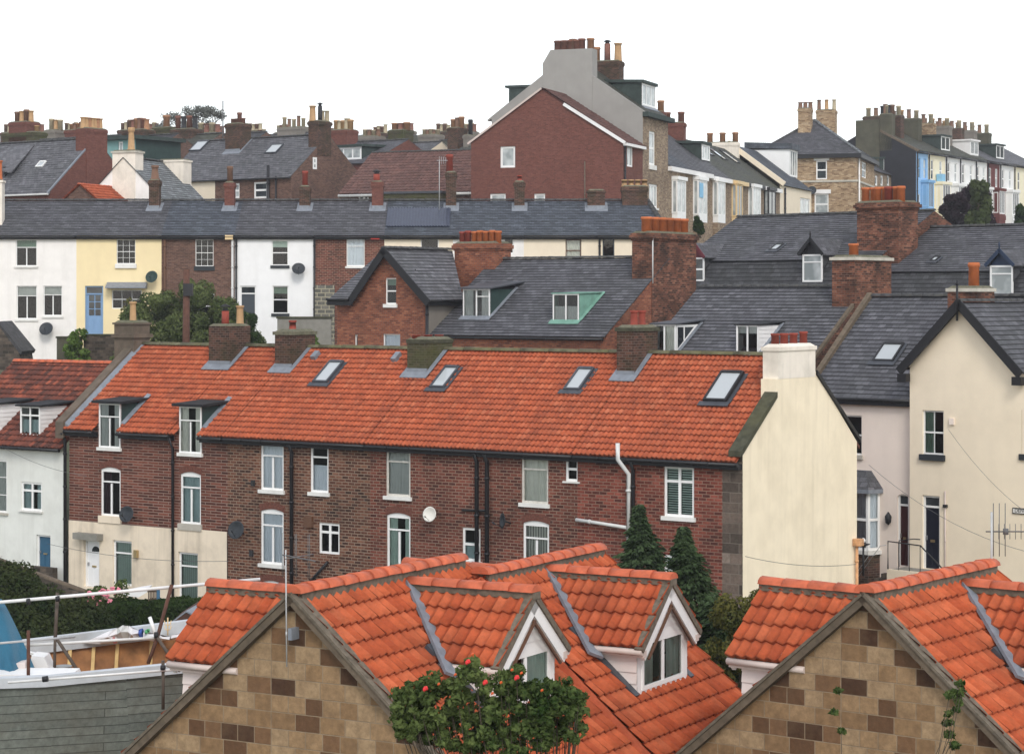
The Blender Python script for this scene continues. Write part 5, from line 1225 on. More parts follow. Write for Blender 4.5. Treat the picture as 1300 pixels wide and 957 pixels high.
# D2
zb = -7.0
f2 = Fr(1032, 83, -2600, zb); u_l = f2.front(812, 450)[0]
b = Bd(f2.shift(u_l), 'slate_roofed_house', 'dark slate roofed house with two white framed dormers and brick gable stack with pale cap', 'house')
w = -u_l; e = f2.front(1030, 461)[1]; R_ = 4.0; r = f2.front(1085, 364, R_)[1]; t = (r - e) / R_
gbody(b, w, 8.0, e, r, 'brick_stack', t, 'slate', right='brick_stack')
b.wall('front_wall', 'brick_stack', b.pl, 0, w, -2, e)
b.sheet('roof', 'slate', b.rf, 0, w - .02, b.L, 'slate')
b.verge((w, -.2, b.rf.z(0, -.2) + .02), (w, R_, r + .02), .14, .14, .04, 'verge_stone', 'verge', (-1, 0, 0))
b.gutter((0, -.26, e - .2), (w, -.26, e - .2))
d = b.dormer(b.rf, (829, 412, 858, 450), 'C', ('right', 'curtain_cream'), cheek='upvc', top='lead_dark', glazed=True, over=.1, th=.05, rise=.15)
d = b.dormer(b.rf, (935, 413, 963, 450), 'C', ('top', 'curtain_grey'), cheek='boards_white', top='felt_black', over=.08, th=.05, rise=.1, boards=True)
v0 = 2.9; u0 = b.fr.front(1062, 390, v0)[0]; v1 = b.fr.side(1140, 360, w)[0]; z1 = b.fr.side(1110, 327, w)[1]
b.chimney(w - 1.0, w + .03, 2.9, 5.6, -2, z1, 'brick_stack', [(.3, .4, 'pot_orange', .5, .19, 'drum')], 'slab', capmat='cap_stone', corb=.08, top='flaunching')
# G + pink houses
zb = -9.0
gf = Fr(1155, 76, -2300, zb)
ul = gf.front(1038, 520)[0] - .6
b = Bd(gf.shift(ul, .35), 'terraced_house', 'pink rendered house with dark maroon door, bay window and slate roof', 'house', 'cream and pink houses at the right')
w = -ul - .01; e = -3.42 - zb; r = -.02 - zb; t = (r - e) / 4.0
gbody(b, w + 3.2, 8.0, e, r, 'render_pink', t, 'slate')
b.sheet('roof', 'slate', b.rf, 0, w + 3.2, b.L, 'slate', uvoff=(.1, 0)); b.gutter((0, -.28, e - .2), (w, -.28, e - .2), 'gutter_black')
m = MB(); m.box(0, w, -.22, -.002, e - .4, e - .24); b.add(m, 'soffit', 'bargeboard_black')
b.win(b.pl, (1066, 527, 1094, 577), 'S', 'sill_stone', None, frame='upvc', sillh=.15)
d, bx = door(b, b.pl, (1139, 627, 1153.5, 718), 'door_maroon', fan=.35); b.arch(b.pl, bx, .12, .1, 'render_pink')
b.wall('front_wall', 'render_pink', b.pl, 0, w, -3, e)
# verge on the left
b.verge((0, -.25, b.rf.z(0, -.25) + .05), (0, 4.0, r + .08), .22, .2, .1, 'verge_stone', 'verge', (-1, 0, 0))
m = MB(); m.face([(-.05, -.2, e - 1.2), (-.05, 4, r - 1.0), (-.05, 4, r), (-.05, -.2, e)]); b.add(m, 'verge_brick', 'brick_stack')
b.rooflight(b.rf, (1108, 460), (1135, 460), 437, frame='frame_black', up=.12)
q = b.fr.front(1128, 658, -.1); g = MB(); g.lathe((q[0], -.12, q[1] - .22), [(.02, 0), (.1, .08), (.12, .3), (.02, .45)], 8); b.add(g, 'wall_lamp', 'frame_black')
# bay window
pb = Pl('f', -.75); x0, x1 = b.fr.front(1058, 640, -.75)[0], b.fr.front(1117, 640, 0)[0]; zt = b.fr.front(1100, 622, -.75)[1]; z0_ = b.fr.front(1100, 700, -.75)[1]; zr_ = b.fr.front(1095, 597, -.1)[1]
m = MB(); P = [(x0, 0), (x0 + .3, -.5), (x1 - .15, -.5), (x1, 0)]
for i in range(3):
    a, c = P[i], P[i+1]; m.face([(*a, -3), (*c, -3), (*c, z0_), (*a, z0_)])
bay = b.add(m, 'bay_window', 'brick_stack_dark')
for i in range(3):
    a, c = Vector((*P[i], 0)), Vector((*P[i+1], 0)); pl = Pl('f', 0); pl.o = a; pl.A = (c - a).normalized(); pl.N = Vector((pl.A.y, -pl.A.x, 0))
    b.win(pl, None, 'S', 'sill_white', ('full', 'curtain_white'), n=.0, parent=bay, hole=False, local=(0, (c - a).length, z0_, zt), names=('window_frame', 'pane', 'curtain', 'sill'), fw=.09, sillh=.14)
m = MB(); PP = [(x0 - .15, 0), (x0 + .2, -.68), (x1 - .02, -.68), (x1 + .14, 0)]; T_ = [(x0 + .35, -.0), (x0 + .5, -.12), (x1 - .5, -.12), (x1 - .35, 0)]
for i in range(3): m.face([(*PP[i], zt), (*PP[i+1], zt), (*T_[i+1], zr_), (*T_[i], zr_)])
m.face([(*p, zt) for p in PP]); m.face([(*p, zr_) for p in T_]); b.add(m, 'bay_roof', 'slate', bay)
m = MB(); 
for i in range(3): m.prism([(*PP[i], zt - .14), (*PP[i+1], zt - .14), (*PP[i+1], zt), (*PP[i], zt)], (0, .03, 0))
b.add(m, 'fascia', 'lead', bay)
pinkfr = b.fr
# G cream gable
gw = gf.front(1297.5, 470)[0]
b = Bd(gf, 'gabled_house', 'cream rendered house with black bargeboards and dark navy front door', 'house', 'cream and pink houses at the right')
e = gf.front(1150, 470, -.3)[1]; au, az = gf.front(1223, 384, -.3)
hw = gw / 2 + .12; gm = gw / 2 - .05; b.pl = Pl('f', 0); tg = (az - e) / (hw + .1)
b.win(b.pl, (1171, 521, 1198, 577), 'SV', 'sill_dark', ('left', 'blind_green'), sillh=.2, sillw=.12)
b.win(b.pl, (1297, 521, 1325, 577), 'SV', 'sill_dark', None, sillh=.2)
d, bx = door(b, b.pl, (1171, 629, 1193, 722), 'door_navy', fan=.35)
b.wall('front_wall', 'render_cream_house', b.pl, 0, gw, -3, e + .1); 
pl2 = Pl('f', 0); b.wall('gable', 'render_cream_house', pl2, -.05, gw + .0, e + .1, e + .1, gable=(gm, az - .12))
m = MB(); m.face([(gw + .9, .01, -3), (gw, 0, -3), (gw, 0, e), (gw + .9, .01, e)]); 
m.face([(0, 0, -3), (0, .35, -3), (0, .35, e), (0, 0, e)]); b.add(m, 'side_wall', 'render_cream_house')
for sg in (-1, 1):
    ee = gm + sg * (hw + .1)
    rr = Roof((ee, -.32, e), (0, 1, 0), (-sg * (hw + .1), 0, az - e)); ln = math.hypot(hw + .1, az - e)
    co = (0, .35, b.fr.zb); tt = t
    b.sheet('roof', 'slate', rr, 0, 4.6, ln, 'slate')
    b.verge((ee, -.36, e - .02), (gm, -.36, az + .03), .06, .30, .2, dirn=(0, 1, 0)); 
    m = MB(); m.box(min(ee, ee - sg * .35), max(ee, ee - sg * .35), -.37, -.1, e - .4, e - .12); b.add(m, 'corbel', 'bargeboard_black')
b.ridge((gm, -.35, az + .04), (gm, 4.3, az + .04), 'ridge_dark', .12, .45)
g = MB(); g.tube([(gm, -.4, az - .62), (gm, -.4, az + .75)], .04, 6); g.lathe((gm, -.4, az + .55), [(.02, 0), (.07, .07), (.02, .16)], 6); b.add(g, 'finial', 'bargeboard_black')
q = gf.plane(1281, 385, (0, 1.5, 0), Vector((0, 1, 0))); 
v0 = 1.7; u0 = gf.front(1203, 390, v0)[0]; u1 = gf.front(1240, 390, v0)[0]; z1 = gf.front(1225, 366, v0)[1]
b.chimney(u0, u1, v0, v0 + 1.15, e, z1, 'brick_stack', [(.6, .5, 'pot_orange', .85, .19, 'drum')], 'slab', capmat='cap_stone', corb=.05)
b.pipe([(bx[1] + .25, -.05, bx[3] + .2), (bx[1] + .25, -.05, -1.5)], .025, 'gutter_pinkish')
q = gf.front(1203, 535); g = MB(); g.box(q[0] + .1, q[0] + .28, -.08, 0, q[1] - .1, q[1] + .12); b.add(g, 'wall_vent', 'render_pink')
q = gf.front(1200, 642); g = MB(); g.box(q[0] - .04, q[0] + .1, -.1, 0, q[1] - .05, q[1] + .05); b.add(g, 'door_light_fitting', 'frame_black')
# street name plate
s0 = gf.front(1286, 644); s1 = gf.front(1317, 654)
g = MB(); g.box(s0[0], s1[0], -.04, -.005, s1[1], s0[1]); sg_ = b.add(g, 'street_name_plate', 'sign_black'); g = MB(); g.box(s0[0] + .03, s1[0] - .03, -.046, -.03, s1[1] + .03, s0[1] - .03); b.add(g, 'plate_face', 'sign_white', sg_)
tx = bpy.data.curves.new('plate_lettering', 'FONT'); tx.body = 'DENT'; tx.size = (s0[1] - s1[1]) * .85; tx.extrude = .003
to = bpy.data.objects.new('plate_lettering', tx); COL.objects.link(to); dg = bpy.context.evaluated_depsgraph_get(); me = bpy.data.meshes.new_from_object(to.evaluated_get(dg)); bpy.data.objects.remove(to)
me.materials.clear(); me.materials.append(MATS['sign_black']); to = bpy.data.objects.new('plate_lettering', me); COL.objects.link(to); to.parent = sg_
to.location = (s0[0] + .09, -.052, s1[1] + .06); to.rotation_euler = (PI / 2, 0, 0)
# porch: landing, steps, low wall, railings
lz = bx[2]
pth = Bd(gf, 'porch_steps', 'stone steps with curved cream wall in front of the two front doors', 'steps')
m = MB(); x0 = gf.front(1130, 730, -.9)[0]; x1 = gf.front(1190, 730, -.9)[0]
m.box(x0, x1 + .2, -.95, .34 - .01 if False else -.01, -3, lz - .02); pth.add(m, 'landing', 'concrete')
m = MB(); m.prism([(x0, -1.1, -3), (x1, -1.1, -3), (x1, -1.1, lz - .35), (x1 - .35, -1.1, lz - .05), (x1 - .7, -1.1, lz), (x0, -1.1, lz)], (0, .14, 0)); pth.add(m, 'low_wall', 'render_cream_house')
for i in range(7):
    m = MB(); m.box(x0 - .3 - .28 * i, x0 - .01 - .28 * i, -1.0, .3, -3, lz - .18 * (i + 1)); pth.add(m, 'step', 'rubble_stone')
for (pa, pb_, nn) in (((x0, -.95), (x0 + 1.3, -.95), 3),):
    g = MB(); g.tube([(pa[0], -1.03, lz), (pa[0], -1.03, lz + .95), (pb_[0], -1.03, lz + .9), (pb_[0] + 1.3, -1.03, lz - .15)], .025, 6)
    for i in range(1, 4): g.tube([(pa[0] + i * .43, -1.03, lz - (.0)), (pa[0] + i * .43, -1.03, lz + .92)], .014, 5)
    pth.add(g, 'railing', 'frame_black')
g = MB(); g.tube([(x0 - .1, -.2, lz), (x0 - .1, -.2, lz + .9), (x0 + .5, -.2, lz + 1.0), (x0 + .75, -.2, lz + 1.0)], .02, 6); pth.add(g, 'handrail', 'frame_black')
for k in (0, .35):
    g = MB(); g.tube([(x0 - .15 - k, -.9 - k*.5, lz + .8 - k), (x0 - .4 - k, -.9 - k*.5, lz + .75 - k), (x0 - 1.4 - k, -.9 - k*.5, lz - .5 - k)], .012, 5); pth.add(g, 'handrail', 'pole_grey')
q = gf.front(1096, 716, -1.3)
lamp = thing('lamp_post', 'short black garden lamp with a white globe beside the bay window', 'lamp', tuple(gf.O + gf.U * q[0] + gf.V * -1.3) + (-9.6,))
m = MB(); m.tube([(0, 0, 0), (0, 0, 1.05)], .035, 8); m.lathe((0, 0, 1.0), [(.03, 0), (.22, .08), (.24, .1), (.05, .13)], 12); m.build('post', 'frame_black', lamp); m = MB(); m.lathe((0, 0, 1.13), [(.03, 0), (.08, .04), (.09, .09), (.05, .15), (.01, .17)], 10); m.build('globe', 'boat_white', lamp)
# D3 mansard houses
def mansard(xl, xr, Y, zb, ridge_y, break_y, foot_y, label, dorms, lights, rd=4.5, xref=None):
    f0 = Fr(xr, Y, -2100, zb); u = f0.front(xl, 330)[0]
    return mansard2(f0.shift(u), xr, zb, ridge_y, break_y, foot_y, label, dorms, lights, rd, xref or (xl + xr) / 2, -u)
def mansard2(f0, xr, zb, ridge_y, break_y, foot_y, label, dorms, lights, rd=4.5, xref=None, w=None):
    w = w or f0.front(xr, 330)[0]; xm = xref; b = Bd(f0, 'mansard_house', label, 'house', 'slate mansard houses behind the brick stacks')
    f = b.fr
    zk = f.front(xm, break_y, .9)[1]; zf = f.front(xm, foot_y + 14, 0)[1]; zr = f.front(xm, ridge_y, .9 + rd)[1]
    b.pl = Pl('f', 0)
    lo = Roof((0, 0, zf), (1, 0, 0), (0, .9, zk - zf)); hi = Roof((0, .85, zk + .02), (1, 0, 0), (0, rd, zr - zk)); hi.vr = .9 + rd
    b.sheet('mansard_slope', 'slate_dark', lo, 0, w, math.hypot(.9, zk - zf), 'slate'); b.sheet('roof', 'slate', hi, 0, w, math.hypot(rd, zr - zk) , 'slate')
    b.gutter((0, .84, zk), (w, .84, zk), 'gutter_black', .05)
    b.ridge((0, .85 + rd, zr + .02), (w, .85 + rd, zr + .02), 'ridge_dark', .13, .45)
    m = MB(); m.face([(0, 0, -2), (w, 0, -2), (w, 0, zf), (0, 0, zf)]); m.face([(w, 0, -2), (w, 10.7, -2), (w, 10.7, zk), (w, .85 + rd, zr), (w, .85, zk), (w, 0, zf)]); m.face([(0, 0, -2), (0, 10.7, -2), (0, 10.7, zk), (0, .85 + rd, zr), (0, .85, zk), (0, 0, zf)]); m.face([(0, 10.7, -2), (w, 10.7, -2), (w, 10.7, zk), (0, 10.7, zk)])
    b.add(m, 'walls', 'brick_stack'); m = MB(); m.face([(0, .85 + rd, zr), (w, .85 + rd, zr), (w, 10.8, zk), (0, 10.8, zk)]); b.add(m, 'rear_roof', 'slate')
    for d in dorms:
        x0, y0, x1, y1, ay, barge = d[:6]
        p = b.fr.plane((x0 + x1) / 2, y1, lo.O, lo.N); b.gdormer(hi, (x0, y0, x1, y1), ay, 'SO' if len(d) < 7 else d[6], barge=barge, vd=max(.12, p.y), cur='net' if len(d) < 8 else d[7])
    for l in lights: b.rooflight(hi, *l, frame='frame_black', up=.1)
    return b, w, zr, hi
b, w, zr, hi = mansard(848, 1100, 100, -6.5, 275, 331, 364, 'mansard slate house with black pointed dormer and maroon pointed dormer behind the tall stack', [(1019, 323, 1044, 358, 303, 'bargeboard_black'), (875, 327, 894, 357, 309, 'bargeboard_maroon', 'S', 'dark')], [((976, 319), (986, 319), 311)])
fa = b.fr.shift(w + .01); ex = fa.O
px_ = 650 + fa.O.x / fa.O.y * F
b, w, zr, hi = mansard2(fa, 1350, -6.5, 289, 345, 373, 'mansard slate house with navy pointed dormer at the right edge', [(1257, 337, 1286, 375, 317, 'bargeboard_navy')], [((1180, 333), (1188, 333), 327)], rd=4.2, xref=1200)
v0 = 1.6; u0 = b.fr.front(1088, 300, v0)[0]; u1 = b.fr.front(1141, 300, v0)[0]; z1 = b.fr.front(1115, 257, v0)[1]
b.chimney(u0, u1, v0, v0 + 1.5, 2, z1, 'brick_stack', [(x, .3 + .12 * (i % 2), 'pot_orange' if i != 4 else 'pot_red', .68, .185, 'drum') for i, x in enumerate((.07, .22, .36, .5, .62, .76, .92))], corb=.13)
# ================================================================== UPPER STREET: red gable house, tall grey house, buff terrace
SV = 1680
def simple_win(b, pl, px, style='S', cur='dark', **k): return b.win(pl, px, style, k.pop('sill', None), cur, simple=True, **k)
zb = 2.0
fB = Fr(791, 140.4, SV, zb)
b = Bd(fB, 'gabled_house', 'broad red brick gable with white framed windows in front of the tall grey gable', 'house')
L_ = Pl('l', 0); vl = fB.side(598, 180)[0]; va, za = fB.side(688, 112); ze = fB.side(791, 179)[1]; zl = fB.side(598, 179)[1]; b.pl = Pl('f', 0)
gl_ = fB.front(816, 200)[0]
simple_win(b, L_, (635, 186, 654, 213), 'O', 'net', n=-.08, fw=.14); simple_win(b, L_, (622, 246, 642, 262), 'O', 'net', n=-.08, fw=.12); simple_win(b, L_, (678, 246, 692, 262), 'O', 'net', n=-.08, fw=.12)
simple_win(b, b.pl, (796, 185, 804, 212), 'C', 'net', fw=.12)
m = MB()
b.wall('gable_wall', 'brick_red_far', L_, 0, vl, -3, min(ze, zl), noholes=False)
p2 = Pl('l', 0); m = MB(); m.face([(0, 0, min(ze, zl)), (0, vl, min(ze, zl)), (0, vl, zl), (0, va, za), (0, 0, ze)]); b.add(m, 'gable', 'brick_red_far')
b.wall('front_wall', 'brick_red_far', b.pl, 0, gl_, -3, ze)
m = MB(); m.face([(0, vl, -3), (gl_, vl, -3), (gl_, vl, zl), (0, vl, zl)]); b.add(m, 'rear_wall', 'brick_red_far')
t = (za - ze) / va; rf = Roof((-.1, -.2, ze - .2 * t), (1, 0, 0), (0, 1, t)); rf.vr = va
b.sheet('roof', 'pantile_brown', rf, 0, gl_ + .1, (va + .2) * math.sqrt(1 + t * t), 'pantile', tw=.3, ex=.34)
t2 = (za - zl) / (vl - va); rr = Roof((-.1, vl + .2, zl - .2 * t2), (1, 0, 0), (0, -1, t2)); b.sheet('rear_roof', 'pantile_brown', rr, 0, gl_ + .1, (vl - va + .2) * math.sqrt(1 + t2 * t2), 'slate', ex=.34)
b.verge((-.14, -.2, ze - .1), (-.14, va * .72, ze + (za - ze) * .72 - .05), .05, .2, .15, 'boards_white', 'bargeboard', (1, 0, 0)); b.verge((-.14, vl + .2, zl - .2), (-.14, va, za - .03), .05, .12, .06, 'gutter_pinkish', 'bargeboard', (1, 0, 0))
m = MB(); m.box(0, gl_, -.25, -.002, ze - .3, ze - .12); b.add(m, 'fascia', 'boards_white'); b.pipe([(.15, -.1, ze - .2), (.15, -.1, -2)], .06)
q = fB.side(743, 225); b.pipe([(-.1, q[0], q[1] - 4), (-.1, q[0], q[1] + 1)], .04, 'render_brown', 'vent_pipe')
# grey tall house
fG = fB.shift(gl_ + .02)
b = Bd(fG, 'tall_house', 'tall grey rendered gable with wide chimney and dark box dormers', 'house')
w = fB.front(848, 200)[0] - gl_; b.w = w
v_r, ze = 0, fG.side(819, 141)[1]; vl, zl = fG.side(624, 149); va = fG.side(718, 90)[0]; za = fG.side(718, 73)[1]
b.pl = Pl('f', 0); LP = Pl('l', 0)
m = MB(); m.face([(0, 0, -3), (0, vl, -3), (0, vl, zl), (0, va, za), (0, 0, ze)]); b.add(m, 'gable_wall', 'render_grey')
simple_win(b, b.pl, (824, 167, 832, 210), 'S', 'net', fw=.14, sill='sill_white', sillh=.3); simple_win(b, b.pl, (824, 234, 835, 264), '3', 'net', fw=.14, sill='sill_white')
b.wall('front_wall', 'brick_buff_far', b.pl, 0, w, -3, ze)
t = (za - ze) / va; rf = Roof((0, -.3, ze - .3 * t), (1, 0, 0), (0, 1, t)); rf.vr = va
b.sheet('roof', 'slate_moss', rf, .05, w + .3, (va + .3) * math.sqrt(1 + t * t), 'slate'); t2 = (za - zl) / (vl - va)
rr = Roof((0, vl + .3, zl - .3 * t2), (1, 0, 0), (0, -1, t2)); b.sheet('rear_roof', 'slate_moss', rr, .05, w, (vl - va + .3) * math.sqrt(1 + t2 * t2), 'slate')
for (v0, z0, v1, z1, sg) in ((-.3, ze - .3*t, va, za, 1), (vl + .3, zl - .3*t2, va, za, 1)):
    b.verge((-.012, v0, z0), (-.012, v1, z1), .25, .12, .08, 'render_grey', 'gable_coping', (1, 0, 0))
m = MB(); m.box(-.05, w + .35, -.4, -.002, ze - .35, ze - .05); b.add(m, 'eaves_board', 'felt_dark_green')
m = MB(); m.face([(w, 0, -3), (w, vl, -3), (w, vl, zl), (w, va, za), (w, 0, ze)]); b.add(m, 'party_wall', 'brick_buff_far')
v1 = fG.side(689, 80)[0]; v0 = fG.side(752, 80)[0]; v1b = fG.side(699, 80)[0]; ztop = fG.side(720, 63)[1]; zsh = fG.side(720, 80)[1]
m = MB(); m.prism([(-.04, v0, ze), (-.04, v1, ze + 1), (-.04, v1, zsh), (-.04, v1b, ztop), (-.04, v0, ztop)], (1.1, 0, 0)); st = b.add(m, 'chimney_stack', 'render_grey')
for i in range(4): b.pot(st, (.4, v1b - .4 - i * .95 * (v1b - v0) / 6.2, ztop + .02), .27, .62, 'pot_far_red', 'drum')
for i in range(3): b.pot(st, (.4, v0 + .25 + i * .62, ztop + .02), .24, .7, ('pot_far_orange', 'pot_far_red', 'pot_brown')[i], 'drum')
b.chimney(w - 1.1, w, va - 2.2, va + .2, ze, fG.side(760, 68)[1], 'brick_stack_dark', [(.5, .1, 'pot_buff', 1.2, .27, 'plain'), (.5, .42, 'pot_far_red', 1.2, .22, 'cowl'), (.5, .75, 'pot_far_orange', 1.0, .26, 'drum')])
d = b.dormer(rf, (815, 108, 832, 136), '3', 'net', vd=.7, cheek='felt_dark_green', top='felt_dark_green', simple=True, over=.15, th=.2, rise=.1, fw=.13)
q0 = fG.side(672, 118)[0]; q1 = fG.side(644, 118)[0]; zt = fG.side(655, 108)[1]
m = MB(); m.box(.3, w - .3, q0 - 1, q1, zt - 3, zt - .15); m.box(.2, w - .2, q0 - 1, q1 + .25, zt - .15, zt); b.add(m, 'rear_dormer', 'felt_dark_green')
# R1 buff terrace with bays
zb = 2.0
fR = fG.shift(w + .02)
bounds = [848, 876, 902, 926, 947, 968, 990]
cols = ['white', 'white', 'white', 'wood_cream', 'upvc', 'frame_black', 'frame_black']
ezw = 8.95
lab = ['buff terraced house joined to the tall grey house', 'buff terraced house with a blue blind in its white bay', 'buff terraced house with green sided box dormer', 'buff terraced house with pale timber framed bay window', 'buff terraced house with cream bay and small dish', 'buff terraced house with black framed bay window']
us = [fR.front(x, 212)[0] for x in bounds]
bays = [(853, 230, 871, 272), (880, 230, 898, 274), (905, 232, 921, 275), (929, 235, 943, 276), (950, 239, 966, 277), (970, 243, 985, 274)]
for i in range(6):
    b = Bd(fR.shift(us[i], 0, zb), 'bay_house', lab[i], 'house', 'buff brick bay windowed terrace up the street')
    w = us[i+1] - us[i]; e = ezw - zb + (.0 if i < 2 else -.1); R_ = 4.5; r = e + 3.3; b.pl = Pl('f', 0)
    t = 3.3 / R_; rf = Roof((0, -.2, e - .2 * t), (1, 0, 0), (0, 1, t)); rf.vr = R_
    b.sheet('roof', ('slate_blue', 'slate', 'slate_grey', 'slate_moss', 'slate_moss', 'slate_moss')[i], rf, 0, w, (R_ + .2) * math.sqrt(1 + t*t), 'slate'); backslope(b, 'rear_roof', 'slate', w, 9, R_, r, e)
    m = MB(); m.box(0, w, -.26, -.002, e - .42, e - .12); b.add(m, 'fascia', ('boards_white', 'boards_white', 'boards_white', 'wood_cream', 'frame_black', 'boards_white')[i])
    simple = bays[i]; a0, a1, z0, z1 = b.pxbox(b.pl, *simple); a1 = b.fr.front(simple[2], (simple[1] + simple[3]) / 2, -.4)[0]
    fm = {'white': 'upvc'}.get(cols[i], cols[i])
    m = MB(); m.box(a0, a1, -.4, 0, z0 - .5, z0); m.box(a0 - .1, a1 + .1, -.5, 0, z1, z1 + .25); bay = b.add(m, 'bay_window', 'upvc' if fm in ('upvc',) else fm)
    m = MB(); m.box(a0 + .02, a1 - .02, -.38, 0, -3, z0 - .5); b.add(m, 'bay_base', 'brick_buff_far', bay); pf = Pl('f', -.4); pw = Pl('l', a0); 
    b.win(pf, None, 'C', None, 'net' if i not in (3, 5) else 'dark', fm, n=0, parent=bay, hole=False, simple=True, local=(a0, a1, z0, z1), names=('window_frame', 'pane', 'curtain', 'sill'), fw=.13)
    b.win(pw, None, 'O', None, 'net', fm, n=.05, parent=bay, hole=False, simple=True, local=(-.4, 0, z0, z1), names=('window_frame', 'pane', 'curtain', 'sill'), fw=.1)
    if i == 1: m = MB(); m.box(a0 + .2, (a0 + a1) / 2, -.43, -.405, (z0 + z1) / 2, z1 - .2); b.add(m, 'blind', 'blind_blue', bay)
    b.wall('front_wall', 'brick_buff_far', b.pl, 0, w, -3, e)
    m = MB(); m.face([(w, 0, -3), (w, 9, -3), (w, 9, e), (w, R_, r), (w, 0, e)]); m.face([(0, 9, -3), (w, 9, -3), (w, 9, e), (0, 9, e)]); b.add(m, 'rear_walls', 'brick_buff_far')
    if i == 1: b.dormer(rf, (891, 184, 901, 204), '3', 'net', cheek='felt_dark_green', top='felt_dark_green', simple=True, over=.15, th=.2, rise=.1, fw=.14, apron=None)
    if i in (2, 3, 4): b.rooflight(rf, *(((903, 198), (906, 198), 192), ((918, 203), (922, 203), 193), ((934, 207), (938, 207), 197))[i-2], up=.1, lead=False)
    ch = {0: ('brick_stack_dark', ['pot_stone'], 2, 2.2), 1: ('brick_red_far', ['pot_far_orange'], 3, 1.2), 2: ('brick_red_far', ['pot_far_red'], 3, .9), 5: ('stack_white', ['pot_far_orange'], 3, .5)}.get(i)
    if ch:
        b.chimney(w - .7, w + .1, R_ - 1.1, R_ + 1.6, e, r + ch[3], ch[0], b.rowpots(ch[2], ch[1], .8, .24, 'v', ('drum',)), top='flaunching')
# peach end house
zb = 2.0; f = fR.shift(us[6] + .02)
b = Bd(f, 'end_house', 'peach rendered end house with slate roofed box dormer', 'house'); w = f.front(1030, 240)[0]; e = ezw - zb + .3; b.pl = Pl('f', 0); R_ = 4.5; r = e + 3.4; t = 3.4 / R_
rf = Roof((0, -.2, e - .2 * t), (1, 0, 0), (0, 1, t)); rf.vr = R_; b.sheet('roof', 'slate_blue', rf, 0, w, (R_ + .2) * math.sqrt(1 + t*t), 'slate')
b.verge((0, -.3, b.rf.z(0, 0) if False else e - .2 * t), (0, R_, r), .25, .4, .1, 'render_peach', 'gable_coping', (1, 0, 0))
simple_win(b, b.pl, (1016, 252, 1029, 276), 'C', 'net', fw=.14); b.wall('front_wall', 'render_peach', b.pl, 0, w, -3, e)
m = MB(); m.face([(w, 0, -3), (w, 9, -3), (w, 9, e), (w, R_, r), (w, 0, e)]); m.face([(0, 9, -3), (w, 9, -3), (w, 9, e), (0, 9, e)]); b.add(m, 'rear_walls', 'render_peach'); backslope(b, 'rear_roof', 'slate', w, 9, R_, r, e)
b.dormer(rf, (1003, 191, 1012, 225), '3', 'net', cheek='upvc', top='slate_blue', simple=True, over=.2, th=.5, rise=.2, fw=.16, glazed=True, apron=None)
b.pipe([(1.5, -.1, e - .3), (1.5, -.1, -2)], .08)
# R2 stone corner house with hipped roof
zb = 3.5
fS = Fr(1088, 202, -9000, zb); u0 = fS.front(962, 230)[0]
b = Bd(fS.shift(u0), 'corner_house', 'buff stone corner house with hipped slate roof and two stone stacks', 'house')
w = -u0; e = fS.front(1050, 196)[1]; dep = 13.0; b.pl = Pl('f', 0); ap = fS.front(1034, 153, 6.0); au = ap[0] + w; az = ap[1]; R_ = 6.0
for bx_, st_, cu in (((1036, 204, 1050, 228), 'S', 'dark'), ((1034, 246, 1052, 273), 'S', 'net')):
    simple_win(b, b.pl, bx_, st_, cu, fw=.12); a0, a1, z0, z1 = b.pxbox(b.pl, *bx_); m = MB(); m.box(a0 - .2, a1 + .2, -.06, -.002, z1, z1 + .38); b.add(m, 'lintel', 'boards_white')
b.wall('front_wall', 'stone_buff', b.pl, 0, w, -3, e)
Rw = Pl('s', w); simple_win(b, Rw, (1094, 206, 1100, 226), 'S', 'net', fw=.12); b.wall('side_wall', 'stone_buff', Rw, 0, dep, -3, e)
m = MB(); z_ = fS.front(1050, 230)[1]; m.box(0, w + .06, -.08, -.002, z_ - .1, z_ + .08); m.box(w + .002, w + .08, -.0, dep, z_ - .1, z_ + .08); b.add(m, 'string_course', 'cap_stone')
m = MB(); o = .45
A_ = [(-o, -o, e), (w + o, -o, e), (w + o, dep + o, e), (-o, dep + o, e)]
apx = (au, R_, az); apb = (au, R_ + 1.0, az)
def tri_roof(nm, mat, p, q, aps):
    A = (Vector(q) - Vector(p)); s1 = None
    A_n = A.normalized(); S = Vector(aps[0]) - Vector(p); S = S - A_n * S.dot(A_n); rf = Roof(p, A_n, S)
    cl = []
    L = A.length; top = S.length
    pts = [(0, 0)] + [((Vector(x) - Vector(p)).dot(A_n), top) for x in aps] + [(L, 0)]
    for (x0, y0), (x1, y1) in ((pts[0], pts[1]), (pts[-1], pts[-2])):
        d = rf.pt(x1, y1) - rf.pt(x0, y0); no = d.cross(rf.N).normalized(); mid = rf.pt(L / 2, top * .3)
        if (mid - rf.pt(x0, y0)).dot(no) > 0: no = -no
        cl.append((tuple(rf.pt(x0, y0)), tuple(no)))
    b.sheet(nm, mat, rf, 0, L, top, 'slate', clips=cl)
    return rf
rf = tri_roof('roof', 'slate', A_[0], A_[1], [apx]); rf.vr = R_
tri_roof('hip_roof', 'slate_pale', A_[1], A_[2], [apx, apb]); tri_roof('hip_roof', 'slate', A_[3], A_[0], [apb, apx]); tri_roof('rear_roof', 'slate', A_[2], A_[3], [apb])
b.ridge((w + o, -o, e + .02), (au, R_, az + .05), 'slate_pale', .16, .6, name='hip_ridge'); b.ridge((-o, -o, e + .02), (au, R_, az + .05), 'ridge_dark', .13, .6, name='hip_ridge')
m = MB(); m.box(-o, w + o, -o, -.01, e - .35, e); m.box(w + .01, w + o, -.01, dep + o, e - .35, e); b.add(m, 'eaves_board', 'bargeboard_black')
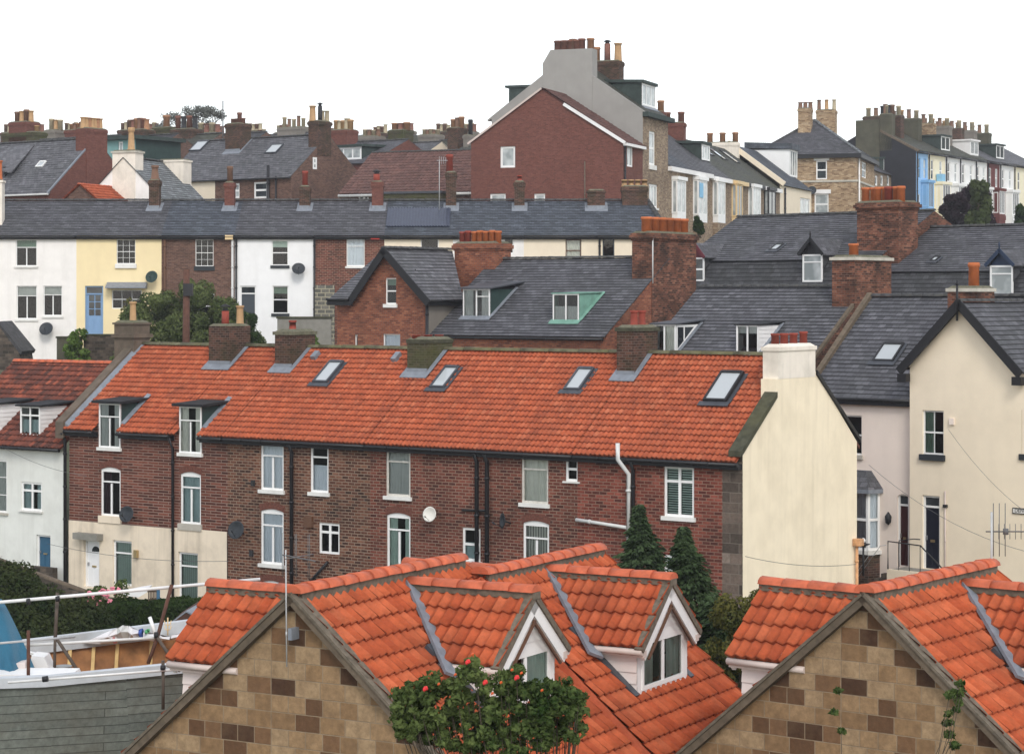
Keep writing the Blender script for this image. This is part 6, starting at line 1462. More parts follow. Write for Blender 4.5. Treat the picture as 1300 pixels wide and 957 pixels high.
u0_ = b.fr.front(1013, 150, 3.6)[0]; u1_ = b.fr.front(1029, 150, 3.6)[0]; b.chimney(u0_, u1_, 3.6, 5.0, e + 1, b.fr.front(1020, 138, 3.6)[1], 'stone_buff', b.rowpots(3, ['pot_brown'], .6, .22), top='flaunching')
u0_ = b.fr.front(1036, 150, 7)[0]; u1_ = b.fr.front(1060, 150, 7)[0]; b.chimney(u0_, u1_, 7, 8.5, e, b.fr.front(1046, 140, 7)[1], 'stone_buff', b.rowpots(3, ['pot_brown', 'pot_buff', 'pot_stone'], 1.0, .2), top='flaunching')
b.pipe([(w + .1, .8, e - .2), (w + .1, .8, -2)], .08, 'boards_white')
q = b.fr.front(1031, 242, -.5); b.dish((q[0] , -.5, q[1]), .4, (.1, -1, .3))
# small brick range behind it
b = Bd(Fr(1108, 222, SV, 3.5), 'terraced_house', 'low brick house with white window heads between the stone house and the black gable', 'house')
w = b.fr.front(1137, 225)[0]; e = b.fr.front(1120, 219)[1]; b.pl = Pl('f', 0)
for x in (1111, 1118, 1126, 1132): simple_win(b, b.pl, (x, 223, x + 3.4, 236), 'O', 'net', fw=.2)
b.wall('front_wall', 'brick_buff_far', b.pl, 0, w, -3, e); rf = Roof((0, -.2, e - .1), (1, 0, 0), (0, 1, .6)); rf.vr = 5
b.sheet('roof', 'slate_grey', rf, 0, w, 5.5, 'slate'); b.dormer(rf, (1122, 204, 1134, 219), '4', 'net', vd=.8, cheek='felt_dark_green', top='felt_dark_green', simple=True, over=.15, th=.2, rise=.1, fw=.14, apron=None)
m = MB(); m.face([(w, 0, -3), (w, 9, -3), (w, 9, e), (w, 0, e)]); b.add(m, 'side_wall', 'brick_buff_far')
# R3 painted terrace
zb = 3.0; fT = Fr(1163, 230, 2430, zb)
bd = [1163, 1178, 1200, 1218, 1238, 1253, 1269, 1287, 1325]
mt = ['paint_blue', 'paint_cream', 'paint_white_far', 'paint_white_far', 'paint_white_far', 'paint_maroon', 'paint_white_far', 'paint_cream']
lb = ['sky blue painted terraced house next to the black end gable', 'cream painted terraced house beside the blue one', 'white painted terraced house, first of three in a row', 'white painted terraced house, middle of three in a row', 'white painted terraced house next to the maroon one', 'maroon painted terraced house', 'white painted terraced house beyond the maroon one', 'cream painted terraced house at the far right edge']
us = [fT.front(x, 200)[0] for x in bd]
ew = 186 / F * 230 - zb
for i in range(8):
    b = Bd(fT.shift(us[i]), 'painted_house', lb[i], 'house', 'tall painted terrace at the upper right')
    w = us[i+1] - us[i]; e = ew + (.0 if i != 2 else .0); b.pl = Pl('f', 0); R_ = 5.0; r = e + 2.6; t = 2.6 / R_
    rf = Roof((0, -.25, e - .25 * t), (1, 0, 0), (0, 1, t)); rf.vr = R_; b.sheet('roof', 'slate_moss' if i < 5 else 'slate_grey', rf, 0, w, (R_ + .25) * math.sqrt(1 + t*t), 'slate', ex=.3); backslope(b, 'rear_roof', 'slate_moss', w, 10, R_, r, e)
    nwin = 2 if w < 5.5 else 3
    for k in range(nwin):
        x = w * (k + .5) / nwin
        for (z0, z1) in ((e - 2.95, e - .85),):
            b.pl.holes; b.win(b.pl, None, 'S', None, 'net' if k else 'dark', 'upvc' if i else 'paint_blue_deep', simple=True, local=(x - .42, x + .42, z0, z1), fw=.1)
    x0, x1 = w * .42, w * .92; zt = e - 3.4
    m = MB(); m.box(x0, x1, -.8, 0, -3, zt - 2.6); m.box(x0 - .12, x1 + .12, -.92, 0, zt, zt + .3); m.box(x0, x0 + .15, -.8, 0, zt - 2.6, zt); m.box(x1 - .15, x1, -.8, 0, zt - 2.6, zt); m.box(x0 + .15, x1 - .15, -.45, 0, zt - 2.6, zt)
    m.box(x0 - .05, x1 + .05, -.86, -.81, zt - 3.3, zt - 2.75)
    bay = b.add(m, 'bay_window', 'paint_blue_deep' if i == 0 else mt[i])
    b.win(Pl('f', -.8), None, '3', None, 'dark', 'upvc' if i else 'paint_blue', n=0, parent=bay, hole=False, simple=True, local=(x0 + .15, x1 - .15, zt - 2.6, zt), names=('window_frame', 'pane', 'curtain', 'sill'), fw=.12)
    b.win(Pl('f', -.8), None, '3', None, 'net', 'upvc' if i else 'paint_blue', n=.06, parent=bay, hole=False, simple=True, local=(x0 + .15, x1 - .15, zt - 6.6, zt - 4.0), names=('window_frame', 'pane', 'curtain', 'sill'), fw=.12)
    b.win(Pl('l', x0), None, 'O', None, 'dark', 'upvc' if i else 'paint_blue', n=.02, parent=bay, hole=False, simple=True, local=(-.7, -.12, zt - 2.5, zt - .15), names=('window_frame', 'pane', 'curtain', 'sill'), fw=.1)
    b.win(b.pl, None, 'S', None, 'dark', 'upvc', simple=True, local=(w * .1, w * .1 + .8, e - 6.6, e - 4.6), fw=.1)
    b.wall('front_wall', mt[i], b.pl, 0, w, -3, e)
    m = MB(); m.face([(w, 0, -3), (w, 10, -3), (w, 10, e), (w, R_, r), (w, 0, e)]); m.face([(0, 10, -3), (w, 10, -3), (w, 10, e), (0, 10, e)]); b.add(m, 'rear_walls', 'stack_olive')
    b.pipe([(.15, -.1, e - .2), (.15, -.1, -2)], .07)
    b.gutter((0, -.3, e - .3), (w, -.3, e - .3), 'gutter_black', .09)
    if i in (2, 4, 6):
        xm = w / 2; zt_ = e + 2.0
        m = MB(); m.box(xm - 1.3, xm + 1.3, .8, 4.5, e - .2, zt_); m.box(xm - 1.45, xm + 1.45, .6, 4.6, zt_, zt_ + .18); dd = b.add(m, 'dormer', {2: 'felt_dark_green', 4: 'boards_white', 6: 'felt_dark_green'}[i])
        b.win(Pl('f', .8), None, 'C', None, 'net', 'upvc', n=.03, parent=dd, hole=False, simple=True, local=(xm - 1.25, xm + 1.25, zt_ - 1.5, zt_), names=('window_frame', 'pane', 'curtain', 'sill'), fw=.14)
    if i < 7:
        b.chimney(w - .9, w + .1, R_ - 2.3, R_ + 2.0, e, r + (1.25 if i < 2 else 1.0), ('brick_stack_dark', 'stack_olive', 'stack_white', 'render_dark_grey', 'brick_stack_dark', 'render_dark_grey', 'stack_olive')[i] if i != 2 else 'stone_buff', b.rowpots(5, ['pot_stone', 'pot_brown', 'pot_buff', 'pot_brown'], .95, .25, 'v', ('drum', 'plain'), .1, i), top='flaunching', corb=.05)
    if i == 0:
        m = MB(); m.face([(0, 0, -3), (0, 10, -3), (0, 10, e), (0, R_, r), (0, 0, e)]); b.add(m, 'gable_wall', 'render_black')
        b.verge((-.05, -.25, e - .2), (-.05, R_, r), .3, .25, .08, 'verge_stone', 'gable_coping', (1, 0, 0))
        z1 = b.fr.side(1100, 153, 0)[1]; v0 = b.fr.side(1117, 170, 0)[0]; v1 = b.fr.side(1088, 170, 0)[0]
        m = MB(); m.box(-.35, .8, v0, v1, -3, z1); st = b.add(m, 'chimney_stack', 'stack_olive')
        b.chimney(-.0, .9, R_ - 2.3, v0 - .01, e, r + 1.25, 'stack_olive', b.rowpots(5, ['pot_brown', 'pot_dark', 'pot_stone'], .95, .25, 'v', ('drum', 'plain'), .1, 9), top='flaunching', corb=.05)
    if i == 1:
        m = MB(); m.box(x0 + .1, x0 + 1.0, -.75, -.1, zt + .3, zt + 1.1); b.add(m, 'roof_box', 'blind_blue')

# ================================================================== LEFT BACKGROUND
def simple_house(px, Y, vp, zb, label, pxl, ey, ry, R_, wall='brick_brown_far', slate='slate', right=None, name='slate_roofed_house', group=None, ridge_px=None, ex=.25, kind='slate', dep=None, over=.2):
    f0 = Fr(px, Y, vp, zb); u = f0.front(pxl, ey)[0]; b = Bd(f0.shift(u), name, label, 'house', group)
    w = -u; e = f0.front(px, ey)[1]; r = f0.front(ridge_px or px, ry, R_)[1]; dep = dep or 2 * R_; t = (r - e) / R_
    b.w, b.e, b.r, b.R = w, e, r, R_; b.pl = Pl('f', 0)
    b.rf = Roof((0, -over, e - over * t), (1, 0, 0), (0, 1, t)); b.rf.vr = R_
    b.sheet('roof', slate, b.rf, 0, w, (R_ + over) * math.sqrt(1 + t * t), kind, ex=ex, tw=.3); backslope(b, 'rear_roof', slate if kind == 'slate' else 'slate', w, dep, R_, r - .03, e)
    m = MB(); m.face([(w, 0, -4), (w, dep, -4), (w, dep, e), (w, R_, r), (w, 0, e)]); b.add(m, 'gable_wall', right or wall)
    m = MB(); m.face([(0, 0, -4), (0, dep, -4), (0, dep, e), (0, R_, r), (0, 0, e)]); m.face([(0, dep, -4), (w, dep, -4), (w, dep, e), (0, dep, e)]); b.add(m, 'rear_walls', wall)
    b.ridge((0, R_, r + .02), (w, R_, r + .02), 'ridge_dark', .13, .6)
    return b
def fstack(b, x0, x1, top, v0, d, mat, pots, lo=None, **k):
    u0 = b.fr.front(x0, top, v0)[0]; u1 = b.fr.front(x1, top, v0)[0]; z1 = b.fr.front(x0, top, v0)[1]
    return b.chimney(u0, u1, v0, v0 + d, (lo if lo is not None else b.e), z1, mat, pots, **k)
b = simple_house(64, 150, -3350, 2.0, 'slate roofed house with tall dark red brick gable, upper left', -60, 243, 177, 4.3, 'brick_red_far', 'slate_grey', ridge_px=105)
b.wall('front_wall', 'brick_red_far', b.pl, 0, b.w, -4, b.e); b.gutter((0, -.25, b.e - .2), (b.w, -.25, b.e - .2), 'gutter_white')
b.chimney(b.w - 1.0, b.w + .05, b.R - 1.0, b.R + 1.0, b.e, b.fr.side(110, 163, b.w)[1], 'brick_red_far', b.rowpots(7, ['pot_buff', 'pot_buff', 'pot_far_orange'], .75, .2, 'v'), corb=.04)
b.rooflight(b.rf, (45, 213), (53, 213), 206, frame='upvc', up=.1, lead=False)
b.verge((b.w - .02, -.2, b.rf.z(0, -.2)), (b.w - .02, b.R, b.r), .12, .16, .06, 'lead', 'verge', (-1, 0, 0))
a = b.fr.front(-20, 215, 1.3)[0]; c = b.fr.front(6, 215, 1.3)[0]; z0 = b.fr.front(0, 235, 1.3)[1]; z1 = b.fr.front(0, 212, 1.3)[1]
m = MB(); m.box(a, c, 1.3, 4.5, z0, z1); d = b.add(m, 'dormer', 'slate_dark'); m = MB(); m.hexa([(a - .2, 1.1, z1), (c + .9, 1.1, z1 - .5), (c + .1, 4, z1 + 1.6), (a - .2, 4, z1 + 1.6), (a - .2, 1.1, z1 + .1), (c + .9, 1.1, z1 - .4), (c + .1, 4, z1 + 1.7), (a - .2, 4, z1 + 1.7)]); b.add(m, 'dormer_roof', 'slate_grey', d)
# small red outbuilding
b = Bd(Fr(101, 140, -6500, 1.5), 'outbuilding', 'small brick outbuilding with bright orange tiled roof in front of the red gable', 'outbuilding')
e = b.fr.front(84, 252)[1]; au, az = b.fr.front(102, 234); hw = abs(b.fr.front(82, 252)[0]); m = MB(); m.face([(-hw, 0, -4), (hw, 0, -4), (hw, 0, e), (au, 0, az), (-hw, 0, e)]); m.face([(hw, 0, -4), (hw, 4, -4), (hw, 4, e), (hw, 0, e)]); b.add(m, 'walls', 'brick_brown_far')
for sg in (-1, 1):
    rr = Roof((au + sg * (hw + .15), -.15, e - .1), (0, 1, 0), (-sg * (hw + .15), 0, az - e + .1)); b.sheet('roof', 'pantile_orange', rr, 0, 4.5, math.hypot(hw + .15, az - e + .1), 'pantile', amp=.04)
b.ridge((au, -.2, az), (au, 4.3, az), 'ridge_orange', .1, .5)
# white gable house with pale slates
b = Bd(Fr(157, 143, -6800, 1.5), 'gabled_house', 'white rendered gable with pale grey slate roof and one chimney pot, upper left', 'house')
e = b.fr.front(112, 254)[1]; az = b.fr.front(157, 200)[1]; hl = -b.fr.front(108, 250)[0]; dep = 6.0; t = (az - e) / hl
m = MB(); m.face([(-hl, 0, -4), (hl, 0, -4), (hl, 0, e), (0, 0, az), (-hl, 0, e)]); b.add(m, 'gable_wall', 'render_white')
for sg in (-1, 1):
    rr = Roof((sg * (hl + .2), -.1, e - .2 * t), (0, 1, 0), (-sg, 0, t)); b.sheet('roof', 'slate_pale', rr, 0, dep, (hl + .2) * math.sqrt(1 + t*t), 'slate')
m = MB(); m.face([(-hl, dep, -4), (hl, dep, -4), (hl, dep, e), (0, dep, az), (-hl, dep, e)]); m.face([(hl, 0, -4), (hl, dep, -4), (hl, dep, e), (hl, 0, e)]); b.add(m, 'rear_walls', 'render_white')
b.ridge((0, 0, az + .02), (0, dep, az + .02), 'ridge_dark', .13, .5)
b.chimney(b.fr.front(143, 210)[0], b.fr.front(172, 210)[0], -.03, 1.0, e, b.fr.front(157, 192)[1], 'stack_white', [(.65, .5, 'pot_buff', 1.5, .24, 'tall')], 'slab', corb=.08, capmat='cap_stone')
b.chimney(-.3, 1.6, dep - 1, dep + .1, e, az + .1, 'stack_white', [], 'slab')
# brown brick house with slate roof and big gable (centre left)
b = simple_house(370, 160, -3350, 2.5, 'brown brick house with slate roof, two roof windows and tall gable stack', 205, 223, 172, 4.2, 'brick_buff_far', 'slate_grey', 'brick_brown_far', ridge_px=398)
simple_win(b, b.pl, (322, 231, 339, 252), 'S', 'dark', fw=.14); simple_win(b, b.pl, (287, 233, 304, 252), 'S', 'net', fw=.14)
zx = b.fr.front(273, 240)[0]; b.wall('front_wall', 'brick_brown_far', b.pl, zx, b.w, -4, b.e); p9 = Pl('f', 0); 
m = MB(); m.face([(0, 0, -4), (zx, 0, -4), (zx, 0, b.e), (0, 0, b.e)]); b.add(m, 'rendered_wall', 'render_peach')
b.gutter((0, -.25, b.e - .15), (b.w, -.25, b.e - .15)); u = b.fr.front(342, 230)[0]; b.pipe([(u, -.15, -2), (u, -.15, b.e + .8)], .12); u = b.fr.front(352, 230)[0]; b.pipe([(u, -.15, -2), (u, -.15, b.e)], .07)
RW = Pl('s', b.w); simple_win(b, RW, (397, 200, 402, 215), 'S', 'net', fw=.14, hole=False, n=.03)
b.chimney(b.w - .85, b.w + .04, b.R - 1.3, b.R + .25, b.r - 1.6, b.fr.side(396, 153, b.w)[1], 'brick_stack_dark', [(.3, .1, 'pot_buff', 1.1, .25, 'plain'), (.6, .45, 'pot_dark', 1.1, .17, 'cowl'), (.4, .75, 'pot_stone', .8, .18, 'plain'), (.7, .9, 'pot_stone', .8, .18, 'plain')], corb=.08)
fstack(b, 286, 304, 158, b.R - 1.4, 1.3, 'brick_stack_dark', [(x, .5, 'pot_far_red', .4 + (.45 if i == 2 else 0), .18, 'drum') for i, x in enumerate((.15, .4, .6, .85))], flash=(b.rf, .03))
b.rooflight(b.rf, (240, 193), (254, 193), 181, frame='lead_dark', up=.14, lead=False); b.rooflight(b.rf, (336, 196), (350, 196), 185, frame='lead_dark', up=.14, lead=False)
u = b.fr.front(283, 190, b.R)[0]; b.pipe([(u, b.R, b.r - 1), (u, b.R, b.fr.front(283, 128, b.R)[1])], .05, 'wire', 'aerial_pole')
# brown pantile house
b = simple_house(612, 150, -6000, 2.5, 'house with brown corrugated tile roof against the big red gable', 432, 241, 191, 5.0, 'brick_brown_far', 'pantile_brown', ridge_px=600, kind='pantile', ex=.4, name='tiled_house')
simple_win(b, b.pl, (455, 247, 468, 256), 'C', 'dark', fw=.12)
b.wall('front_wall', 'brick_brown_far', b.pl, 0, b.w, -4, b.e); b.gutter((0, -.25, b.e - .25), (b.w, -.25, b.e - .25), 'gutter_white', .1)
u0 = b.fr.front(484, 245, -1.5)[0]; u1 = b.fr.front(560, 245, -1.5)[0]; z = b.fr.front(520, 243, -1.5)[1]; m = MB(); m.box(u0, u1, -1.5, -.01, -4, z - .15); b.add(m, 'lean_to', 'stack_moss'); m = MB(); m.box(u0 - .1, u1 + .1, -1.6, -.01, z - .15, z); b.add(m, 'lean_to_roof', 'lead_dark')
# houses crowding the skyline
def sky_house(px0, px1, Y, ey, ry, zb, label, wall, slate, stacks, vp=-3350, kind='slate', R_=4.2):
    b = simple_house(px1, Y, vp, zb, label, px0, ey, ry, R_, wall, slate, kind=kind, ex=.3, group='houses along the left skyline')
    m = MB(); m.face([(0, 0, -4), (b.w, 0, -4), (b.w, 0, b.e), (0, 0, b.e)]); b.add(m, 'front_wall', wall)
    for (x0, x1, top, mat, n, cols, h, r) in stacks:
        fstack(b, x0, x1, top, b.R - .8, 1.5, mat, b.rowpots(n, cols, h, r, 'u', ('drum', 'plain'), .15, int(x0)), corb=.06)
    return b
sky_house(-40, 72, 172, 200, 177, 5, 'slate house with moss covered wide stack and cluster of pots, far left skyline', 'brick_brown_far', 'slate_grey', [(11, 33, 156, 'brick_red_far', 4, ['pot_brown', 'pot_buff'], .9, .22), (3, 42, 170, 'stack_moss', 5, ['pot_buff', 'pot_stone'], .5, .2)])
sky_house(50, 104, 185, 200, 175, 6, 'slate house with grey stack and three buff pots, left skyline', 'brick_brown_far', 'slate', [(56, 70, 166, 'render_dark_grey', 3, ['pot_stone', 'pot_buff'], .9, .22), (82, 102, 166, 'brick_red_far', 5, ['pot_far_orange', 'pot_brown'], .6, .25)])
sky_house(130, 182, 184, 196, 173, 6, 'dark slate house with six mixed pots left of the moss green stack', 'brick_brown_far', 'slate_dark', [(155, 181, 166, 'brick_stack_dark', 6, ['pot_brown', 'pot_far_red', 'pot_far_orange'], .9, .25)])
b = Bd(Fr(124, 172, -3350, 6), 'flat_roofed_house', 'teal painted flat roofed upper storey behind the white gable', 'house'); u1 = b.fr.front(172, 185)[0]; z0 = b.fr.front(150, 196)[1]; z1 = b.fr.front(150, 178)[1]
b.pl = Pl('f', 0); simple_win(b, b.pl, (150, 180, 156, 195), 'O', 'net', fw=.12)
b.wall('front_wall', 'cheek_teal', b.pl, 0, u1, -4, z1); m = MB(); m.face([(u1, 0, -4), (u1, 5, -4), (u1, 5, z1), (u1, 0, z1)]); m.face([(0, 0, -4), (0, 5, -4), (0, 5, z1), (0, 0, z1)]); m.face([(0, 5, -4), (u1, 5, -4), (u1, 5, z1), (0, 5, z1)]); b.add(m, 'side_walls', 'cheek_green'); m = MB(); m.box(-.3, u1 + .4, -.4, 5.2, z1, z1 + .3); b.add(m, 'roof', 'felt_dark_green')
sky_house(168, 240, 190, 197, 172, 6, 'slate house with moss green stack and tall orange pot, left skyline', 'brick_brown_far', 'slate_moss', [(193, 215, 163, 'stack_moss', 1, ['pot_far_orange'], 1.1, .3), (216, 243, 165, 'brick_stack_dark', 4, ['pot_far_red', 'pot_dark'], 1.1, .25)])
sky_house(235, 300, 200, 195, 170, 7, 'slate house with short red and cream pots right of the bare tree, skyline', 'brick_brown_far', 'slate_dark', [(246, 272, 170, 'brick_stack_dark', 4, ['pot_stone', 'pot_far_red'], .9, .27)])
sky_house(300, 372, 215, 194, 170, 7, 'slate house with long low stack behind the two roof windows, skyline', 'brick_brown_far', 'slate_grey', [(318, 330, 171, 'brick_red_far', 3, ['pot_stone', 'pot_far_red'], .5, .2), (352, 382, 163, 'render_dark_grey', 5, ['pot_stone', 'pot_brown'], 1.0, .2)])
b = sky_house(405, 470, 176, 206, 180, 6, 'slate house with wide white dormer window and yellow pots', 'brick_red_far', 'slate', [(418, 440, 166, 'brick_red_far', 5, ['pot_buff', 'pot_stone'], .9, .25), (404, 414, 170, 'brick_red_far', 3, ['pot_far_red'], .5, .2)], R_=5)
b.dormer(b.rf, (425, 187, 459, 203), '3', 'net', cheek='felt_dark_green', top='felt_dark_green', simple=True, over=.2, th=.2, rise=.1, fw=.16, apron=None)
b = sky_house(448, 525, 195, 206, 182, 6, 'slate house with small cream gable on the skyline', 'render_peach', 'slate_grey', [(455, 476, 174, 'render_dark_grey', 4, ['pot_stone', 'pot_brown'], .6, .22), (493, 512, 166, 'stack_moss', 3, ['pot_far_orange', 'pot_far_red'], .6, .3)])
q0 = b.fr.front(508, 193, -1)[0]; q1 = b.fr.front(518, 193, -1)[0]; z0 = b.fr.front(513, 194, -1)[1]; z1 = b.fr.front(513, 182, -1)[1]
m = MB(); m.prism([(q0, -1, z0 - 2), (q1, -1, z0 - 2), (q1, -1, z0), ((q0 + q1) / 2, -1, z1), (q0, -1, z0)], (0, 1, 0)); g_ = b.add(m, 'gable', 'render_yellow'); 
b.verge((q0 - .2, -1.1, z0 - .2), ((q0 + q1) / 2, -1.1, z1 + .1), .15, .2, .05, dirn=(0, 1, 0)); b.verge((q1 + .2, -1.1, z0 - .2), ((q0 + q1) / 2, -1.1, z1 + .1), .15, .2, .05, dirn=(0, 1, 0))
sky_house(520, 580, 205, 204, 178, 6, 'slate house with low grey stack left of the stepped stack, skyline', 'render_dark_grey', 'slate_moss', [(531, 552, 172, 'render_dark_grey', 5, ['pot_stone', 'pot_brown'], .5, .22)])
sky_house(556, 628, 190, 204, 181, 6, 'house with brown stack, orange pots and tall black flue beside the red gable', 'render_dark_grey', 'slate_moss', [(568, 581, 163, 'brick_stack_dark', 3, ['pot_far_orange', 'pot_brown'], .9, .25), (588, 594, 172, 'render_dark_grey', 1, ['pot_dark'], 1.3, .2)])
# a further row just showing its ridge and pots
xs = [(-20, 60), (60, 130), (130, 205), (205, 290), (290, 372), (372, 450), (450, 530), (530, 610)]
names = ['far left', 'behind the grey stack', 'behind the teal house', 'below the bare tree', 'behind the long low stack', 'behind the tall gable stack', 'behind the cream gable', 'beside the red gable']
for i, (a, c) in enumerate(xs):
    rd = random.Random(i)
    sky_house(a, c, 250, 192, 173, 8, 'distant slate house with a row of tiny pots, ' + names[i], 'render_dark_grey', 'slate_moss', [(a + (c - a) * .25, a + (c - a) * .45, 168 + rd.randint(-2, 2), 'brick_stack_dark', 4, ['pot_brown', 'pot_stone'], .9, .25), (a + (c - a) * .7, a + (c - a) * .86, 169 + rd.randint(-2, 2), 'render_dark_grey', 4, ['pot_stone', 'pot_far_red'], .9, .25)])
# ================================================================== VEGETATION
def leaves(mb, rnd, c, rad, n, size, shell=.55, mi=0, elong=1.6):
    c = Vector(c)
    for _ in range(n):
        while True:
            p = Vector((rnd.uniform(-1, 1), rnd.uniform(-1, 1), rnd.uniform(-1, 1)))
            l = p.length
            if .05 < l < 1: break
        p = p.normalized() * (shell + (1 - shell) * rnd.random() ** .6) * (1 + .1 * rnd.uniform(-1, 1)) if rnd.random() < .8 else p
        q = c + Vector((p.x * rad[0], p.y * rad[1], p.z * rad[2]))
        d = (p + Vector((rnd.uniform(-.8, .8), rnd.uniform(-.8, .8), rnd.uniform(-.8, .8)))).normalized()
        s_ = d.orthogonal().normalized(); s_ = Matrix.Rotation(rnd.uniform(0, 6.28), 3, d) @ s_; t = d.cross(s_); z = size * rnd.uniform(.6, 1.35)
        a = q - t * z * elong * .5; b_ = q + s_ * z * .5; e = q + t * z * elong * .5 + d * z * .2; f = q - s_ * z * .5
        mb.face([a, b_, e, f], mi)
def limbs(mb, rnd, base, top, r, n, spread):
    base, top = Vector(base), Vector(top)
    mb.tube([base, base.lerp(top, .5) + Vector((rnd.uniform(-.1, .1), 0, 0)), top], [r, r * .7, r * .3], 7)
    for i in range(n):
        s = base.lerp(top, rnd.uniform(.3, .9)); a = rnd.uniform(0, 6.28)
        e = s + Vector((math.cos(a) * spread[0], math.sin(a) * spread[1], spread[2] * rnd.uniform(.2, 1))) * rnd.uniform(.5, 1)
        m_ = s.lerp(e, .5) + Vector((0, 0, -.06 * spread[2])); mb.tube([s, m_, e], [r * .35, r * .22, r * .08], 5)
def plant(name, label, cat, base, clumps, mat, leafsize, n, trunk=None, group=None, seed=1, extra=None, shell=.55, elong=1.6):
    rnd = random.Random(seed); base = Vector(base); t = thing(name, label, cat, base, 0, group)
    mb = MB(); tot = sum(c[3] * c[4] * c[5] for c in clumps)
    for (x, y, z, a, b_, c_) in clumps:
        k = max(30, int(n * (a * b_ * c_) / tot)); leaves(mb, rnd, (x, y, z), (a, b_, c_), k, leafsize, shell, elong=elong)
    mb.build('crown' if cat in ('tree', 'conifer') else 'foliage', mat, t)
    m = MB(); h, r, nb, sp = trunk or (1, .06, 5, (.5, .5, .5)); limbs(m, rnd, (0, 0, -.3), (0, 0, h), r, nb, sp); m.build('trunk' if cat in ('tree', 'conifer') else 'stem', 'bark', t)
    if extra: extra(t, rnd)
    return t
def clumps_in(rnd, box, n, r, rz=None):
    (x0, x1), (y0, y1), (z0, z1) = box
    return [(rnd.uniform(x0, x1), rnd.uniform(y0, y1), rnd.uniform(z0, z1), r * rnd.uniform(.7, 1.3), r * rnd.uniform(.7, 1.2), (rz or r) * rnd.uniform(.7, 1.3)) for _ in range(n)]
# big bushy shrubs behind the terrace (px 160-330)
def at(px, py, Y, z=None): p = W(px, py, Y); return (p.x, p.y, p.z if z is None else z)
rnd = random.Random(5)
g0 = -4.4
def bush(label, px0, px1, ytop, Y, seed, mat='leaf_bush', n=9000, size=.1, lo=455, nc=40, cs=1.0):
    a = W(px0, lo, Y); c = W(px1, ytop, Y); rnd = random.Random(seed); w = (c.x - a.x); h = c.z - a.z
    cl = []
    for i in range(nc):
        u = rnd.uniform(-.5, .5); v = rnd.random() ** .8 * (1 - (2 * abs(u + .02)) ** 2.8 * .75) * (.86 + .14 * math.sin(u * 19 + seed))
        cl.append((u * w * .95, rnd.uniform(-1.2, 1.2), h * v * .88, w * .13 * cs * rnd.uniform(.5, 1.4), .8, h * .12 * rnd.uniform(.5, 1.4)))
    return plant('bushy_shrub', label, 'shrub', ((a.x + c.x) / 2, Y, a.z), cl, mat, size, n, (h * .7, .1, 8, (w * .3, .6, h * .3)), 'shrubs below the painted terrace', seed)
bush('large loose green shrub behind the dark telegraph pole, in front of the brown house', 150, 334, 340, 114, 1, n=52000, nc=110, cs=.5)
bush('small dark shrub beside the white house door', 296, 330, 385, 112, 3, 'leaf_hedge', 3000)
bush('bright green climber at the foot of the pale yellow house', 88, 108, 412, 118, 4, 'leaf_bright', 2500, .12, 462)
bush('thin leafy climber by the yellow house window', 150, 180, 368, 120, 14, 'leaf_olive', 900, .12)
bush('low yellow green shrub beside the grey blockwork', 376, 408, 415, 112, 6, 'leaf_bright', 1800, .12)
# telegraph pole
p = W(236, 400, 108); t = thing('telegraph_pole', 'dark wooden telegraph pole rising from the green shrubs', 'pole', (p.x, p.y, -5.0))
zt = W(236, 342, 108).z + 5.0; m = MB(); m.tube([(0, 0, 0), (.03, 0, zt)], [.2, .16], 10); m.build('post', 'pole_rust', t); m = MB(); m.box(-.1, .35, -.25, .1, zt - 1.3, zt - .7); m.build('junction_box', 'frame_black', t)
# garden walls/sheds below painted terrace
for (x0, x1, y, Y, mat, lab) in ((72, 103, 427, 119, 'stack_olive', 'low slate coloured garden store beside the green climber'), (106, 150, 424, 119.5, 'rubble_stone', 'dark rubble wall under the blue door'), (352, 420, 402, 117, 'concrete', 'pale garden wall below the white house'), (150, 352, 436, 120.5, 'rubble_stone', 'long dark rubble wall behind the shrubs')):
    a = W(x0, y, Y); c = W(x1, y, Y); t = thing('garden_wall', lab, 'wall', (a.x, Y, -5)); m = MB(); m.box(0, c.x - a.x, 0, .4, -1, a.z + 5 - .1); m.build('wall', mat, t); m = MB(); m.box(-.05, c.x - a.x + .05, -.05, .45, a.z + 5 - .1, a.z + 5); m.build('coping', 'coping_moss', t)
# foreground-left roof gable at x=0,y=415-455 (dark stone lean-to)
t = thing('outbuilding', 'dark stone outbuilding gable at the left edge below the white house', 'outbuilding', (W(-12, 0, 112).x, 112, -5)); p = lambda x, y: (W(x, y, 112).x - W(-12, 0, 112).x, 0, W(x, y, 112).z + 5)
m = MB(); m.prism([p(-30, 470), p(28, 470), p(24, 448), p(-3, 411), p(-30, 440)], (0, 3, 0)); m.build('wall', 'rubble_stone', t); m = MB(); m.prism([p(-3, 408), p(-3, 412), p(26, 450), p(28, 446)], (0, 3.2, 0)); m.build('roof', 'slate_dark', t)
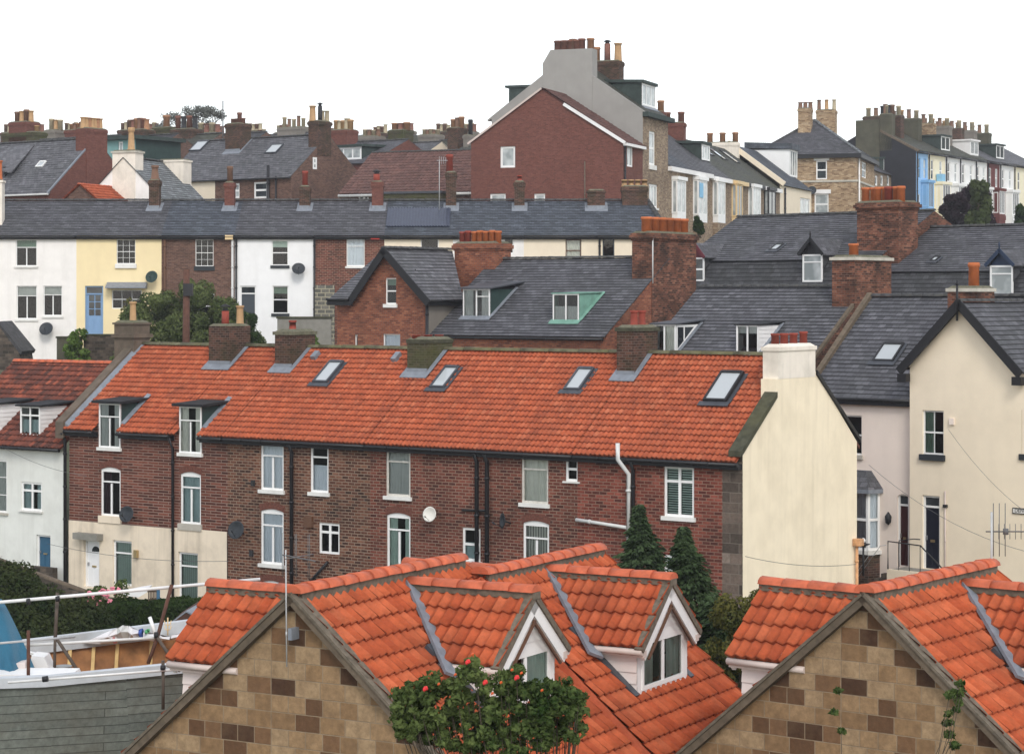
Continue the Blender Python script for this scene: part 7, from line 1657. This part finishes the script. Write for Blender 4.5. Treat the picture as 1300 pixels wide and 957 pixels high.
# far bare tree
rnd = random.Random(11); base = W(243, 190, 235); 
t = thing('sparse_tree', 'sparse grey leafed tree against the white sky on the skyline', 'tree', (base.x, 235, 9)); m = MB(); top = W(243, 132, 235).z - 9
def branch(mb, p, d, L, r, depth, tips):
    q = p + d * L; mb.tube([p, p.lerp(q, .5) + Vector((rnd.uniform(-.04, .04), 0, 0)) * L, q], [r, r * .8, r * .6], 5)
    if depth == 0: tips.append(q); return
    for _ in range(3 if depth > 1 else 4):
        nd = (d + Vector((rnd.uniform(-.8, .8), rnd.uniform(-.8, .8), rnd.uniform(-.25, .55)))).normalized(); branch(mb, q, nd, L * rnd.uniform(.62, .85), r * .6, depth - 1, tips)
tips = []; hz = W(243, 160, 235).z - 9
for k in range(5): branch(m, Vector((rnd.uniform(-.8, .8), 0, hz - 2.0)), Vector((-1.3 + .65 * k, rnd.uniform(-.2, .2), .8)).normalized(), 1.5, .08, 4, tips)
m.tube([(0, 0, -2), (0, 0, hz - 1.8)], [.3, .22], 8); m.build('trunk', 'bark', t)
m = MB()
for q in tips: leaves(m, rnd, q, (.42, .42, .38), 9, .12, .1)
m.build('crown', 'leaf_far', t)
# upper right trees
def far_tree(label, px, pw, ytop, ybot, Y, mat, seed, n=5000, size=.22, zb=5):
    c0 = W(px, ybot, Y); h = W(px, ytop, Y).z - c0.z; w = pw / F * Y / 2; rnd = random.Random(seed); cl = []
    for i in range(22):
        v = rnd.random(); env = math.sin(PI * min(1, .25 + .75 * (1 - v))) ** .5 if v > .0 else 1
        cl.append((rnd.uniform(-1, 1) * w * .75 * (1 - v * .55), rnd.uniform(-1, 1) * w * .5, h * v * .92, w * .34 * rnd.uniform(.7, 1.2), w * .34, h * .14 * rnd.uniform(.7, 1.3)))
    return plant('leafy_tree', label, 'tree', (c0.x, Y, c0.z), cl, mat, size, n, (h * .8, .2, 8, (w * .6, w * .4, h * .2)), None, seed)
far_tree('dark purple leafed tree in front of the maroon house', 1240, 60, 229, 300, 176, 'leaf_purple', 21)
far_tree('dark purple leafed bush left of the green tree', 1212, 50, 248, 300, 172, 'leaf_purple', 22, 3500)
far_tree('upright green tree between the purple ones', 1243, 42, 232, 300, 168, 'leaf_farGreen', 23)
far_tree('dark green bush at the right edge of the upper street', 1298, 26, 262, 300, 168, 'leaf_hedge', 24, 2500)
far_tree('small dark bush in front of the buff terrace bays', 887, 16, 272, 296, 140, 'leaf_hedge', 25, 1200, .15)
# conifers in front of the terrace
def conifer(label, pts, Y, z0, seed, n, size=.16):
    """pts: (px,py,halfwidth px) from tip down"""
    tip = W(pts[0][0], pts[0][1], Y); base = W(pts[-1][0], pts[-1][1], Y); rnd = random.Random(seed)
    t = thing('conifer', label, 'conifer', (base.x, Y, z0)); m = MB()
    for _ in range(n):
        k = rnd.random() ** .75 * (len(pts) - 1); i = min(int(k), len(pts) - 2); f = k - i
        px = pts[i][0] + (pts[i+1][0] - pts[i][0]) * f; py = pts[i][1] + (pts[i+1][1] - pts[i][1]) * f; hw = (pts[i][2] + (pts[i+1][2] - pts[i][2]) * f) / F * Y
        c = W(px, py, Y); a = rnd.uniform(0, 6.28); rr = hw * (.25 + .75 * rnd.random() ** .6) * (1 + .42 * math.sin(a * 3 + k * 9) + .3 * math.sin(k * 31 + a * 2))
        q = Vector((c.x - base.x + math.cos(a) * rr, math.sin(a) * rr, c.z - z0))
        out = Vector((math.cos(a), math.sin(a), -.65 + .5 * rnd.random())).normalized(); L = size * rnd.uniform(.9, 2.2); s_ = out.cross(Vector((0, 0, 1))).normalized() * L * .22; s_ = Matrix.Rotation(rnd.uniform(-1, 1), 3, out) @ s_
        m.face([q, q + out * L * .5 + s_, q + out * L, q + out * L * .5 - s_])
    m.build('crown', 'leaf_conifer', t); m = MB(); m.tube([(0, 0, -1), (tip.x - base.x, 0, tip.z - z0 - .1)], [.16, .02], 8); m.build('trunk', 'bark', t)
conifer('dark conifer below the white waste pipe', [(811, 640, 1), (812, 668, 7), (815, 690, 15), (815, 712, 22), (812, 738, 27), (812, 775, 30)], 58, -12, 31, 9500, .1)
conifer('taller dark conifer in front of the shuttered window, leaning branches', [(868, 668, 1), (868, 692, 8), (872, 715, 15), (879, 745, 20), (888, 780, 25), (900, 820, 31), (905, 870, 38)], 50, -12, 32, 15000, .085)
conifer('low feathery conifer behind the right dormer', [(905, 755, 4), (915, 790, 22), (925, 830, 30), (930, 880, 34)], 49, -12, 33, 7500, .085)
rnd = random.Random(3)
c = W(940, 880, 47); plant('olive_shrub', 'olive yellow shrub at the foot of the cream gable', 'shrub', (c.x, 47, c.z), [(rnd.uniform(-.6, .5), rnd.uniform(-.4, .4), rnd.uniform(-.6, 1.95), .24, .28, .26) for _ in range(40)], 'leaf_olive', .055, 13000, (1.4, .04, 6, (.5, .4, .5)), None, 41)
# rose bush in the foreground
def roses(t, rnd):
    pass
def rosebush(label, pts, Y, seed, mats, n):
    rnd = random.Random(seed); c0 = W(pts[0][0], 940, Y); t = thing('rose_bush', label, 'rose bush', (c0.x, Y, c0.z - 1.0)); m = MB(); st = MB()
    for (px, py, r) in pts:
        p = W(px, py, Y) - Vector((c0.x, Y, c0.z - 1.0)); rr = r / F * Y; p.y = rnd.uniform(-.25, .25)
        leaves(m, rnd, p, (rr * 1.7, rr * 1.5, rr * 1.3), n, .045, .05, elong=1.8)
        if rnd.random() < .3: st.tube([(p.x * .6, p.y * .5, 0), (p.x * .9, p.y, p.z * .6), (p.x, p.y, p.z + rr * .4)], [.007, .005, .003], 5)
    m.build('foliage', 'leaf_rose', t); st.build('stem', 'bark', t)
    for k, (px, py, mt) in enumerate(mats):
        p = W(px, py + 8, Y - .32) - Vector((c0.x, Y, c0.z - 1.0)); b_ = MB(); r = .036 if mt != 'rose_hip' else .02
        for j in range(7):
            a = j * .9; q = p + Vector((math.cos(a) * r * .45, math.sin(a) * r * .3, math.sin(a * 1.3) * r * .4)); b_.lathe(q, [(r * .2, -r * .5), (r * .55, 0), (r * .35, r * .5)], 6)
        b_.build('rose' if mt != 'rose_hip' else 'rose_hip', mt, t)
rr_ = random.Random(77); pts = []
for i in range(420):
    px = rr_.uniform(502, 738); top = 876 - 44 * math.exp(-((px - 597) / 17) ** 2) - 28 * math.exp(-((px - 652) / 18) ** 2) - 14 * math.exp(-((px - 545) / 20) ** 2) - 8 * math.exp(-((px - 705) / 18) ** 2) + 6 * math.sin(px * .35)
    lo = 930 + 26 * math.sin((px - 500) / 240 * PI)
    pts.append((px, top + (lo - top) * rr_.random() ** 1.15, rr_.uniform(2.5, 7.5)))
rosebush('rose bush with red blooms below the central dormer', pts, 27, 51,
         [(594, 832, 'flower_red'), (578, 848, 'rose_hip'), (600, 822, 'rose_hip'), (557, 860, 'rose_hip'), (616, 858, 'flower_red'), (650, 842, 'rose_hip'), (656, 852, 'flower_red'), (662, 846, 'rose_hip'), (540, 866, 'flower_red'), (688, 868, 'rose_hip'), (625, 872, 'rose_hip'), (636, 858, 'rose_hip')], 62)
rr_ = random.Random(78)
rosebush('thin rose shoots in front of the right stone gable', [(1064 + rr_.uniform(-6, 6), 888 + rr_.uniform(-14, 60), 3) for _ in range(3)] + [(1208 + rr_.uniform(-8, 10), 890 + rr_.uniform(-26, 70), 3.5) for _ in range(18)], 27, 52, [], 30)

# ================================================================== GARDEN, HEDGE, BOAT, SCAFFOLD (lower left)
def hedge(label, p0, p1, ztop, depth, zlow, mat, seed, n, size=.09, name='hedge'):
    p0, p1 = Vector(p0), Vector(p1); d = p1 - p0; L = d.length; t = thing(name, label, 'hedge', (p0.x, p0.y, zlow), math.atan2(d.y, d.x)); rnd = random.Random(seed); m = MB()
    for _ in range(n):
        x = rnd.uniform(0, L); h = ztop(x / L) - zlow; f = rnd.random()
        if f < .45: q = Vector((x, rnd.uniform(0, depth), h + rnd.uniform(-.12, .06) + .06 * math.sin(x * 5)))
        else: q = Vector((x, rnd.uniform(-.1, .1) + .06 * math.sin(x * 3), rnd.uniform(0, h)))
        dd = Vector((rnd.uniform(-1, 1), rnd.uniform(-1.4, .6), rnd.uniform(-.4, 1.2))).normalized(); s_ = dd.orthogonal().normalized() * size * .5; tt = dd.cross(s_).normalized() * size * rnd.uniform(.6, 1.1)
        m.face([q - tt, q + s_, q + tt, q - s_])
    m.build('foliage', mat, t)
    c = MB(); k = 20
    for i in range(k): c.box(L * i / k, L * (i + 1) / k, .12, depth - .08, 0, ztop((i + .5) / k) - zlow - .1)
    c.build('inner_growth', 'leaf_hedge', t); return t
a = W(112, 800, 66); c = W(300, 800, 62)
zt0 = W(110, 770, 66).z; zt1 = W(270, 766, 62).z
hedge('clipped green hedge behind the boat', (a.x, 66, 0), (c.x, 62, 0), lambda f: zt0 + (zt1 - zt0) * f + .03 * math.sin(f * 20), 1.4, -12.3, 'leaf_hedge', 61, 42000, .065)
a = W(-40, 740, 70); c = W(150, 790, 68)
rnd = random.Random(62)
cl = []
for i in range(60):
    px = rnd.uniform(-30, 128); f = (px + 30) / 158; ytop = 722 + 62 * max(0, (px - 10) / 120) ** 1.1; py = rnd.uniform(ytop + 6, 850)
    p = W(px, py, 62 - (py - ytop) * .06); cl.append((p.x + 16, p.y - 62, p.z + 12.4, .7, .6, .5 * rnd.uniform(.7, 1.2)))
plant('garden_shrub', 'overgrown dark green shrubbery filling the garden bank left of the hedge', 'shrub', (-16, 62, -12.4), cl, 'leaf_garden', .075, 70000, (2, .08, 8, (2, 1, 1.5)), None, 63, shell=.3)
# boundary wall descending in front of the white houses
t = thing('garden_wall', 'dark garden wall descending below the white and brick house fronts', 'wall', (0, 0, 0)); m = MB()
P0, P1 = W(-20, 706, 71), W(212, 792, 66)
for i in range(24):
    f0, f1 = i / 24, (i + 1) / 24; A, B_ = P0.lerp(P1, f0), P0.lerp(P1, f1)
    m.hexa([(A.x, A.y, -13), (B_.x, B_.y, -13), (B_.x, B_.y + .3, -13), (A.x, A.y + .3, -13), tuple(A), tuple(B_), (B_.x, B_.y + .3, B_.z), (A.x, A.y + .3, A.z)])
m.build('wall', 'rubble_stone', t)
m = MB(); m.tube([tuple(P0 + Vector((0, .1, .03))), tuple(P1 + Vector((0, .1, .03)))], .09, 6); m.build('coping', 'verge_stone', t)
# pink flowering shrub
rnd = random.Random(71); base = W(132, 775, 63)
t = plant('flowering_shrub', 'shrub covered in pink flowers beside the dark garden wall', 'shrub', (base.x, 63, base.z), [(rnd.uniform(-.5, .5), rnd.uniform(-.2, .2), rnd.uniform(0, .7), .22, .2, .2) for _ in range(10)], 'leaf_rose', .06, 1500, (.5, .03, 4, (.3, .2, .3)), None, 72)
for i, (px, py) in enumerate([(113, 752), (119, 760), (111, 762), (123, 754), (128, 751), (132, 749), (138, 751), (136, 757), (145, 752), (121, 768), (126, 764), (143, 747), (117, 757), (130, 755), (140, 762), (109, 758), (151, 748)]):
    p = W(px, py, 62.5) - base; p.y = -.35 - .1 * (i % 3); m = MB()
    for j in range(6): m.lathe(p + Vector((rnd.uniform(-.05, .05), rnd.uniform(-.04, .04), rnd.uniform(-.04, .04))), [(.01, -.03), (.04, 0), (.02, .03)], 6)
    m.build('flower', 'flower_pink', t)
# upturned white board and slatted gate near the wall
t = thing('garden_bench', 'white garden seat with slatted end against the cream wall', 'bench', tuple(W(178, 762, 65.5))); m = MB()
o = W(178, 762, 65.5); q = lambda x, y: W(x, y, 65.5) - o
m.prism([q(152, 752), q(176, 747), q(190, 745), q(186, 752), q(176, 758), q(160, 756)], (0, .5, 0)); m.build('seat', 'boat_white', t)
m = MB()
for i in range(7): a = q(188 + i * 2, 750); m.box(a.x, a.x + .03, 0, .03, a.z - .45, a.z)
a = q(187, 750); c = q(202, 750); m.box(a.x, c.x, .0, .04, a.z - .03, a.z + .03); m.build('slatted_end', 'timber', t)
t = thing('fence_post', 'thin blue grey post standing by the cream ground floor wall', 'post', tuple(W(201, 770, 65))); m = MB(); m.tube([(0, 0, -1.5), (0, 0, .55)], .05, 8); m.build('post', 'door_teal', t)
# shed roof
t = thing('garden_shed', 'brown timber shed with grey felt roof half hidden by the orange dormer', 'shed', (W(255, 0, 56).x, 56, -12)); o = Vector((W(255, 0, 56).x, 56, -12)); q = lambda x, y, dy=0: W(x, y, 56) - o + Vector((0, dy, 0))
m = MB(); m.prism([q(214, 810), q(290, 810), q(275, 795), q(236, 778), q(214, 793)], (0, 2.2, 0)); m.build('wall', 'shed_wood', t)
m = MB(); m.hexa([q(236, 777), q(285, 800), q(300, 796, 2.4), q(252, 775, 2.4), q(236, 775), q(285, 798), q(300, 794, 2.4), q(252, 773, 2.4)]); m.hexa([q(212, 795), q(236, 777), q(252, 775, 2.4), q(226, 790, 2.4), q(212, 793), q(236, 775), q(252, 773, 2.4), q(226, 788, 2.4)]); m.build('roof', 'lead', t)
# ---- boat (open wooden hull under repair), Y about 38..46
t = thing('open_boat', 'open wooden boat with pale gunwales and bare brown inner planking', 'boat', (W(110, 850, 42).x, 42, -9)); O_ = Vector((W(110, 850, 42).x, 42, -9))
nx = 24; far = []; near = []; 
def lerp(a, c, f): return a + (c - a) * f
fa = [(-40, 838, 44.5), (60, 826, 45), (150, 815, 45.3), (280, 799, 45.5), (330, 797, 45.0)]; na = [(-60, 866, 38.5), (60, 862, 39), (160, 852, 39.4), (260, 842, 40), (330, 842, 41)]
def interp(L, f):
    k = f * (len(L) - 1); i = min(int(k), len(L) - 2); g = k - i; return W(lerp(L[i][0], L[i+1][0], g), lerp(L[i][1], L[i+1][1], g), lerp(L[i][2], L[i+1][2], g)) - O_
hull, inn, gun, ribs = MB(), MB(), [], MB()
for i in range(nx):
    f0, f1 = i / nx, (i + 1) / nx
    for L_, sg in ((fa, 1), (na, -1)):
        A, B_ = interp(L_, f0), interp(L_, f1)
        dn = lambda p, k: p + Vector((0, -sg * .25 * k, -.75 * k))
        for k in range(4):
            inn.face([dn(A, k), dn(B_, k), dn(B_, k + 1), dn(A, k + 1)]); 
            hull.face([dn(A, k) + Vector((0, sg * .08, 0)), dn(B_, k) + Vector((0, sg * .08, 0)), dn(B_, k + 1) + Vector((0, sg * .08, 0)), dn(A, k + 1) + Vector((0, sg * .08, 0))])
    if i % 2 == 0:
        A = interp(fa, f0); ribs = MB()
        for k in range(3): 
            p = A + Vector((0, -.25 * k - .03, -.75 * k)); q_ = p + Vector((0, -.25, -.75)); ribs.hexa([p + Vector((-.035, -.05, 0)), p + Vector((.035, -.05, 0)), p + Vector((.035, 0, 0)), p + Vector((-.035, 0, 0)), q_ + Vector((-.035, -.05, 0)), q_ + Vector((.035, -.05, 0)), q_ + Vector((.035, 0, 0)), q_ + Vector((-.035, 0, 0))])
        ribs.build('rib', 'rib_wood', t)
m = MB(); A, B_, C_, D_ = interp(fa, 0), interp(fa, 1), interp(na, 1), interp(na, 0); dz = Vector((0, 0, -2.2)); m.face([A + dz, B_ + dz, C_ + dz, D_ + dz]); m.build('floor', 'inner_wood', t)
hull.face([interp(fa, 1) + Vector((0, .08, 0)), interp(na, 1) + Vector((0, -.08, 0)), interp(na, 1) + Vector((0, .9, -3)), interp(fa, 1) + Vector((0, -.9, -3))]); inn.face([interp(fa, 1) + Vector((-.02, 0, 0)), interp(na, 1) + Vector((-.02, 0, 0)), interp(na, 1) + Vector((-.02, .9, -3)), interp(fa, 1) + Vector((-.02, -.9, -3))])
hull.build('hull', 'hull_grey', t); inn.build('inner_planking', 'inner_wood', t)
for L_, sg in ((fa, 1), (na, -1)):
    g = MB()
    for i in range(nx):
        A, B_ = interp(L_, i / nx), interp(L_, (i + 1) / nx)
        z0, z1 = (-.02, .28) if sg > 0 else (-.12, .06)
        g.hexa([A + Vector((0, -.1, z0)), B_ + Vector((0, -.1, z0)), B_ + Vector((0, .14, z0)), A + Vector((0, .14, z0)), A + Vector((0, -.1, z1)), B_ + Vector((0, -.1, z1)), B_ + Vector((0, .14, z1)), A + Vector((0, .14, z1))])
    g.build('gunwale', 'gunwale_paint', t)
# cabin fragments
def poly(px, Y, name, mat, dy=.4, parent=t): 
    m = MB(); m.prism([W(x, y, Y) - O_ for x, y in px], (0, dy, 0)); return m.build(name, mat, parent)
poly([(40, 832), (56, 834), (62, 848), (72, 858), (66, 861), (34, 860), (38, 842)], 41.5, 'cabin_side', 'boat_white', .5); poly([(18, 842), (32, 840), (31, 858), (20, 860)], 41, 'cabin_panel', 'boards_pink', .3); poly([(34, 827), (58, 833), (70, 852), (78, 860), (60, 848)], 42.2, 'windscreen_frame', 'boat_white', .15); poly([(-40, 856), (90, 857), (92, 862), (-40, 868)], 40.3, 'foredeck', 'boat_white', .8)
tb = thing('plastic_tub', 'grey round tub standing inside the open boat', 'tub', tuple(W(81, 858, 42))); m = MB(); m.lathe((0, 0, -.1), [(.12, 0), (.15, .28), (.165, .3), (.13, .3)], 16); m.build('tub_body', 'tub', tb)
# tarp
t = thing('blue_tarpaulin', 'blue tarpaulin draped over the left end of the boat', 'tarpaulin', tuple(W(0, 860, 41.5))); O2 = W(0, 860, 41.5); m = MB(); nxx, nyy = 16, 14; idx = {}
for j in range(nyy + 1):
    for i in range(nxx + 1):
        f, g = i / nxx, j / nyy
        xr_ = lerp(0, 47, g) if g < .85 else lerp(40, 47, (g - .85) / .15) + 0; xr_ = 2 + 44 * g ** .9; xl_ = -60; px = lerp(xl_, xr_, f); py = lerp(760, 856 - 8 * abs(f - .5), g)
        Yd = 42.5 - 1.8 * math.sin(PI * f * .8) * (.4 + g * .6) + .12 * math.sin(f * 25 + g * 6) * g; idx[i, j] = m.vert(W(px, py, Yd) - O2)
for j in range(nyy):
    for i in range(nxx): m.fidx([idx[i, j], idx[i+1, j], idx[i+1, j+1], idx[i, j+1]], 0, True)
m.build('sheet', 'tarp_blue', t)
# scaffold poles : one frame of tubes lashed together
def poles(name, label, items, ref):
    t = thing(name, label, 'scaffold', tuple(W(*ref))); O3 = W(*ref)
    for nm, mat, r, pts in items: m = MB(); m.tube([W(*p) - O3 for p in pts], r * .72, 8); m.build(nm, mat, t)
    return t
poles('scaffold_frame', 'pale and rusty scaffold poles lashed over the boat', [
    ('rail', 'pole_pale', .045, [(-20, 766, 41.5), (330, 735, 43.5)]), ('rail', 'pole_pale', .04, [(28, 819, 42.2), (205, 809, 42.6)]), ('rail', 'pole_grey', .03, [(-10, 817, 40.2), (95, 808, 41.6)]),
    ('rail', 'pole_pale', .03, [(10, 866, 37.6), (270, 846, 38.2)]), ('pole', 'pole_rust', .045, [(36, 800, 40), (36, 905, 40)]), ('pole', 'pole_brown', .04, [(70, 812, 41.8), (69, 852, 41.8)]), ('brace', 'pole_brown', .045, [(73, 812, 41.8), (98, 850, 41.5)]),
    ('pole', 'pole_brown', .05, [(73, 752, 42.3), (70, 812, 42.1)]), ('pole', 'pole_rust', .05, [(218, 742, 42.8), (200, 808, 42.5), (188, 842, 42.3)]), ('brace', 'pole_brown', .045, [(198, 806, 42.4), (219, 838, 42.2)]), ('pole', 'boat_white', .05, [(190, 783, 42.6), (197, 804, 42.5)]),
    ('pole', 'pole_brown', .04, [(207, 838, 38.1), (207, 900, 38.1)]), ('coupler', 'frame_black', .08, [(34, 763.5, 41.7), (38, 763, 41.7)]), ('coupler', 'frame_black', .08, [(71, 760, 42), (76, 759.5, 42)]), ('coupler', 'frame_black', .09, [(196, 806, 42.4), (201, 806, 42.4)]), ('coupler', 'frame_black', .07, [(54, 862, 37.6), (61, 861, 37.6)]), ('coupler', 'frame_black', .06, [(204, 847, 38), (210, 847, 38)])], (70, 860, 41))
# heap of cloth and oddments on the far gunwale
t = thing('cloth_heap', 'heap of pale patterned cloth and covers piled on the far gunwale', 'cloth', tuple(W(160, 808, 45))); O4 = W(160, 808, 45)
for k, (poly_, mat) in enumerate(([[(105, 816), (140, 800), (150, 797), (152, 808), (150, 816)], 'cloth_white'], [[(148, 797), (156, 793), (163, 794), (166, 808), (150, 812)], 'curtain_grey'], [[(164, 794), (176, 800), (178, 806), (168, 812), (163, 808)], 'cloth_white'], [[(176, 799), (181, 797), (182, 808), (178, 810)], 'cloth_blue'], [[(182, 802), (200, 804), (216, 808), (216, 812), (184, 812)], 'cloth_white'], [[(143, 806), (148, 806), (149, 816), (144, 816)], 'cloth_pink'], [[(218, 806), (234, 803), (234, 810), (218, 811)], 'cloth_white'], [[(184, 800), (187, 798), (190, 802), (186, 804)], 'cloth_green'])):
    m = MB(); rnd = random.Random(k); c = sum((W(x, y, 45) - O4 for x, y in poly_), Vector()) / len(poly_); ring = [W(x, y, 45) - O4 for x, y in poly_]
    cf = c + Vector((0, -.3, .03)); cb = c + Vector((0, .35, 0))
    for i in range(len(ring)):
        a_, b_ = ring[i], ring[(i + 1) % len(ring)]; mid = (a_ + b_) / 2 + Vector((0, -.14, .015 * rnd.uniform(-1, 1)))
        m.face([a_, mid, cf]); m.face([mid, b_, cf]); m.face([a_, b_, cb])
    m.build('cloth_fold', mat, t)
t = thing('coat_stand', 'small pale yellow branching stand on the gunwale', 'stand', tuple(W(213, 806, 45))); m = MB(); m.tube([(0, 0, 0), (0, 0, .36)], .014, 6)
for s_ in (-1, 1):
    for z in (.1, .2): m.tube([(0, 0, z), (s_ * .05, 0, z + .02), (s_ * .07, 0, z + .1)], .01, 5)
m.build('stand', 'wood_cream', t)

# overhead cables
def cable(label, p, q, sag, r=.008):
    A, B_ = W(*p), W(*q); t = thing('overhead_cable', label, 'cable', tuple(A)); m = MB(); m.tube([A.lerp(B_, i / 12) - A - Vector((0, 0, sag * 4 * (i / 12) * (1 - i / 12))) for i in range(13)], r, 4); m.build('cable', 'wire', t)
cable('thin cable sagging across the foot of the cream gable end', (946, 706, 63.5), (1087, 716, 70.4), .15)
cable('thin cable slanting from the navy door towards the right edge', (1204, 545, 74.5), (1330, 668, 70), .35)
cable('thin cable from the pink house eaves to the cream house wall', (1103, 590, 77), (1330, 706, 69), .5)
cable('thin cable crossing the cream ground floor of the terrace', (60, 690, 78), (290, 712, 71), .2)
cable('thin cable from the white house to the brick house corner', (8, 570, 80), (110, 604, 76), .15)
# ================================================================== GROUND
def gz(x, y):
    L = [(0, -13), (30, -12.6), (60, -12.6), (74, -12.0 if x < 0 else -11.5), (88, -9.5), (102, -6.8), (118, -4.8), (127, -3.6), (140, 0.0), (160, 2.6), (200, 5), (260, 8), (340, 9), (520, 6)]
    if y <= 0: return -13
    for (a, za), (c, zc) in zip(L, L[1:]):
        if y < c: return za + (zc - za) * (y - a) / (c - a) + (1.0 if (x < -12 and 58 < y < 80) else 0) * 1.0 + .12 * noise.noise(Vector((x * .15, y * .15, 0)))
    return 6
m = MB(); xs = [-400, -250, -150, -100] + list(range(-80, 81, 4)) + [100, 150, 250, 400]; ys = [-60, -20, 0, 15] + list(range(24, 200, 4)) + [215, 240, 270, 310, 360, 430, 520]
ix = {(i, j): m.vert((x, y, gz(x, y))) for i, x in enumerate(xs) for j, y in enumerate(ys)}
for i in range(len(xs) - 1):
    for j in range(len(ys) - 1): m.fidx([ix[i, j], ix[i+1, j], ix[i+1, j+1], ix[i, j+1]], 0, True)
plain('ground', (0.06, 0.065, 0.035), 0.95, 0.3, 1.2, (0.09, 0.08, 0.06), 0.6)
g = m.build('ground', 'ground'); g['kind'] = 'structure'
# ================================================================== light, sky, camera
w = bpy.data.worlds.new('World'); scene.world = w; w.use_nodes = True
nt = w.node_tree; nt.nodes.clear()
out = _n(nt, 'ShaderNodeOutputWorld')
SUN_EL, SUN_AZ = math.radians(40), math.radians(168)   # azimuth clockwise from +Y
sky = _n(nt, 'ShaderNodeTexSky', sky_type='NISHITA'); sky.sun_disc = False
sky.sun_elevation = SUN_EL; sky.sun_rotation = SUN_AZ
b1 = _n(nt, 'ShaderNodeBackground'); b1.inputs[1].default_value = 0.05; nt.links.new(sky.outputs[0], b1.inputs[0])
tc = _n(nt, 'ShaderNodeTexCoord'); sp = _n(nt, 'ShaderNodeSeparateXYZ'); nt.links.new(tc.outputs['Generated'], sp.inputs[0])
cr = ramp(nt, sp.outputs['Z'], [(0.0, (1.25, 1.25, 1.255)), (0.25, (1.08, 1.08, 1.09)), (0.6, (0.75, 0.75, 0.77)), (1.0, (0.62, 0.62, 0.65))])
b2 = _n(nt, 'ShaderNodeBackground'); b2.inputs[1].default_value = 0.72; nt.links.new(cr, b2.inputs[0])
ad = _n(nt, 'ShaderNodeAddShader'); nt.links.new(b1.outputs[0], ad.inputs[0]); nt.links.new(b2.outputs[0], ad.inputs[1]); nt.links.new(ad.outputs[0], out.inputs[0])
sl = bpy.data.lights.new('sun', 'SUN'); sl.energy = 1.15; sl.angle = math.radians(18); sl.color = (1.0, 0.95, 0.88)
so = bpy.data.objects.new('sun', sl); COL.objects.link(so)
sd = Vector((math.sin(SUN_AZ) * math.cos(SUN_EL), math.cos(SUN_AZ) * math.cos(SUN_EL), math.sin(SUN_EL)))
so.rotation_euler = sd.to_track_quat('Z', 'Y').to_euler()
hm, hnt, hbs = new_mat('haze_air'); hnt.nodes.remove(hbs)
pv = _n(hnt, 'ShaderNodeVolumePrincipled'); pv.inputs['Color'].default_value = (.93, .95, 1, 1); pv.inputs['Density'].default_value = .0003; pv.inputs['Anisotropy'].default_value = .2
hnt.links.new(pv.outputs[0], hnt.nodes['Material Output'].inputs['Volume'])
m = MB(); m.box(-410, 410, -70, 530, -15, 40); hz_ = m.build('haze', 'haze_air'); hz_['kind'] = 'stuff'
cam = bpy.data.cameras.new('camera'); co = bpy.data.objects.new('camera', cam); COL.objects.link(co)
cam.sensor_width = 36; cam.lens = 36 * F / 1300; cam.shift_y = -(478.5 - HY) / 1300; cam.clip_start = .5; cam.clip_end = 5000
co.location = (0, 0, 0); co.rotation_euler = (PI / 2, 0, 0); scene.camera = co
scene.view_settings.view_transform = 'Standard'; scene.view_settings.look = 'None'; scene.view_settings.exposure = 0.55; scene.view_settings.gamma = 1
scene.view_settings.use_curve_mapping = False
scene.cycles.max_bounces = 6; scene.cycles.transparent_max_bounces = 12
